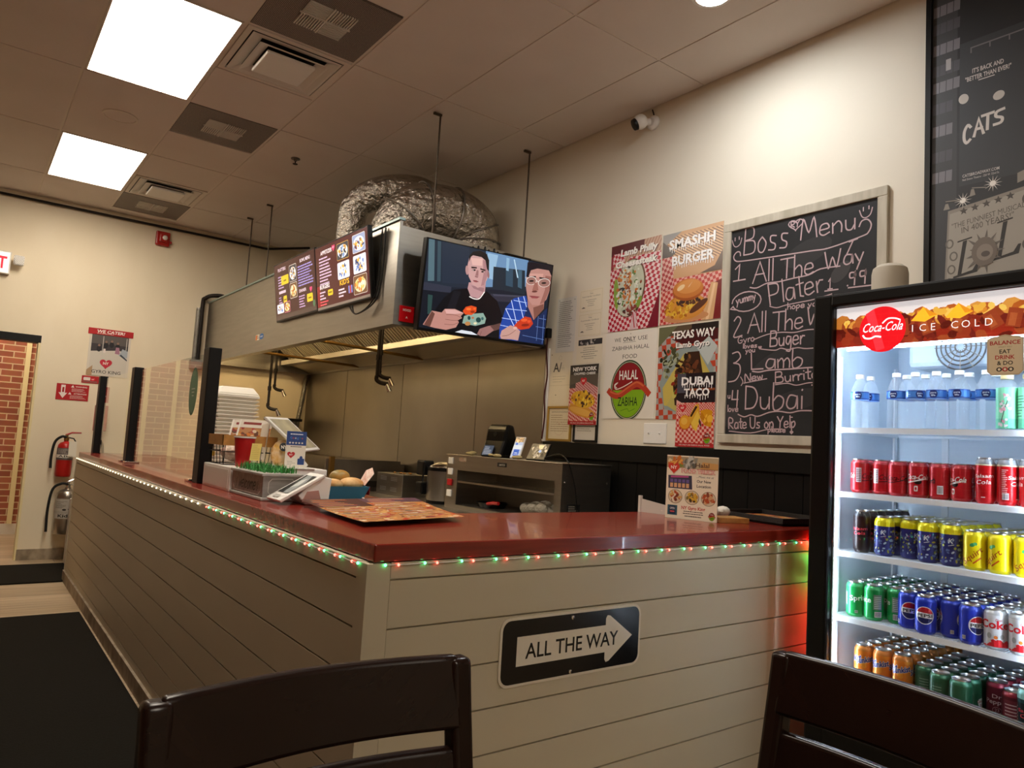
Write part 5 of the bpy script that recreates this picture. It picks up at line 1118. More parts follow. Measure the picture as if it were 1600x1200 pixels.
# paper notices
PC = '#e3d8bf'
def notice(lb, y0, z0, w, h, fn, off=.0, name='paper_notice', grp='paper notices beside the hood'):
    a = Art(w, h, PC); fn(a); t = poster(name, lb, 'notice', y0, z0, w, h, a, grp, th=.0012, m='print', off=off, edge='paper'); return t
def n1(a):
    a.rect(0, 0, a.w, a.h, '#d6d2c8'); a.lines(.02, a.h-.03, .14, 24, .0135, '#8c8882', .4, 3, mn=.8); a.rect(.01, .11, a.w-.02, .001, '#6a6660'); a.rect(.01, .21, a.w-.02, .001, '#6a6660'); a.ell(.02, a.h-.015, .004, .003, '#2a2420', 8); a.ell(a.w-.02, a.h-.02, .004, .003, '#2a2420', 8)
notice('grey printed regulations sheet nearest the television', 2.150, 1.995, .195, .375, n1)
def n2(a): a.ring(a.w/2, a.h-.012, .02, .008, .002, '#c8b88c', a0=180, a1=360); a.text('Texas', a.w/2, a.h-.035, .010, '#6a6252'); a.text('Food Handler Certificate', a.w/2, a.h-.053, .009, '#6a6252', w=.17); a.lines(.06, a.h-.075, .1, 4, .013, '#9a917e', .3, 2, 'C'); a.poly([(.02, .03), (.04, .04), (.05, .035), (.06, .03)], '#4a4438'); a.rect(.008, .008, a.w-.016, .0012, '#b9a878'); a.rect(.008, a.h-.01, a.w-.016, .0012, '#b9a878'); a.rect(.008, .008, .0012, a.h-.018, '#b9a878'); a.rect(a.w-.01, .008, .0012, a.h-.018, '#b9a878')
notice('cream food handler certificate at the top of the notices', 1.925, 2.243, .222, .156, n2)
notice('cream food handler certificate just below the topmost one', 1.928, 2.083, .222, .156, n2)
def n3(a):
    a.rect(.015, a.h-.045, a.w-.02, .038, '#2c2a28'); a.blobs(.12, a.h-.026, .09, .012, 12, ['#a8a49a', '#d0ccc2', '#5c5852'], .012, 3); a.lines(.03, a.h-.065, .18, 6, .014, '#8c8676', .3, 4, 'C')
notice('cream notice with a dark photo strip at its top', 1.931, 1.905, .245, .165, n3)
def n4(a):
    a.text('A/', .075, .235, .065, '#2a2826', w=.085, bold=.01); hand(a, 'hh', .115, .245, .03, .002, '#b0a890'); a.lines(.03, .20, .15, 3, .018, '#b4aa92', .2, 6); a.rect(.0, .14, a.w, .0015, '#b8ab8c'); a.ring(.1, .33, .016, .016, .002, '#c4b796'); a.ell(.07, .075, .005, .004, '#4a4030', 8); a.ell(.01, .355, .005, .004, '#6a6050', 8)
notice('yellowed inspection sheet marked with a large A and slash', 2.192, 1.627, .225, .365, n4)
def framed(lb, y0, z0, w, h, fm, fn, off=0):
    t = thing('framed_certificate', lb, 'framed paper', (XW, y0-w/2, z0), group='framed papers on the wall'); b = .014; d = .014
    MB().box(XW-d, y0-w, z0, XW-.001, y0, z0+b).box(XW-d, y0-w, z0+h-b, XW-.001, y0, z0+h).box(XW-d, y0-b, z0+b, XW-.001, y0, z0+h-b).box(XW-d, y0-w, z0+b, XW-.001, y0-w+b, z0+h-b).obj('frame', fm, t)
    MB().box(XW-.006, y0-w+b, z0+b, XW-.001, y0-b, z0+h-b).obj('paper', M['paper'], t)
    a = Art(w-2*b, h-2*b, '#dcd0b4'); fn(a); a.obj('print', M['print'], (XW-.0063, y0-b, z0+b), (0, -1, 0), (0, 0, 1), t)
def n5(a): a.text('CERTIFICATE OF OCCUPANCY', a.w/2, a.h-.03, .010, '#5a4a34', w=.17); a.lines(.02, a.h-.05, .19, 8, .015, '#a08c6c', .3, 3); a.ring(a.w/2, .07, .05, .045, .002, '#c8a890'); a.ell(a.w/2, .1, .005, .006, '#b07a60', 10)
framed('gold framed certificate below the inspection sheet', 2.185, 1.390, .245, .235, mat('gold_frame', '#b08d3c', .4, .4), n5)
def n6(a): a.rect(0, 0, a.w, a.h, '#cfcabf'); a.lines(.02, a.h-.03, .16, 16, .013, '#8f8a80', .35, 5)
framed('black framed licence partly hidden behind the narrow chopped cheese poster', 1.915, 1.390, .225, .31, M['blackm'], n6)
t = thing('light_switch', 'double light switch plate on the wall below the posters', 'light switch', (XW, 1.212, 1.40))
MB().rbox(XW-.007, 1.127, 1.400, XW-.0005, 1.300, 1.518, .003).obj('plate', M['white'], t)
for y in (1.255, 1.172): MB().box(XW-.0085, y-.006, 1.445, XW-.007, y+.006, 1.472).add([(XW-.0085, y-.004, 1.452), (XW-.018, y-.004, 1.463), (XW-.018, y+.004, 1.463), (XW-.0085, y+.004, 1.452), (XW-.0085, y-.004, 1.468), (XW-.0085, y+.004, 1.468)], [(0, 1, 2, 3), (1, 4, 5, 2), (0, 4, 1), (3, 2, 5)]).obj('toggle', M['white'], t)
t = thing('hanging_cable', 'thin red and black cord running down the edge of the stainless wall', 'cable', (XW, 2.22, 1.4))
MB().tube([(XW-.02, 2.215, 2.15), (XW-.018, 2.225, 2.0), (XW-.016, 2.205, 1.85), (XW-.018, 2.222, 1.7), (XW-.016, 2.21, 1.55), (XW-.018, 2.225, 1.40)], .006, 6, smoothpath=6).obj('cord', mat('dark_red_cord', '#4a1a18', .5), t, True)
MB().rbox(XW-.045, 2.195, 2.10, XW-.001, 2.235, 2.17, .006).obj('adapter', M['black'], t)
tag(MB().box(XW-.012, 2.206, 1.384, XW-.0005, 2.234, 2.03).obj('corner_strip', M['white']), 'white corner strip between the stainless wall and the notices', 'trim strip')

# ------------------------------------------------------------------ chalkboard
t = thing('chalkboard', 'large framed chalkboard with the hand written boss menu', 'chalkboard', (XW, .33, 1.42))
y0, w_, z0, h_ = .765, .878, 1.42, 1.183; b = .046
MB().box(XW-.022, y0-w_, z0, XW-.001, y0, z0+b).box(XW-.022, y0-w_, z0+h_-b, XW-.001, y0, z0+h_).box(XW-.0215, y0-b, z0+b, XW-.001, y0, z0+h_-b).box(XW-.0215, y0-w_, z0+b, XW-.001, y0-w_+b, z0+h_-b).obj('frame', M['framewood'], t, bevel=.003)
MB().box(XW-.012, y0-w_+b, z0+b, XW-.001, y0-b, z0+h_-b).obj('slate', M['black_board'], t)
a = Art(w_, h_); CH = '#c3a8ac'; SW = .0062; a.box = (b, b, w_-b, h_-b)
a.ell(.49, .945, .13, .06, '#29292c', 26, .3); a.ell(.66, .82, .06, .035, '#3a383a', 18, .8); a.ell(.09, .12, .05, .06, '#39373a', 18, .4); a.ell(.3, .42, .12, .03, '#28282b', 18, .5); a.ell(.45, .22, .14, .05, '#27272a', 18, .2)
def sm_(x, y, r): a.stroke([(x-r, y+.01), (x-r*.6, y-r*.7), (x, y-r), (x+r*.7, y-r*.6), (x+r, y+.012)], SW*.8, CH, 5); a.stroke([(x-.012, y+r*.7), (x-.012, y+.004)], SW*.8, CH); a.stroke([(x+.014, y+r*.75), (x+.014, y+.008)], SW*.8, CH)
sm_(.079, 1.078, .03); sm_(.776, 1.085, .03)
hand(a, 'Boss', .125, .994, .145, SW*1.1, CH, w=.275, rot=-.02); hand(a, 'Menu', .452, 1.013, .10, SW*1.1, CH, w=.29)
P = [(.423+.04*16*sin(q)**3/16, 1.098+.03*(13*cos(q)-5*cos(2*q)-2*cos(3*q)-cos(4*q))/16) for q in [2*pi*i/20 for i in range(21)]]; a.stroke(P, SW*.9, CH); hand(a, 'RY', .397, 1.085, .03, SW*.9, CH, w=.05)
a.stroke([(.746, 1.019), (.758, 1.043), (.785, 1.045), (.802, 1.018), (.79, .985), (.758, .971), (.6, .945), (.503, .948), (.3, .955), (.121, .963), (.075, .972), (.062, .997), (.08, 1.018), (.1, 1.015), (.104, .995)], SW, CH, 4); a.stroke([(.72, .962), (.69, .90)], SW, CH); a.stroke([(.70, .955), (.74, .963)], SW*.8, CH)
hand(a, '1', .065, .862, .085, SW*1.1, CH, w=.1); hand(a, 'All', .185, .833, .108, SW*1.1, CH, w=.13); hand(a, 'The', .345, .832, .10, SW*1.1, CH, w=.19); hand(a, 'Way', .585, .845, .082, SW*1.1, CH, w=.2, rot=.05)
a.stroke([(.17, .814), (.21, .806), (.27, .822), (.34, .82), (.42, .826), (.5, .83), (.56, .85), (.657, .848)], SW, CH, 4)
hand(a, 'Plater', .285, .705, .11, SW*1.1, CH, w=.30, rot=.12); hand(a, '1', .60, .745, .05, SW, CH, w=.03); hand(a, '.99', .69, .748, .065, SW*1.1, CH, w=.11); a.stroke([(.585, .738), (.65, .738)], SW, CH); a.stroke([(.70, .738), (.815, .735)], SW, CH)
P = [(.15+.088*cos(q), .742+.052*sin(q)) for q in [2*pi*i/18+3.5 for i in range(18)]]; a.stroke(P, SW, CH); a.stroke([(.07, .725), (.052, .712), (.085, .705)], SW, CH); hand(a, 'yummy', .088, .735, .042, SW*.9, CH, w=.125, rot=.12)
a.stroke([(.29, .70), (.33, .688), (.38, .695), (.45, .70), (.53, .705), (.62, .72)], SW*.8, CH, 4); hand(a, 'hope you like', .39, .672, .03, SW*.8, CH, w=.26)
hand(a, '2', .075, .562, .105, SW*1.1, CH, w=.07); hand(a, 'All', .165, .573, .10, SW*1.1, CH, w=.115); hand(a, 'The', .31, .570, .095, SW*1.1, CH, w=.175); hand(a, 'Way', .50, .585, .085, SW*1.1, CH, w=.2)
hand(a, 'Gyro', .107, .522, .036, SW*.8, CH, w=.105, rot=.08); hand(a, 'loves', .138, .495, .024, SW*.8, CH, w=.09); hand(a, 'you', .155, .472, .024, SW*.8, CH, w=.06); a.heart(.24, .492, .011, '#b99aa0')
hand(a, 'Buger', .298, .493, .078, SW*1.1, CH, w=.19); a.stroke([(.2, .535), (.28, .556), (.36, .56), (.43, .553), (.5, .56), (.58, .555)], SW*.8, CH, 4); a.stroke([(.246, .484), (.28, .478), (.33, .472), (.36, .48), (.40, .47), (.45, .476), (.5, .468), (.6, .47)], SW*.8, CH, 4)
a.stroke([(.075, .472), (.11, .478), (.125, .45), (.1, .425), (.085, .42), (.12, .41), (.125, .37), (.1, .33), (.056, .322)], SW*1.1, CH, 4); hand(a, 'Lamb', .19, .382, .085, SW*1.1, CH, w=.30); a.stroke([(.2, .372), (.24, .366), (.3, .373), (.42, .373), (.52, .375), (.6, .37)], SW*1.1, CH, 4)
hand(a, 'New', .158, .318, .04, SW, CH, w=.11, rot=.1); a.stroke([(.15, .312), (.285, .33)], SW*.8, CH); a.stroke([(.13, .345), (.145, .32), (.135, .3)], SW*.8, CH, 3); hand(a, 'Burrito', .335, .306, .055, SW, CH, w=.235, rot=.08); a.stroke([(.335, .298), (.4, .303), (.45, .292), (.52, .302), (.6, .297)], SW*.8, CH, 4)
hand(a, '4', .078, .19, .085, SW*1.1, CH, w=.055); hand(a, 'Dubai', .155, .178, .118, SW*1.2, CH, w=.34); hand(a, 'Taco', .53, .18, .11, SW*1.1, CH, w=.25); hand(a, 'u', .055, .235, .03, SW*.8, CH); hand(a, 'love', .055, .165, .032, SW*.8, CH, w=.07)
a.stroke([(.122, .15), (.16, .137), (.2, .148), (.24, .14), (.305, .16), (.36, .165), (.42, .158), (.48, .168), (.6, .165)], SW, CH, 4)
hand(a, 'Rate Us on Yelp', .066, .075, .055, SW, CH, w=.39, rot=.03); hand(a, '-', .42, .12, .04, SW*.8, CH); hand(a, 'please', .300, .062, .026, SW*.8, CH, w=.10); a.stroke([(.07, .062), (.2, .055), (.3, .075), (.38, .078)], SW*.8, CH, 4); a.heart(.43, .062, .01, CH)
a.obj('chalk_writing', M['print'], (XW-.0122, y0, z0), (0, -1, 0), (0, 0, 1), t, dz=.00002)

# ------------------------------------------------------------------ framed city photograph
t = thing('framed_photo', 'tall black framed city photo of theatre billboards behind the drinks fridge', 'picture', (XW, -.72, 2.0))
y0, w_, z0, h_ = -.272, .90, 1.78, 1.635; b = .022
MB().box(XW-.03, y0-w_, z0, XW-.001, y0, z0+b).box(XW-.03, y0-w_, z0+h_-b, XW-.001, y0, z0+h_).box(XW-.03, y0-b, z0+b, XW-.001, y0, z0+h_-b).box(XW-.03, y0-w_, z0+b, XW-.001, y0-w_+b, z0+h_-b).obj('frame', M['black'], t)
MB().box(XW-.014, y0-w_+b, z0+b, XW-.001, y0-b, z0+h_-b).obj('backing', M['black'], t)
a = Art(w_-2*b, h_-2*b, '#26272a'); H0 = z0+b; Yy = y0-b
def U_(y, z): return (Yy-y, z-H0)
a.rect(0, 0, .10, 1.6, '#3a3a3d'); a.rect(.1, .95, .8, .7, '#1f2023')
for k, (z, n) in enumerate(((3.30, 3), (3.22, 3), (3.125, 3), (3.03, 3), (2.955, 3), (2.86, 2), (2.76, 2), (2.645, 2), (2.555, 2))):
    for q in range(n+1): a.rect(.004+q*.027, z-H0, .024, .048, '#77747a' if k % 2 == 0 else '#4c4b50', -.03)
a.rect(.055, 3.045-H0, .02, .05, '#a8a4a4'); a.rect(.11, 2.52-H0, .42, .62, '#34363a'); a.rect(.15, 3.105-H0, .3, .006, '#6e6c6e')
for k in range(4): a.rect(.15+k*.07, 3.085-H0, .005, .025, '#6e6c6e')
CW = '#c9c2be'
a.text("IT'S BACK AND", .215, 2.995-H0, .020, CW, w=.115, bold=.02, rot=-.0); a.text('"BETTER THAN EVER!"', .215, 2.965-H0, .020, CW, w=.168, bold=.02); a.rect(.18, 2.955-H0, .06, .004, CW)
a.ell(.125, 2.895-H0, .019, .022, '#c3bdb6', 20, .3); a.ell(.255, 2.865-H0, .021, .019, '#c3bdb6', 20, .3)
hand_ = [('C', ['.7,.85 .4,1 .1,.6 .2,.1 .65,.1'])]
def brush(pts, x, y, w, h): a.stroke([(x+p[0]*w, y+p[1]*h) for p in pts], .0115, '#d2cbc5', 4 if len(pts) > 3 else 0)
Q = 2.725-H0
brush([(.9, .85), (.55, 1), (.15, .7), (.1, .25), (.4, 0), (.85, .15)], .125, Q-.025, .03, .075); brush([(0, 0), (.5, 1), (1, .05)], .165, Q-.005, .035, .07); brush([(.2, .4), (.85, .4)], .165, Q-.005, .035, .07); brush([(0, .95), (1, 1)], .195, Q+.02, .042, .055); brush([(.5, .95), (.45, 0)], .195, Q+.01, .042, .06); brush([(1, 1), (.3, .9), (.2, .6), (.8, .4), (.7, .1), (0, .05)], .238, Q+.018, .036, .06)
a.text('CATSBROADWAY.COM', .19, 2.555-H0, .013, CW, w=.135, bold=.01); a.text('Neil Simon Theatre - 250 W. 52nd St.', .19, 2.54-H0, .009, CW, w=.135)
# lower billboard
bl = [U_(-.325, 2.0), U_(-.335, 2.432), U_(-1.16, 2.50), U_(-1.16, 2.0)]
B0 = '#a59d92'
a.poly([(.045, .0), (.068, .622), (.9, .74), (.9, 0)], '#8e867c'); a.poly([(.053, .0), (.075, .608), (.9, .725), (.9, 0)], B0)
for k in range(5): a.star(.128+k*.042, .61+k*.006, .017, '#4a443f')
a.text('"THE FUNNIEST MUSICAL', .215, .560, .023, '#5a534c', w=.265, rot=.14, shear=.1); a.text('IN 400 YEARS!"', .215, .530, .026, '#5a534c', w=.19, rot=.14, shear=.1)
def bigL(x, y): a.poly([(x+.015, y), (x+.03, y+.005), (x+.052, y+.15), (x+.036, y+.147)], '#2e2a28'); a.poly([(x+.015, y+.145), (x+.07, y+.155), (x+.07, y+.161), (x+.016, y+.151)], '#2e2a28'); a.poly([(x, y-.004), (x+.09, y+.012), (x+.098, y+.05), (x+.088, y+.05), (x+.072, y+.022), (x, y+.004)], '#2e2a28')
bigL(.09, .335); bigL(.235, .385)
R = random.Random(5)
for k in range(13):
    an = k*2*pi/13; rr2 = R.uniform(.055, .085); a.poly([(.205+.03*cos(an-.25), .425+.04*sin(an-.25)), (.205+rr2*cos(an), .425+rr2*1.1*sin(an)), (.205+.03*cos(an+.25), .425+.04*sin(an+.25))], '#6a625b')
a.ell(.205, .425, .046, .06, '#75695f', 22); a.ell(.207, .422, .03, .034, '#8d8176', 18); a.ell(.21, .415, .016, .012, '#5a504a', 14)
for k in range(7): a.ring(.075+.008*(k % 3), .15+k*.055, .016, .02, .006, '#6b645d')
for k in range(7): a.ring(.36+.008*(k % 3), .25+k*.06, .024, .026, .009, '#5c554f')
a.poly([(.12, .27), (.30, .315), (.29, .335), (.125, .29)], '#8a8278'); a.text('SOMETHING', .19, .285, .014, '#6b645d', w=.1, rot=.14); a.text('Rotten!', .19, .215, .06, '#4a443f', w=.2, rot=.12)
for x, y in ((.125, .655), (.235, .70)):
    for k in range(12): an = k*pi/6; a.poly([(x+.003*cos(an+1.57), y+.003*sin(an+1.57)), (x+.034*cos(an), y+.034*sin(an)), (x-.003*cos(an+1.57), y-.003*sin(an+1.57))], '#cfc8c0')
    a.ell(x, y, .011, .011, '#efeae4', 14)
a.stroke([(.06, .665), (.12, .66)], .004, '#8e867c'); a.stroke([(.16, .70), (.21, .69)], .004, '#8e867c'); a.poly([(.05, .63), (.075, .63), (.068, .655), (.058, .655)], '#8e867c'); a.poly([(.15, .665), (.172, .668), (.166, .695), (.156, .695)], '#8e867c')
a.poly([(.32, .72), (.5, .78), (.5, .73), (.32, .68)], '#8e867c')
a.obj('photo', M['print'], (XW-.0142, Yy, H0), (0, -1, 0), (0, 0, 1), t)

# security camera
t = thing('security_camera', 'white dome security camera on the wall just under the ceiling', 'camera', (XW-.02, 1.33, 3.38))
MB().lathe([(.045, 0), (.045, .012), (.03, .03)], (0, 0, 0), 24, Matrix.Translation((XW-.001, 1.33, 3.37)) @ Matrix.Rotation(-pi/2, 4, 'Y')).obj('mount', M['white'], t, True)
cc = Vector((XW-.085, 1.365, 3.362)); d = Vector((-.45, .30, -.32)).normalized()
MB().ball(cc, .046, 12).tube([Vector((XW-.03, 1.335, 3.37)), cc], .02, 12).obj('ball', M['white'], t, True)
MB().tube([cc+d*.030, cc+d*.048], [.037, .034], 20).obj('lens_face', M['black'], t, True)
MB().tube([cc+d*.048, cc+d*.050], .010, 14).obj('lens', mat('lens_glass', '#2a3038', .05), t, True)
MB().tube([(XW-.004, 1.32, 3.39), (XW-.004, 1.345, ZC-.01)], .004, 6).obj('cable', M['black'], t)

# ------------------------------------------------------------------ glass guard on the counter
t = thing('sneeze_guard', 'glass sneeze guard with three black posts on the far counter', 'glass guard', (.11, 3.9, HC))
PZ = HC+.655
for y in (2.06, 3.93, 5.44): 
    MB().rbox(.075, y-.05, HC, .135, y+.05, PZ, .004).obj('post', M['blackm'], t)
for y0, y1 in ((2.112, 3.878), (3.982, 5.388)): MB().box(.101, y0, HC+.012, .109, y1, PZ-.02).obj('glass_panel', M['glass'], t)
for y in (2.15, 3.84, 4.02): MB().rbox(.06, y-.035, HC, .15, y+.035, HC+.012, .003).obj('foot_plate', M['chrome'], t)
a = Art(.17, .26); a.ell(.085, .13, .08, .125, '#3f6d52', 30); a.ell(.085, .13, .07, .112, '#5c8a6c', 30); a.lines(.05, .14, .07, 3, .018, '#b8ccbc', .4, 2, 'C')
a.obj('sticker', M['print'], (.0995, 2.43, HC+.32), (0, -1, 0), (0, 0, 1), t)

# ------------------------------------------------------------------ things on the counter
def paint_box(x0, y0, z0, x1, y1, z1, r=.006): return MB().rbox(x0, y0, z0, x1, y1, z1, r)
t = thing('cash_drawer', 'white cash drawer on the counter behind the planter box', 'cash drawer', (.30, 1.72, HC))
MB().rbox(.085, 1.535, HC, .52, 1.955, HC+.105, .004).obj('case', M['white'], t)
MB().box(.0835, 1.56, HC+.012, .0849, 1.93, HC+.092).obj('drawer_front', M['whitem'], t)
DZ = HC+.105
# planter
t = thing('planter_box', 'grey wooden planter box reading welcome with green artificial grass', 'planter', (.17, 1.32, HC))
px0, px1, py0, py1 = .095, .235, 1.135, 1.515
MB().add([(px0, py0, HC), (px1, py0, HC), (px1, py1, HC), (px0, py1, HC), (px0-.004, py0-.004, HC+.095), (px1+.004, py0-.004, HC+.095), (px1+.004, py1+.004, HC+.095), (px0-.004, py1+.004, HC+.095)], [(0, 1, 2, 3), (4, 5, 6, 7), (0, 1, 5, 4), (1, 2, 6, 5), (2, 3, 7, 6), (3, 0, 4, 7)]).obj('box', M['greywood'], t)
MB().rbox(px0-.012, py0-.012, HC+.093, px1+.012, py1+.012, HC+.105, .003).rbox(px0-.010, py0-.010, HC, px1+.010, py1+.010, HC+.012, .003).obj('rim', M['greyrim'], t)
a = Art(.36, .075); 
for q, o in ((.0022, 0),):
    a.stroke([(.03, .006), (.33, .006), (.34, .016), (.352, .02), (.352, .056), (.34, .06), (.33, .07), (.03, .07), (.02, .06), (.008, .056), (.008, .02), (.02, .016), (.03, .006)], q, '#f2eee6')
hand(a, 'welcome', .078, .02, .055, .0046, '#161514', w=.215, shear=.2); a.stroke([(.055, .02), (.05, .038), (.06, .055)], .003, '#2e2c2a', 3); a.stroke([(.305, .02), (.312, .038), (.3, .055)], .003, '#2e2c2a', 3)
for k in range(5): a.ell(.048-.006*(k % 2), .022+k*.008, .004, .0025, '#2e2c2a', 8, .5); a.ell(.314+.006*(k % 2), .022+k*.008, .004, .0025, '#2e2c2a', 8, -.5)
a.obj('lettering', M['print'], (px0-.0045, py1-.01, HC+.014), (0, -1, 0), (.04, 0, 1), t)
a = Art(.12, .075); a.stroke([(.02, .006), (.10, .006), (.112, .02), (.112, .056), (.10, .07), (.02, .07), (.008, .056), (.008, .02), (.02, .006)], .0022, '#d4d0c8'); a.obj('end_panel_lines', M['print'], (px0+.01, py0-.0046, HC+.014), (1, 0, 0), (0, -.04, 1), t)
g = MB(); R = random.Random(2)
for k in range(620):
    x, y = R.uniform(px0+.004, px1-.004), R.uniform(py0+.004, py1-.004); h = R.uniform(.018, .042); an = R.uniform(0, 2*pi); l = R.uniform(.0, .028); wd = .0016
    b0 = Vector((x, y, HC+.10)); m_ = b0+Vector((cos(an)*l*.4, sin(an)*l*.4, h*.6)); e = b0+Vector((cos(an)*l, sin(an)*l, h)); s_ = Vector((-sin(an), cos(an), 0))*wd
    g.add([b0-s_, b0+s_, m_+s_, m_-s_, e], [(0, 1, 2, 3), (3, 2, 4)])
g.box(px0, py0, HC+.096, px1, py1, HC+.102); tag(g.obj('grass', M['grass'], t), kind='stuff')
# terminal
t = thing('payment_terminal', 'white wedge shaped payment terminal at the front of the counter', 'payment terminal', (.2, 1.03, HC))
ty0, ty1 = .965, 1.105
MY = Matrix(((1, 0, 0, 0), (0, 0, 1, 0), (0, 1, 0, 0), (0, 0, 0, 1)))      # x,z profile swept along y
MB().prism([(.262, HC+.108), (.30, HC+.10), (.292, HC+.002), (.20, HC+.002), (.172, HC+.034), (.20, HC+.062)], ty0+.006, ty1-.006, MY).obj('body', M['white'], t, bevel=.004)
MB().prism([(.098, HC+.018), (.265, HC+.115), (.272, HC+.106), (.108, HC+.008)], ty0, ty1, MY).obj('tablet', M['white'], t, bevel=.003)
Ud = Vector((.167, 0, .097)).normalized(); 
a = Art(.115, .19); a.rect(.008, .045, .10, .125, '#9aa0a0'); a.poly([(.008, .045), (.06, .045), (.025, .17), (.008, .17)], '#2a2c2e'); a.poly([(.07, .17), (.108, .17), (.108, .12)], '#3a3c3e'); a.poly([(.05, .08), (.09, .1), (.07, .15), (.04, .13)], '#d0d4d2'); a.rect(.03, .012, .055, .018, '#c8c6c0')
a.obj('display', M['gloss'], Vector((.098, ty1-.012, HC+.018))+Vector((-.0012, 0, .0012)), (0, -1, 0), Ud, t)
MB().prism([(.186, HC+.012), (.262, HC+.012), (.248, HC+.055), (.205, HC+.05)], ty0+.0015, ty0+.0055, MY).obj('printer_slot', mat('terminal_pink', '#b98a80', .3), t)
MB().box(.20, ty0+.01, HC, .292, ty1-.01, HC+.003).obj('rubber_foot', M['rubber'], t)
MB().tube([(.297, 1.0, HC+.012), (.34, 1.0, HC+.006), (.44, 1.05, HC+.006), (.53, 1.16, HC+.006), (.55, 1.25, HC+.006), (.50, 1.31, HC+.006)], .0045, 8, smoothpath=6).obj('cable', M['white'], t, True)
# wire basket with menus
t = thing('wire_basket', 'black wire basket lined with brown paper on the cash drawer', 'basket', (.20, 1.80, DZ))
bx0, bx1, by0, by1 = .10, .315, 1.70, 1.90; wb = MB()
for z, e in ((DZ+.003, 0), (DZ+.06, .006), (DZ+.125, .012)): wb.tube([(bx0-e, by0-e, z), (bx1+e, by0-e, z), (bx1+e, by1+e, z), (bx0-e, by1+e, z), (bx0-e, by0-e, z)], .0022, 6)
for k in range(5):
    x = bx0+(bx1-bx0)*k/4
    for y, s_ in ((by0, -1), (by1, 1)): wb.tube([(x, y, DZ+.003), (x, y+s_*.012, DZ+.125)], .0016, 5)
    y = by0+(by1-by0)*k/4
    for x, s_ in ((bx0, -1), (bx1, 1)): wb.tube([(x, y, DZ+.003), (x+s_*.012, y, DZ+.125)], .0016, 5)
wb.obj('wire_frame', M['black'], t)
e = .015; bb = MB()
for (xa, ya, xb, yb2) in ((bx0-e, by0-e, bx1+e, by0-e+.003), (bx0-e, by1+e-.003, bx1+e, by1+e), (bx0-e, by0-e, bx0-e+.003, by1+e), (bx1+e-.003, by0-e, bx1+e, by1+e)): bb.box(xa, ya, DZ+.088, xb, yb2, DZ+.135)
bb.obj('paper_band', M['cardboard'], t)
def menu_art(w_, h_, seed, dark=False):
    a = Art(w_, h_, '#b9804f'); R = random.Random(seed); a.blobs(w_*.5, h_*.5, w_*.62, h_*.62, 210, ['#b8401e', '#d07a2c', '#d8a864', '#982c1c', '#c98a40', '#6a3a26', '#e6d2b4', '#b4562c', '#c89a60', '#a83a48'], w_*.085, seed)
    return a
t = thing('menu_sheet', 'folded orange and red menu sheets standing in the wire basket', 'menu', (.2, 1.8, DZ))
for k, (x, dx, tl) in enumerate(((.13, .16, .05), (.15, .155, .075))):
    O = Vector((x, 1.82-k*.03, DZ+.03)); a = menu_art(.15, .19, 3+k); a.rect(0, .15, .15, .04, '#e2d8c8'); a.rect(.02, .165, .08, .012, '#8a3028'); a.rect(0, 0, .008, .19, '#efe8dc')
    V = Vector((.25, .30-.1*k, 1)); 
    me = a.obj('sheet', M['print'], O, (1, -.15, 0), V, t)
MB().add([(.268, 1.78, DZ+.03), (.268, 1.67, DZ+.03), (.285, 1.68, DZ+.20), (.285, 1.78, DZ+.19)], [(0, 1, 2, 3)]).add([(.270, 1.78, DZ+.03), (.270, 1.67, DZ+.03), (.287, 1.68, DZ+.20), (.287, 1.78, DZ+.19)], [(0, 1, 2, 3)]).obj('side_sheet', M['paper'], t)
t = thing('chip_bag', 'crumpled snack packets inside the wire basket', 'snack packet', (.2, 1.78, DZ))
me = MB().ball((.20, 1.80, DZ+.055), .06, 8, 1.5, 1.3, .75).obj('packet', mat('pink_packet', '#b98a78', .4, noise=((30, 30, 30), .9, '#e2d4c0'), bump=((40, 40, 40), .8, .02)), t, True)
# red cup
t = thing('paper_cup', 'red plastic cup with a yellow note in front of the wire basket', 'cup', (.155, 1.60, DZ))
MB().lathe([(.0001, .002), (.030, 0), (.0315, .004), (.044, .125), (.0465, .127), (.0465, .131), (.0425, .131), (.030, .008), (.0001, .006)], (.155, 1.60, DZ), 32).obj('cup', M['red'], t, True)
MB().lathe([(.0445, .125), (.047, .127), (.047, .132), (.042, .132)], (.155, 1.60, DZ), 32, caps=False).obj('rim', M['white'], t, True)
a = Art(.045, .075, '#e8cf74'); a.lines(.004, .066, .036, 8, .008, '#b89a48', .2, 3)
a.obj('note', M['print'], (.165, 1.548, DZ+.03), (1, .12, 0), (.1, .05, 1), t)
# black and white round logo bag
t = thing('snack_bag', 'yellow snack bag with a round badge beside the red cup', 'snack bag', (.33, 1.69, DZ))
MB().ball((.35, 1.665, DZ+.062), .064, 9, .85, .5, 1.0).obj('bag', mat('yellow_bag', '#d8a02a', .4, noise=((30, 30, 30), .7, '#efe2c4'), bump=((30, 30, 30), .7, .02)), t, True)
a = Art(.044, .044); a.ell(.022, .022, .02, .02, '#1c2028', 22); a.text('NY', .022, .014, .016, '#efe8dc', w=.024, bold=.02); a.obj('badge', M['print'], (.318, 1.622, DZ+.072), (1, -.2, 0), (0, .2, 1), t)
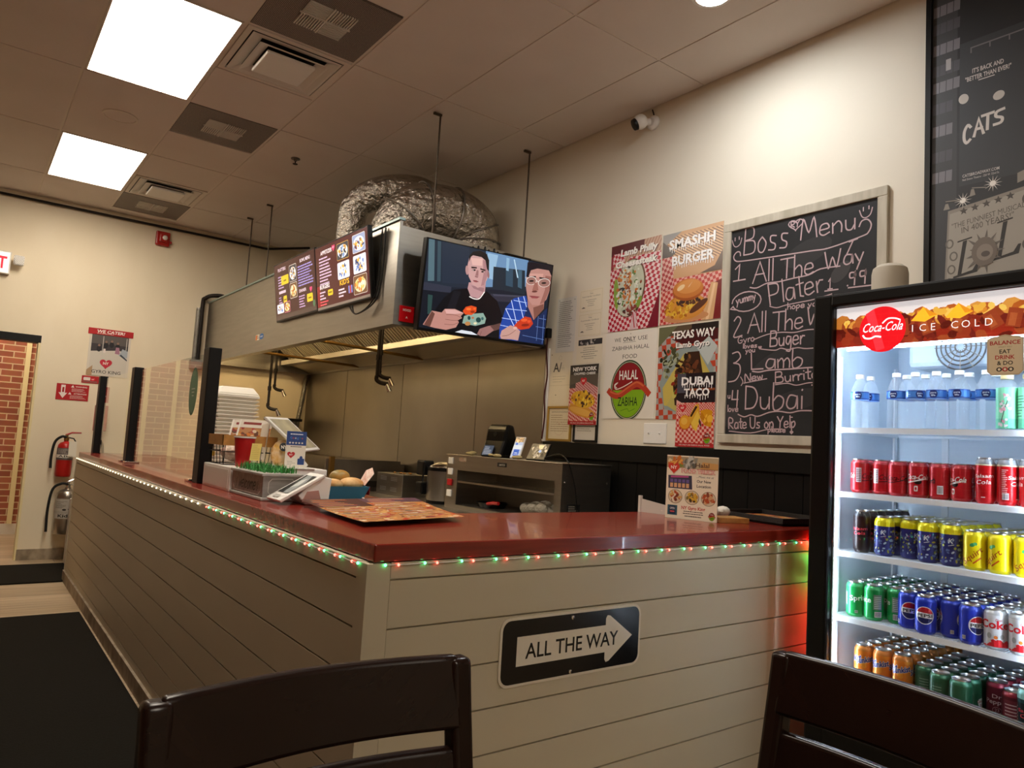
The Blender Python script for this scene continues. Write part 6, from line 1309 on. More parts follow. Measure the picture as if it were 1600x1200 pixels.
# tilted white framed screen
t = thing('tilted_register_screen', 'white framed register screen tilted back above the cash drawer', 'register screen', (.46, 1.78, DZ))
C_ = [Vector(q) for q in ((.237, 1.62, 1.398), (.431, 1.87, 1.404), (.613, 1.87, 1.258), (.42, 1.62, 1.250))]
nn = (C_[1]-C_[0]).cross(C_[3]-C_[0]).normalized(); cm = sum(C_, Vector())/4
def quad_slab(k, z0, z1):
    v = [cm+(q-cm)*k+nn*z0 for q in C_]+[cm+(q-cm)*k+nn*z1 for q in C_]
    return MB().add(v, [(0, 1, 2, 3), (4, 5, 6, 7), (0, 1, 5, 4), (1, 2, 6, 5), (2, 3, 7, 6), (3, 0, 4, 7)])
quad_slab(1.0, -.006, .006).obj('housing', M['white'], t, bevel=.003)
dm = mat('grey_display', '#a39c88', .2, noise=((9, 9, 9), .8, '#d6cca8'))
quad_slab(.86, .0062, .0072).obj('display', dm, t); quad_slab(.86, -.0072, -.0062).obj('rear_panel', dm, t)
MB().prism([(.37, DZ+.0), (.49, DZ+.0), (.50, DZ+.012), (.455, DZ+.06), (.44, 1.275), (.42, 1.285), (.43, DZ+.06), (.37, DZ+.012)], 1.72, 1.80, MY).obj('stand', M['white'], t)
# review card
t = thing('review_card', 'blue and white review card standing on the cash drawer', 'card', (.37, 1.56, DZ))
Ou = Vector((.335, 1.585, DZ)); Uv = Vector((1, -.22, 0)).normalized()
a = Art(.088, .168, '#e6e0d2'); a.rect(.0, .105, .088, .063, '#2f4a86'); a.lines(.016, .153, .056, 1, .008, '#e6ecf6', .6, 2, mn=.95)
for k, (c, q) in enumerate((('#5a8ade', 'G'), ('#c8503c', 'o'), ('#e0e4ea', 'o'), ('#5a8ade', 'g'), ('#4a9a58', 'l'), ('#c8503c', 'e'))): a.text(q, .02+k*.0098, .134, .0105, c, bold=.01)
for k in range(5): a.star(.016+k*.0135, .116, .006, '#e8e4da')
a.lines(.02, .097, .05, 1, .006, '#4a4a4a', .6, 2, mn=.95); a.heart(.025, .062, .017, '#b8282c'); a.text('NY', .025, .058, .008, '#f0e0d8', bold=.02); a.lines(.01, .03, .04, 3, .007, '#9a968a', .3); a.rrect(.055, .018, .03, .028, .003, '#2f4a86'); a.ell(.07, .048, .007, .01, '#2f4a86', 12)
MB().box(0, 0, 0, .088, .168, .003, M=Matrix(((Uv.x, 0, -Uv.y*-1, Ou.x), (Uv.y, 0, -Uv.x*-1, Ou.y), (0, 1, 0, Ou.z), (0, 0, 0, 1)))).obj('card', M['paper'], t)
a.obj('print', M['print'], Ou-Vector((-Uv.y, Uv.x, 0))*.0006, Uv, (0, 0, 1), t)
MB().box(.33, 1.53, DZ, .46, 1.62, DZ+.003).obj('base', M['white'], t)
# small label jar at the left of the basket
t = thing('seasoning_jar', 'small jar with a yellow lid behind the last black guard post', 'jar', (.15, 2.16, HC))
MB().lathe([(.028, 0), (.03, .004), (.03, .12), (.022, .13)], (.17, 2.20, HC+.0), 20).obj('jar', M['acryl'], t, True)
MB().lathe([(.026, .128), (.026, .15), (.0001, .151)], (.17, 2.20, HC), 20).obj('lid', mat('yellow_lid', '#c8a02a', .4), t, True)
MB().lathe([(.0305, .03), (.0305, .09)], (.17, 2.20, HC), 20, caps=False).obj('label', mat('jar_label', '#d8c83c', .5), t, True)
# foam boxes
fbm = MB(); e = .115
def ringbox(m, a0, z0, a1, z1):
    m.add([(-a0, -a0, z0), (a0, -a0, z0), (a0, a0, z0), (-a0, a0, z0), (-a1, -a1, z1), (a1, -a1, z1), (a1, a1, z1), (-a1, a1, z1)], [(0, 1, 2, 3), (4, 5, 6, 7), (0, 1, 5, 4), (1, 2, 6, 5), (2, 3, 7, 6), (3, 0, 4, 7)])
ringbox(fbm, .095, 0, .112, .014); fbm.rbox(-.116, -.116, .013, .116, .116, .0195, .002)
fb = fbm.obj('foam_box', M['foam']); NB = 22
for k in range(NB):
    o = fb if k == 0 else fb.copy()
    if k: COL.objects.link(o)
    o.location = (.36+.002*sin(k*2.1), 2.55+.002*cos(k*1.3), HC+k*.0205); o.rotation_euler = (0, 0, .06*sin(k*1.7)*.3)
    tag(o, 'white foam takeout box in the tall stack, %s' % ('at the very bottom' if k == 0 else 'right under the domed topmost one' if k == NB-1 else ('%s from the bottom' % (ORD+['eleventh', 'twelfth', 'thirteenth', 'fourteenth', 'fifteenth', 'sixteenth', 'seventeenth', 'eighteenth', 'nineteenth', 'twentieth', 'twenty first'])[k])), 'takeout box', 'stacked foam takeout boxes')
tb = MB(); ringbox(tb, .116, 0, .112, .012); ringbox(tb, .112, .012, .085, .05)
tt = tb.obj('foam_box', M['foam'], bevel=.004); tt.location = (.36, 2.55, HC+NB*.0205); tag(tt, 'white foam takeout box with a domed lid topping the tall stack', 'takeout box', 'stacked foam takeout boxes')
# boat tray with fruit and bread
t = thing('food_tray', 'blue and red paper food tray on the counter behind the payment terminal', 'food tray', (.46, 1.28, HC))
def boat(m, x0, y0, x1, y1, h, fl): m.add([(x0, y0, HC), (x1, y0, HC), (x1, y1, HC), (x0, y1, HC), (x0-fl, y0-fl, HC+h), (x1+fl, y0-fl, HC+h), (x1+fl, y1+fl, HC+h), (x0-fl, y1+fl, HC+h), (x0-fl+.003, y0-fl+.003, HC+h), (x1+fl-.003, y0-fl+.003, HC+h), (x1+fl-.003, y1+fl-.003, HC+h), (x0-fl+.003, y1+fl-.003, HC+h), (x0+.003, y0+.003, HC+.004), (x1-.003, y0+.003, HC+.004), (x1-.003, y1-.003, HC+.004), (x0+.003, y1-.003, HC+.004)], [(0, 1, 2, 3), (0, 1, 5, 4), (1, 2, 6, 5), (2, 3, 7, 6), (3, 0, 4, 7), (8, 9, 5, 4), (9, 10, 6, 5), (10, 11, 7, 6), (11, 8, 4, 7), (8, 9, 13, 12), (9, 10, 14, 13), (10, 11, 15, 14), (11, 8, 12, 15), (12, 13, 14, 15)])
m = MB(); boat(m, .39, 1.21, .55, 1.37, .055, .02); m.obj('tray', mat('tray_blue', '#2f86a8', .5), t)
MB().box(.5725, 1.20, HC+.02, .5745, 1.385, HC+.055).obj('red_flap', M['red'], t)
def food_piece(name, lb, cat, c, r, s3, mt): return tag(MB().ball(c, r, 10, *s3).obj(name, mt, None, True), lb, cat)
bread = mat('bread', '#e6bd84', .6, noise=((25, 25, 25), .8, '#b9803c'), bump=((30, 30, 30), .5, .01))
food_piece('wrapped_bread', 'wrapped bread roll at the right end of the paper tray', 'bread', (.52, 1.27, HC+.062), .045, (1.25, .9, .62), bread)
food_piece('bread_roll', 'pale bread roll at the left end of the paper tray', 'bread', (.425, 1.25, HC+.06), .04, (1.2, .9, .6), bread)
food_piece('mango', 'orange and green mango on top of the bread in the paper tray', 'fruit', (.50, 1.35, HC+.085), .038, (1.25, .95, .85), mat('mango', '#d88a20', .4, noise=((9, 9, 9), 1, '#2f7a5c')))
food_piece('potato', 'brown potato at the back of the paper tray', 'vegetable', (.405, 1.35, HC+.07), .034, (1.3, .9, .8), mat('potato', '#6e4a30', .7, bump=((60, 60, 60), .4, .005)))
t = thing('wrapper', 'pink and white paper wrapper end sticking out of the paper tray', 'wrapper', (.58, 1.26, HC+.06))
MB().add([(.565, 1.23, HC+.058), (.565, 1.30, HC+.058), (.60, 1.30, HC+.12), (.61, 1.26, HC+.135), (.60, 1.22, HC+.11), (.585, 1.26, HC+.10)], [(0, 1, 5), (1, 2, 5), (2, 3, 5), (3, 4, 5), (4, 0, 5)]).obj('paper', mat('wrapper_paper', '#dba99a', .5, noise=((60, 60, 60), .9, '#f2e6da')), t)
# big menu on the counter: two leaves with curled edges
t = thing('menu', 'large colourful folded menu lying open on the red countertop', 'menu', (.40, .70, HC))
A_, B_, C2, D_ = Vector((.165, .935, 0)), Vector((.115, .30, 0)), Vector((.54, .41, 0)), Vector((.71, 1.05, 0))
def leaf(nm, a, f0, f1, lift):
    vs = []; 
    def mp(u, v, z):
        s_ = f0+(f1-f0)*u/a.w; q = v/a.h; p = (B_*(1-s_)+C2*s_)*(1-q)+(A_*(1-s_)+D_*s_)*q
        zz = .004+lift*(sin(pi*min(max((u/a.w), 0), 1))*.4+abs(u/a.w-.5)**2*1.6)+.010*q*q+.012*max(0, .35-q)
        return (p.x, p.y, HC+zz+z+(.0007 if z > .00005 else 0))
    b = Art(a.w, a.h); b.p = []
    for P, c, k in a.p:
        n = 12
        for i in range(n):
            Q = clip1(clip1(P, 0, a.w*i/n, 1), 0, a.w*(i+1)/n, -1)
            if len(Q) < 3: continue
            for j_ in range(8):
                W = clip1(clip1(Q, 1, a.h*j_/8, 1), 1, a.h*(j_+1)/8, -1)
                if len(W) >= 3: b.p.append((W, c, k))
    b.k = a.k; me = b.mesh(nm, lambda u, v, z: tuple(Vector(mp(u, v, z))-t.location), dz=.00004); me.materials.append(M['matte'])
    o = bpy.data.objects.new(nm, me); COL.objects.link(o); o.parent = t
for nm, f0, f1, sd in (('front_leaf', .0, .46, 11), ('rear_leaf', .46, 1., 12)):
    a = menu_art(.22, .7, sd); 
    for k in range(34): a.rect(.015, .06+k*.0185, .19*((k*37 % 10)/20+.5), .006, ['#4a2a24', '#e8c070', '#8a2c28', '#e9dccb'][k % 4], .0)
    a.rect(0, .56, .22, .14, '#5c4048') if sd == 12 else a.rect(0, .45, .22, .25, '#54342c')
    for k in range(14): a.rect(.02, .46+k*.017, .16*((k*29 % 10)/20+.5), .007, ['#d8a860', '#8a7078', '#c8503c'][k % 3])
    leaf(nm, a, f0, f1, .022)
# flyer stand at the right end
t = thing('flyer_stand', 'upright acrylic flyer stand advertising the food truck on the near counter', 'flyer', (1.63, .34, HC))
O = Vector((1.604, .451, HC)); U1 = Vector((.066, -.217, 0)).normalized(); N1 = U1.cross(Vector((0, 0, 1))); V1 = Vector((.0, 0, 1))
w_, h_ = .228, .268
Mx = Matrix(((U1.x, 0, N1.x, O.x), (U1.y, 0, N1.y, O.y), (0, 1, 0, O.z), (0, 0, 0, 1)))
MB().box(0, .0, -.006, w_, h_, -.001, M=Mx).obj('flyer_sheet', M['paper'], t)
MB().box(-.002, 0, -.075, w_+.002, .003, .0056, M=Mx).obj('acrylic_holder', M['acryl'], t)
a = Art(w_, h_, '#ece2cc'); a.rect(.0, .215, w_, .048, '#a89474'); a.blobs(.045, .238, .04, .022, 40, ['#c8702c', '#b84a24', '#e0a850', '#d8c8a0', '#7a8a3c'], .012, 2); a.blobs(.11, .238, .035, .022, 34, ['#8a8a80', '#c0c0b8', '#5c5c54'], .011, 3); a.poly([(.13, .215), (w_, .215), (w_, .262), (.14, .262)], '#b8a888'); a.poly([(.15, .215), (w_, .215), (w_, .24), (.16, .245)], '#c89a5c')
a.heart(.033, .215, .026, '#c83a28'); a.text('NY', .033, .21, .014, '#f2e4da', w=.028, bold=.03); a.text('Halal', .16, .222, .018, '#5a4030', w=.06, bold=.02); a.text('FOOD TRUCK', .143, .196, .018, '#d05a48', w=.15, bold=.05); a.text('FOOD TRUCK', .143, .196, .018, '#f4e4da', w=.144, bold=.0)
a.poly([(.01, .127), (.118, .127), (.114, .185), (.008, .182)], '#3a3a4c'); a.poly([(.02, .172), (.1, .176), (.1, .183), (.02, .18)], '#b8508a'); 
for k in range(5): a.rect(.018+k*.018, .132, .013, .018, '#d8a87c'); a.rect(.018+k*.018, .153, .013, .014, '#6a5a94')
a.text('...Meet me at', .172, .178, .010, '#4a4238', w=.075, shear=.2); a.text('Our New', .168, .158, .012, '#2e2a26', w=.062, bold=.02); a.text('Location', .168, .138, .012, '#2e2a26', w=.062, bold=.02)
for x, s_ in ((.043, 2), (.118, 3), (.19, 4)): a.ell(x, .093, .032, .030, '#6a5a44', 22); a.ell(x, .093, .030, .028, '#d8c8a8', 22); a.blobs(x, .093, .022, .02, 30, [['#b8542c', '#e8dcc4', '#7a3a24', '#d8a860'], ['#4a3a24', '#d8b03c', '#8a7a3c', '#c8902c'], ['#b8542c', '#d8a878', '#c87a54', '#8a4a30']][s_-2], .010, s_)
a.rect(.01, .014, .044, .042, '#2c5a6a'); a.rrect(.018, .018, .028, .034, .004, '#20304a'); a.text('OPEN', .032, .038, .009, '#d8e0e4', w=.022, bold=.02); a.lines(.022, .026, .02, 1, .008, '#d05a5a', .7, 2, mn=.9)
a.text('NY Gyro King', .125, .042, .014, '#c0483a', w=.105, bold=.03); a.lines(.075, .032, .1, 2, .009, '#5a5044', .4, 3, 'C', .8); a.lines(.085, .012, .08, 1, .009, '#5a5044', .5, 4, 'C', .9); halal(a, .207, .022, .014, False)
a.obj('flyer_print', M['print'], O+U1*.0+N1*(-.0008), U1, (0, 0, 1), t)
# things to the right of the flyer
tag(MB().rbox(1.70, .20, HC, 1.84, .31, HC+.022, .002, M=Matrix.Translation((1.77, .25, 0)) @ Matrix.Rotation(-.35, 4, 'Z') @ Matrix.Translation((-1.77, -.25, 0))).obj('wood_block', M['wood'], None), 'small flat block of plain wood beside the flyer stand', 'wood block')
m = MB(); R = random.Random(4)
for k in range(9): m.ball((1.80+R.uniform(-.07, .07), .38+R.uniform(-.05, .05), HC+.028+R.uniform(-.004, .014)), R.uniform(.022, .034), 6, 1.2, 1, .8)
tag(m.obj('napkin_pile', mat('tissue', '#e6ddd0', .8, bump=((60, 60, 60), .6, .01)), None, True), 'crumpled white napkins behind the flyer stand', 'napkins')
t = thing('napkin_box', 'open white napkin box left of the flyer stand', 'napkin box', (1.70, .56, HC))
MB().box(1.668, .655, HC, 1.682, .668, HC+.075).add([(1.675, .66, HC), (1.72, .47, HC), (1.72, .47, HC+.03), (1.675, .66, HC+.06)], [(0, 1, 2, 3)]).add([(1.69, .665, HC), (1.735, .475, HC), (1.735, .475, HC+.03), (1.69, .665, HC+.06)], [(0, 1, 2, 3)]).obj('box_wall', M['whitem'], t)
m = MB(); R = random.Random(6)
for k in range(6): m.ball((1.72+R.uniform(-.02, .02), .53+R.uniform(-.05, .05), HC+.016), R.uniform(.014, .022), 6, 1.2, 1.3, .7)
m.obj('tissue', M['foam'], t, True)
t = thing('plastic_bag', 'see through bag with pink and green sweets on the near counter', 'bag', (1.98, .44, HC))
MB().ball((1.93, .53, HC+.048), .055, 8, 1.2, 1.2, .85).obj('bag', M['acryl'], t, True)
for k, (c, mt) in enumerate((((1.90, .53, HC+.05), mat('pink_sweet', '#b86a70', .5)), ((1.935, .52, HC+.055), mat('green_sweet', '#a8a860', .5)), ((1.965, .54, HC+.05), mat('grey_sweet', '#5c6478', .5)))): MB().ball(c, .026, 7, 1.2, 1, .8).obj('sweet', mt, t, True)
t = thing('serving_tray', 'black woven edged tray lying at the right end of the near counter', 'tray', (2.08, .24, HC))
Mx = Matrix.Translation((2.10, .26, HC)) @ Matrix.Rotation(-.12, 4, 'Z')
MB().rbox(-.17, -.20, 0, .17, .20, .012, .004, M=Mx).obj('tray_base', M['black'], t)
MB().box(-.18, -.21, .010, .18, -.195, .032, M=Mx).box(-.18, .195, .010, .18, .21, .032, M=Mx).box(-.18, -.195, .010, -.165, .195, .032, M=Mx).box(.165, -.195, .010, .18, .195, .032, M=Mx).obj('tray_rim', mat('woven_black', '#1c1816', .6, bump=((200, 200, 200), .8, .004)), t)
a = menu_art(.30, .36, 21); a.obj('menu_liner', mat('dim_print', (.4, .4, .4), .5, attr=True), Mx @ Vector((-.15, -.18, .0125)), Mx.to_3x3() @ Vector((1, 0, 0)), Mx.to_3x3() @ Vector((0, 1, 0)), t)

# ------------------------------------------------------------------ kitchen appliances behind the counter
t = thing('back_counter', 'steel back counter along the kitchen wall behind the red counter', 'counter', (2.05, 3.2, 0))
BT = .885
MB().rbox(1.72, 1.36, BT-.04, XW-.035, 4.05, BT, .004).obj('worktop', M['steel'], t)
MB().box(1.76, 1.40, .10, XW-.04, 4.03, BT-.042).obj('cabinet_body', M['steeld'], t)
for x, y in ((1.80, 1.44), (2.30, 1.44), (1.80, 3.98), (2.30, 3.98)): MB().cyl((x, y, 0), (x, y, .10), .022, 12).obj('leg', M['steeld'], t)
wx0, wx1, wy0, wy1, wz = 1.925, 2.315, 1.50, 2.735, 1.256
t = thing('display_warmer', 'stainless food display warmer with an open shelf on the back counter', 'food warmer', (2.1, 2.1, BT))
w_ = MB().box(wx0, wy0, BT, wx1, wy0+.02, wz-.004).box(wx0, wy1-.10, BT, wx1, wy1, wz-.004).box(wx1-.02, wy0+.02, BT, wx1, wy1-.10, wz-.004).box(wx0+.0, wy0+.02, BT, wx1-.02, wy1-.10, BT+.03)
w_.box(wx0, wy0+.02, wz-.105, wx0+.02, wy1-.10, wz-.004).box(wx0, wy0+.02, BT+.03, wx0+.018, wy0+.06, wz-.105).box(wx0, wy1-.14, BT+.03, wx0+.018, wy1-.10, wz-.105)
w_.obj('body', M['steel'], t)
MB().rbox(wx0-.008, wy0-.008, wz-.004, wx1+.005, wy1+.005, wz, .002).obj('top', M['steel'], t)
m = MB()
for k in range(8): m.box(wx0+.03+k*.04, wy0+.022, BT+.185, wx0+.036+k*.04, wy1-.102, BT+.191)
m.box(wx0+.004, wy0+.022, BT+.182, wx0+.012, wy1-.102, BT+.194); m.obj('wire_shelf', M['chrome'], t)
for k in range(4): MB().rbox(wx0-.010, wy1-.085, BT+.08+k*.075, wx0-.0005, wy1-.03, BT+.125+k*.075, .003).obj('control_switch', [M['white'], M['red'], M['white'], M['white']][k], t)
a = Art(.10, .026, '#1a1816'); a.text('HATCO', .05, .007, .012, '#c8c0b4', w=.06, bold=.02); a.obj('badge', M['print'], (wx0-.001, 2.13, wz-.055), (0, -1, 0), (0, 0, 1), t)
a = Art(.09, .028, '#b8a48c'); a.lines(.005, .02, .08, 3, .008, '#8a4030', .4, 3); a.obj('warning_label', M['print'], (wx0-.001, 2.58, wz-.045), (0, -1, 0), (0, 0, 1), t)
a = Art(.10, .065, '#191715'); a.lines(.01, .05, .08, 4, .012, '#8c8478', .4, 3); a.obj('rating_plate', M['print'], (wx0+.05, wy0-.001, wz-.30), (1, 0, 0), (0, 0, 1), t)
for x in (wx0+.02, wx1-.03): MB().ball((x, wy0-.001, wz-.11), .005, 6).obj('screw', M['chrome'], t)
t = thing('frying_pan', 'dark pan with a red handle inside the display warmer', 'pan', (2.08, 2.35, BT+.03))
MB().lathe([(.0001, .002), (.09, 0), (.105, .035), (.108, .035), (.093, .003)], (2.08, 2.38, BT+.03), 28).obj('pan', M['black'], t, True)
MB().tube([(2.0, 2.32, BT+.06), (1.97, 2.22, BT+.075), (1.965, 2.15, BT+.078)], .011, 8).obj('handle', M['red'], t, True)
m = MB(); R = random.Random(8)
for k in range(9): m.ball((2.06+R.uniform(-.05, .05), 1.82+R.uniform(-.14, .12), BT+.075+R.uniform(-.01, .03)), R.uniform(.035, .05), 7, 1.1, 1.3, .8)
tag(m.obj('paper_wrap', mat('wax_paper', '#9a9384', .6, bump=((50, 50, 50), .8, .02)), None, True), 'crumpled white wrapping paper inside the display warmer', 'wrapping paper')
# devices on top of the warmer
def device(name, lb, cat, cx, cy, w, h, tilt, art, body, yaw=0, sm='screen', th=.012):
    t = thing(name, lb, cat, (cx, cy, wz))
    U = Vector((sin(yaw), -cos(yaw), 0)); D = Vector((cos(yaw), sin(yaw), 0)); V = (Vector((0, 0, 1))*cos(tilt)+D*sin(tilt)); N = U.cross(V)
    O = Vector((cx, cy, wz+.004))-U*w/2
    Mx = Matrix(((U.x, V.x, N.x, O.x), (U.y, V.y, N.y, O.y), (U.z, V.z, N.z, O.z), (0, 0, 0, 1)))
    MB().rbox(0, 0, -th, w, h, 0, .005, M=Mx).obj('case', body, t); art.obj('screen', M[sm], Mx @ Vector((.006, .006, .0002)), U, V, t)
    MB().prism([(.0, 0), (.03, 0), (.09, h*.55), (.085, h*.6)], 0, .02, Matrix(((D.x, 0, U.x, cx-U.x*.01), (D.y, 0, U.y, cy-U.y*.01), (0, 1, 0, wz), (0, 0, 0, 1)))).obj('stand', M['black'], t)
    return t
a = Art(.088, .07, '#3a4658'); a.lines(.008, .055, .07, 5, .011, '#8a94a4', .4, 3)
t = thing('card_terminal', 'bulky black order terminal with a small screen on the display warmer', 'order terminal', (2.06, 2.30, wz))
Ms = Matrix.Translation((2.03, 2.31, wz)) @ Matrix.Rotation(radians(10), 4, 'Z')
sec = lambda x0, x1, z0, z1: None
MB().prism([(-.06, .0), (.10, .0), (.11, .12), (.075, .22), (.03, .225), (.0, .19), (-.012, .11)], -.095, .095, Ms @ Matrix(((1, 0, 0, 0), (0, 0, 1, 0), (0, 1, 0, 0), (0, 0, 0, 1)))).obj('housing', M['black'], t, bevel=.018)
V = Vector((.048, 0, .11)).normalized()
O = Ms @ Vector((-.0625, .06, .012)); a.obj('screen', M['screen'], O+Vector((-.004, 0, .001)), Ms.to_3x3() @ Vector((0, -1, 0)), Ms.to_3x3() @ V, t)
MB().tube([Ms @ Vector((.002, 0, .155)), Ms @ Vector((-.012, 0, .155))], .014, 14).obj('sensor', M['rubber'], t, True)
a = Art(.068, .142, '#a8b4c8'); a.rect(0, .11, .068, .032, '#9a8468'); a.blobs(.034, .126, .03, .012, 12, ['#c8a878', '#6a4a34', '#d8c8a8'], .012, 3); a.ell(.02, .095, .009, .009, '#4a6ab8'); a.rect(.0, .058, .068, .03, '#c8d0dc'); a.rrect(.012, .012, .044, .045, .004, '#3a5cb0'); a.rect(.022, .03, .024, .004, '#e0e8f4'); a.rect(.018, .02, .034, .003, '#b8c8e8')
device('order_tablet', 'slim white order phone with a bright screen leaning on the display warmer', 'order phone', 2.02, 2.085, .080, .155, .42, a, M['white'], .25)
a = Art(.148, .108, '#3c3830'); a.blobs(.085, .06, .06, .045, 60, ['#8a8070', '#4a4438', '#6a6254', '#b0a690', '#28241e'], .016, 5); a.ell(.09, .055, .012, .009, '#8ca0c8'); a.poly([(.06, .1), (.11, .1), (.10, .07), (.07, .075)], '#c8b890')
device('order_tablet', 'black tablet showing a map leaning at the near end of the display warmer', 'tablet', 2.0, 1.85, .160, .120, .5, a, M['black'], .12)
for i, (x, y, n, lb) in enumerate(((2.0, 2.58, 4, 'small heap of crumpled receipts left of the order terminal'), (1.96, 2.20, 3, 'curled receipt strip in front of the order phone'), (1.97, 1.98, 2, 'scrap of brown paper between the order phone and the tablet'))):
    m = MB(); R = random.Random(i+30)
    for k in range(n): m.ball((x+R.uniform(-.03, .03), y+R.uniform(-.06, .06), wz+.012+R.uniform(0, .006)), R.uniform(.014, .022), 6, 1.1, 1.6, .6)
    tag(m.obj('receipt', mat('receipt_paper', '#b8a878', .7, bump=((80, 80, 80), .7, .01)), None, True), lb, 'receipt', 'paper scraps on the display warmer')
tag(MB().tube([(2.02, 1.78, wz+.02), (2.0, 1.62, wz+.05), (1.98, 1.52, wz+.012), (1.985, 1.488, wz-.05), (2.02, 1.485, wz-.16), (2.05, 1.487, wz-.33)], .0035, 6, smoothpath=6).obj('charging_cable', M['black'], None, True), 'thin black charging cable hanging over the near end of the display warmer', 'cable')
# urn
t = thing('beverage_urn', 'tall stainless urn with black handles left of the display warmer', 'urn', (2.07, 2.98, BT))
cx, cy = 2.07, 2.985
MB().lathe([(.125, .02), (.13, .03), (.13, .24)], (cx, cy, BT), 32).obj('tank', M['steeld'], t, True)
MB().lathe([(.128, .0), (.128, .022), (.12, .024)], (cx, cy, BT), 32).obj('base_band', M['black'], t, True)
MB().lathe([(.133, .238), (.133, .262), (.12, .268)], (cx, cy, BT), 32).obj('top_band', M['black'], t, True)
MB().lathe([(.128, .264), (.125, .276), (.07, .30), (.03, .306), (.0001, .307)], (cx, cy, BT), 32).obj('lid', M['chrome'], t, True)
MB().rbox(cx-.15, cy+.06, BT+.20, cx-.06, cy+.17, BT+.31, .012).obj('lid_latch', M['black'], t)
MB().rbox(cx-.16, cy+.06, BT+.06, cx-.10, cy+.15, BT+.15, .01).tube([(cx-.13, cy+.10, BT+.15), (cx-.12, cy+.11, BT+.21)], .006, 8).obj('spigot', M['black'], t)
# vented steel box
t = thing('voltage_box', 'low stainless box with vent slots farther along the back counter', 'appliance', (2.1, 3.66, BT))
MB().rbox(1.98, 3.46, BT, 2.30, 3.90, BT+.175, .004).obj('case', M['steel'], t)
for y in (3.78, 3.60):
    for z in (.035, .118):
        for k in range(3): MB().box(1.977, y-.05, BT+z+k*.012, 1.982, y+.05, BT+z+k*.012+.006).obj('vent_slot', M['alu'], t)
m = MB(); R = random.Random(3)
for k in range(6): m.ball((2.10+R.uniform(-.05, .05), 3.66+R.uniform(-.1, .1), BT+.175+.006), .012, 6, 1, 1.4, .5)
tag(m.obj('packets', M['cardboard'], None, True), 'small brown packets on top of the vented steel box', 'packets')
# cooking line farther back
t = thing('griddle', 'dark steel cooking range under the hood at the far kitchen wall', 'cooking range', (2.0, 5.3, 0))
MB().box(1.62, 4.10, .12, XW-.035, 6.45, .92).obj('body', M['steeld'], t)
MB().rbox(1.58, 4.09, .92, XW-.035, 6.46, .97, .004).obj('top', M['iron'], t)
MB().box(XW-.075, 4.10, .97, XW-.035, 6.45, 1.12).obj('back_splash', M['steeld'], t)
MB().box(1.60, 4.09, .97, XW-.08, 4.105, 1.145).obj('side_splash', M['steeld'], t)
for k in range(8): MB().cyl((1.575, 4.4+k*.26, .80), (1.62, 4.4+k*.26, .80), .022, 12).obj('knob', M['black'], t)
for x, y in ((1.68, 4.2), (2.28, 4.2), (1.68, 6.35), (2.28, 6.35)): MB().cyl((x, y, 0), (x, y, .12), .025, 12).obj('leg', M['steeld'], t)
tag(MB().box(1.62, 4.05, BT+.05, 1.66, 4.085, 1.165).box(1.62, 4.05, 0, 1.66, 4.085, BT+.05).obj('steel_post', M['brass']), 'narrow brownish upright panel at the end of the cooking range', 'panel')

# ------------------------------------------------------------------ exit wall
YW = YB
t = thing('exit_sign', 'white exit sign with red letters at the left edge of the exit wall', 'exit sign', (-.72, YW-.03, 2.66))
MB().rbox(-.90, YW-.055, 2.66, -.608, YW-.001, 2.872, .006).obj('housing', M['white'], t)
a = Art(.27, .19, '#e6e0d6'); a.text('EXIT', .137, .04, .115, '#e01c34', w=.232, bold=.03); a.obj('face', mat('exit_face', (0, 0, 0), .4, emit=(1, 1, 1), es=.7, attr=True), (-.891, YW-.0553, 2.67), (1, 0, 0), (0, 0, 1), t)
t = thing('emergency_light', 'square white emergency lamp head beside the exit sign', 'emergency light', (-.51, YW-.05, 2.76))
MB().rbox(-.590, YW-.10, 2.752, -.505, YW-.055, 2.845, .012).obj('head', M['white'], t); MB().cyl((-.55, YW-.055, 2.79), (-.55, YW-.001, 2.79), .014, 12).obj('arm', M['white'], t)
m = MB()
for i in range(6):
    for k in range(7): m.ball((-.583+i*.0128+(.006 if k % 2 else 0), YW-.1005, 2.762+k*.0122), .0032, 5)
m.obj('led_reflector', M['steeld'], t)
t = thing('fire_strobe', 'red fire alarm strobe high on the exit wall', 'fire alarm', (.665, YW-.03, 3.21))
MB().rbox(.60, YW-.05, 3.215, .735, YW-.001, 3.365, .012).obj('housing', M['redm'], t); MB().rbox(.628, YW-.075, 3.245, .70, YW-.05, 3.335, .012).obj('horn', M['redm'], t)
MB().ball((.68, YW-.075, 3.295), .026, 9, 1, .8, 1).obj('lens', mat('strobe_lens', '#e8e4e0', .1), t, True); MB().rbox(.735, YW-.045, 3.25, .755, YW-.01, 3.275, .004).obj('side_tab', M['redm'], t)
t = thing('catering_poster', 'poster with a red banner reading WE CATER on the exit wall', 'poster', (.285, YW, 1.80))
MB().box(.105, YW-.005, 1.795, .475, YW-.001, 2.22).obj('backing', M['board'], t)
a = Art(.37, .425, '#d8cfc0'); a.rect(.02, .19, .33, .22, '#3a3438'); a.rect(.02, .32, .33, .09, '#5a5450'); a.poly([(.02, .0), (.35, 0), (.35, .25), (.27, .27), (.02, .24)], '#cfc8bb'); a.rect(.12, .2, .006, .2, '#c8c4bc'); a.rect(.33, .2, .006, .2, '#c8c4bc')
for x, z in ((.15, .31), (.2, .32), (.255, .305), (.09, .27)): a.ell(x, z, .02, .03, '#1c1a20'); a.ell(x, z+.035, .011, .012, '#8a6a5c')
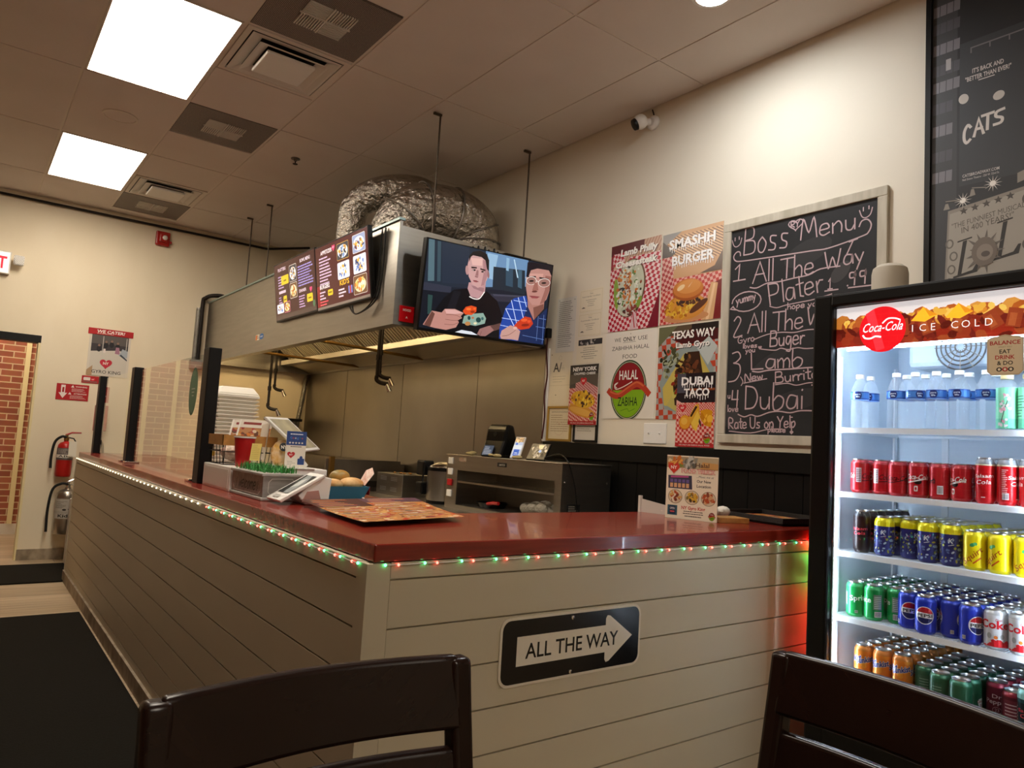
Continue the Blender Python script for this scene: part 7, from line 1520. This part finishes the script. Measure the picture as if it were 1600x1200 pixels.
a.poly([(.24, .3), (.27, .3), (.28, .23), (.235, .235)], '#a8788c'); a.rrect(.13, .235, .02, .04, .004, '#e0d4d0'); a.poly([(.27, .22), (.35, .2), (.35, .27), (.30, .29)], '#a8b0b8'); a.poly([(.28, .22), (.35, .17), (.35, .185), (.29, .235)], '#38424e'); a.poly([(.0, .05), (.05, .1), (.05, .0), (0, 0)], '#b0906c')
a.heart(.165, .125, .055, '#c0283c'); a.text('NY', .165, .115, .026, '#f0e4dc', w=.05, bold=.03); a.text('GYRO KING', .175, .025, .034, '#332e2c', w=.26, bold=.01)
a.obj('print', M['print'], (.105, YW-.005, 1.795), (1, 0, 0), (0, 0, 1), t)
MB().rbox(.088, YW-.009, 2.205, .492, YW-.001, 2.268, .004).obj('banner', M['red'], t)
a = Art(.39, .055); a.text('WE CATER!', .19, .018, .030, '#f2e8e0', w=.25, bold=.03, shear=.15); a.lines(.07, .008, .24, 1, .008, '#e8c8c0', .6, 3); a.obj('banner_text', M['print'], (.095, YW-.0092, 2.208), (1, 0, 0), (0, 0, 1), t)
t = thing('small_sign', 'tiny red and white heart logo sign below the catering poster', 'sign', (.15, YW, 1.715))
MB().rbox(.075, YW-.006, 1.712, .245, YW-.001, 1.785, .003).obj('plate', M['red'], t); a = Art(.15, .06); a.rrect(.008, .022, .06, .03, .006, '#e8dcd4'); a.heart(.09, .032, .022, '#d02834'); a.text('NY', .09, .028, .012, '#f4e8e0', bold=.02); a.rect(.0, .004, .13, .012, '#8a5a54'); a.obj('face', M['print'], (.082, YW-.0062, 1.717), (1, 0, 0), (0, 0, 1), t)
t = thing('fire_extinguisher_sign', 'red fire extinguisher sign with a white arrow on the exit wall', 'sign', (.01, YW, 1.53))
MB().rbox(-.127, YW-.005, 1.530, .149, YW-.001, 1.688, .002).obj('plate', M['red'], t)
a = Art(.27, .15); W2 = '#efe2da'; a.poly([(.035, .142), (.072, .142), (.07, .065), (.09, .065), (.055, .012), (.018, .065), (.037, .065)], W2); a.rrect(.046, .07, .017, .05, .005, '#a02020'); a.poly([(.118, .122), (.132, .145), (.146, .122)], W2); a.text('WARNING', .205, .125, .013, W2, w=.1, bold=.02); a.lines(.125, .108, .13, 4, .009, '#e8c8c0', .35, 3, mn=.7); a.poly([(.098, .052), (.112, .075), (.126, .052)], W2); a.text('ATTENTION', .2, .055, .013, W2, w=.11, bold=.02); a.lines(.115, .04, .14, 4, .009, '#e8c8c0', .35, 4, mn=.7)
a.obj('face', M['print'], (-.124, YW-.0052, 1.534), (1, 0, 0), (0, 0, 1), t)
def extinguisher(lb, cx, z0, r, h, mt, label, silver):
    t = thing('fire_extinguisher', lb, 'fire extinguisher', (cx, YW-r-.03, z0), group='fire extinguishers on the exit wall'); cy = YW-r-.03
    MB().lathe([(r*.92, 0), (r*.96, .006), (r, .02), (r, h*.80), (r*.93, h*.87), (r*.7, h*.93), (r*.3, h*.965), (r*.28, h)], (cx, cy, z0), 28).obj('cylinder', mt, t, True)
    zt = z0+h
    MB().lathe([(.022, 0), (.022, .03), (.014, .035), (.014, .055)], (cx, cy, zt), 14).obj('valve', M['brass'] if not silver else M['chrome'], t, True)
    MB().tube([(cx-.01, cy, zt+.05), (cx+.04, cy, zt+.075), (cx+.12, cy, zt+.078)], [.009, .008, .006], 8).obj('handle', M['redm'] if not silver else M['chrome'], t, True)
    MB().tube([(cx, cy, zt+.03), (cx+.06, cy, zt+.02), (cx+.085, cy, zt-.02)], .006, 8).obj('lever', M['black'] if not silver else M['chrome'], t, True)
    MB().tube([(cx, cy-.01, zt+.025), (cx-r*.6, cy-.015, zt+.035), (cx-r*1.35, cy, zt-.02), (cx-r*1.6, cy+.005, z0+h*.55), (cx-r*1.55, cy+.01, z0+(h*.22 if not silver else .02))], .012, 10, smoothpath=6).obj('hose', M['rubber'], t, True)
    MB().box(cx-.03, cy+r*.6, z0+h*.5, cx+.03, YW-.001, z0+h*.62).obj('wall_bracket', M['blackm'], t)
    C = 2*pi*r; a, z1, z2 = label(C, h)
    me = a.mesh('label', lambda u, v, q: wrapped(C, r+.0006, 28, -pi/2, q, u, v, z1), dz=.00005, slices=C/28); me.materials.append(M['print']); o = bpy.data.objects.new('label', me); COL.objects.link(o); o.parent = t
    return t
def lab1(C, h):
    a = Art(C, h*.33); a.rect(C*.2, 0, C*.6, h*.33, '#5a504c'); a.lines(C*.32, h*.29, C*.34, 4, h*.035, '#b8aca4', .4, 2); a.rect(C*.25, h*.06, C*.5, h*.09, '#e0d8cc'); a.text('ABC', C*.5, h*.075, h*.06, '#3a3432', w=C*.3, bold=.02); return a, h*.46, 0
def lab2(C, h):
    a = Art(C, h*.42); a.rect(C*.22, 0, C*.56, h*.42, '#b5aea2'); a.lines(C*.3, h*.36, C*.2, 8, h*.02, '#6a645c', .45, 2); a.text('6L', C*.62, h*.31, h*.07, '#26221e', bold=.03); a.ell(C*.46, h*.19, C*.03, h*.02, '#26221e'); a.ell(C*.54, h*.2, C*.03, h*.015, '#26221e'); a.text('Kidde', C*.5, h*.03, h*.065, '#26221e', w=C*.26, bold=.03); a.lines(C*.26, h*.14, C*.45, 2, h*.025, '#8a847a', .3, 4); return a, h*.34, 0
e1 = extinguisher('small red fire extinguisher with a paper tag on the exit wall', -.005, .795, .068, .345, M['redm'], lab1, False)
MB().add([(.01, YW-.19, 1.135), (.075, YW-.188, 1.135), (.078, YW-.186, .99), (.012, YW-.188, .99)], [(0, 1, 2, 3)]).obj('paper_tag', M['paper'], e1)
extinguisher('large silver fire extinguisher hanging below the red one', .05, .255, .092, .44, mat('silver_tank', (.42, .38, .33), .3, 1), lab2, True)
t = thing('alarm_box', 'tall narrow red box on the exit wall behind the guard post', 'alarm box', (.27, YW, 1.25))
MB().rbox(.215, YW-.08, 1.245, .325, YW-.001, 1.50, .006).obj('box', M['redm'], t); MB().rbox(.225, YW-.084, 1.26, .315, YW-.0805, 1.485, .003).obj('cover', M['red'], t)
t = thing('spray_bottle', 'clear bottle with white and teal label on the floor stand behind the counter end', 'bottle', (.135, 6.25, 0))
MB().rbox(.06, 6.10, 0, .24, 6.40, .60, .01).obj('stand', M['whitem'], t)
MB().lathe([(.06, .60), (.065, .62), (.065, .78), (.05, .86), (.022, .90), (.022, .93)], (.14, 6.25, 0), 22).obj('bottle', M['bottle'], t, True)
MB().lathe([(.0655, .68), (.0655, .80)], (.14, 6.25, 0), 22, caps=False).obj('label', mat('teal_label', '#cfd8d4', .5, noise=((20, 20, 20), .6, '#4a8a90')), t, True)
MB().lathe([(.026, .92), (.026, .96), (.0001, .962)], (.14, 6.25, 0), 18).obj('cap', M['white'], t, True)

# ------------------------------------------------------------------ chairs
def chair(name, lb, loc, rz):
    t = thing(name, lb, 'chair', loc, rz, 'dark wooden ladder back chairs')
    W, H = .462, 1.02; P = .036
    def px(s): return (0 if s < 0 else W-P)
    for s in (-1, 1):
        x = px(s); m = MB(); pts = []
        prof = [(0, .02, .03), (.0, .45, .04), (-.004, .62, .038), (.006, .80, .036), (.026, .93, .034), (.036, 1.006, .032)]
        vs = []; fs = []
        for yy, z, d in prof: vs += [(x, yy-d/2, z), (x+P, yy-d/2, z), (x+P, yy+d/2, z), (x, yy+d/2, z)]
        vs[0:4] = [(x, -.03, 0), (x+P, -.03, 0), (x+P, .0, 0), (x, .0, 0)]
        n = len(prof)
        for k in range(n-1):
            for i in range(4): fs.append((k*4+i, k*4+(i+1) % 4, (k+1)*4+(i+1) % 4, (k+1)*4+i))
        fs += [(3, 2, 1, 0), tuple((n-1)*4+i for i in range(4))]
        m.add(vs, fs); o = m.obj('back_post', M['darkwood'], t, True, local=True); b = o.modifiers.new('bevel', 'BEVEL'); b.width = .009; b.segments = 3; b.limit_method = 'ANGLE'
    def rail(z0, z1, cen):
        m = MB(); n = 14; vs = []; fs = []
        for i in range(n+1):
            u = i/n; x = P*.6+(W-1.2*P)*u; bow = .030*sin(pi*u); yc = cen+bow; lean = (z1-z0)*.22
            vs += [(x, yc-.010, z0), (x, yc+.010, z0), (x, yc+.010+lean, z1), (x, yc-.010+lean, z1)]
        for i in range(n):
            for k in range(4): fs.append((i*4+k, i*4+(k+1) % 4, (i+1)*4+(k+1) % 4, (i+1)*4+k))
        fs += [(3, 2, 1, 0), tuple(n*4+k for k in range(4))]
        o = m.add(vs, fs).obj('back_rail', M['darkwood'], t, True, local=True); b = o.modifiers.new('bevel', 'BEVEL'); b.width = .007; b.segments = 3; b.limit_method = 'ANGLE'
    rail(.908, 1.010, .012); rail(.785, .882, -.006); rail(.66, .755, -.014)
    MB().rbox(-.002, -.43, .44, W+.002, .012, .475, .012, 3).obj('seat', M['darkwood'], t, True, local=True)
    for x in (.004, W-.04): MB().rbox(x, -.42, 0, x+.036, -.384, .44, .005).obj('leg', M['darkwood'], t, local=True)
    MB().box(.04, -.412, .39, W-.04, -.392, .44).box(.01, -.385, .39, .028, -.02, .44).box(W-.028, -.385, .39, W-.01, -.02, .44).obj('apron', M['darkwood'], t, local=True)
    MB().box(.014, -.386, .16, .032, -.02, .19).box(W-.032, -.386, .16, W-.014, -.02, .19).obj('stretcher', M['darkwood'], t, local=True)
    return t
chair('dining_chair', 'dark wooden ladder back chair at bottom left, in front of the counter', (-.655, -.75, 0), radians(0))
chair('dining_chair', 'dark wooden ladder back chair at bottom right, in front of the drinks fridge', (.285, -.915, 0), radians(-96.1))
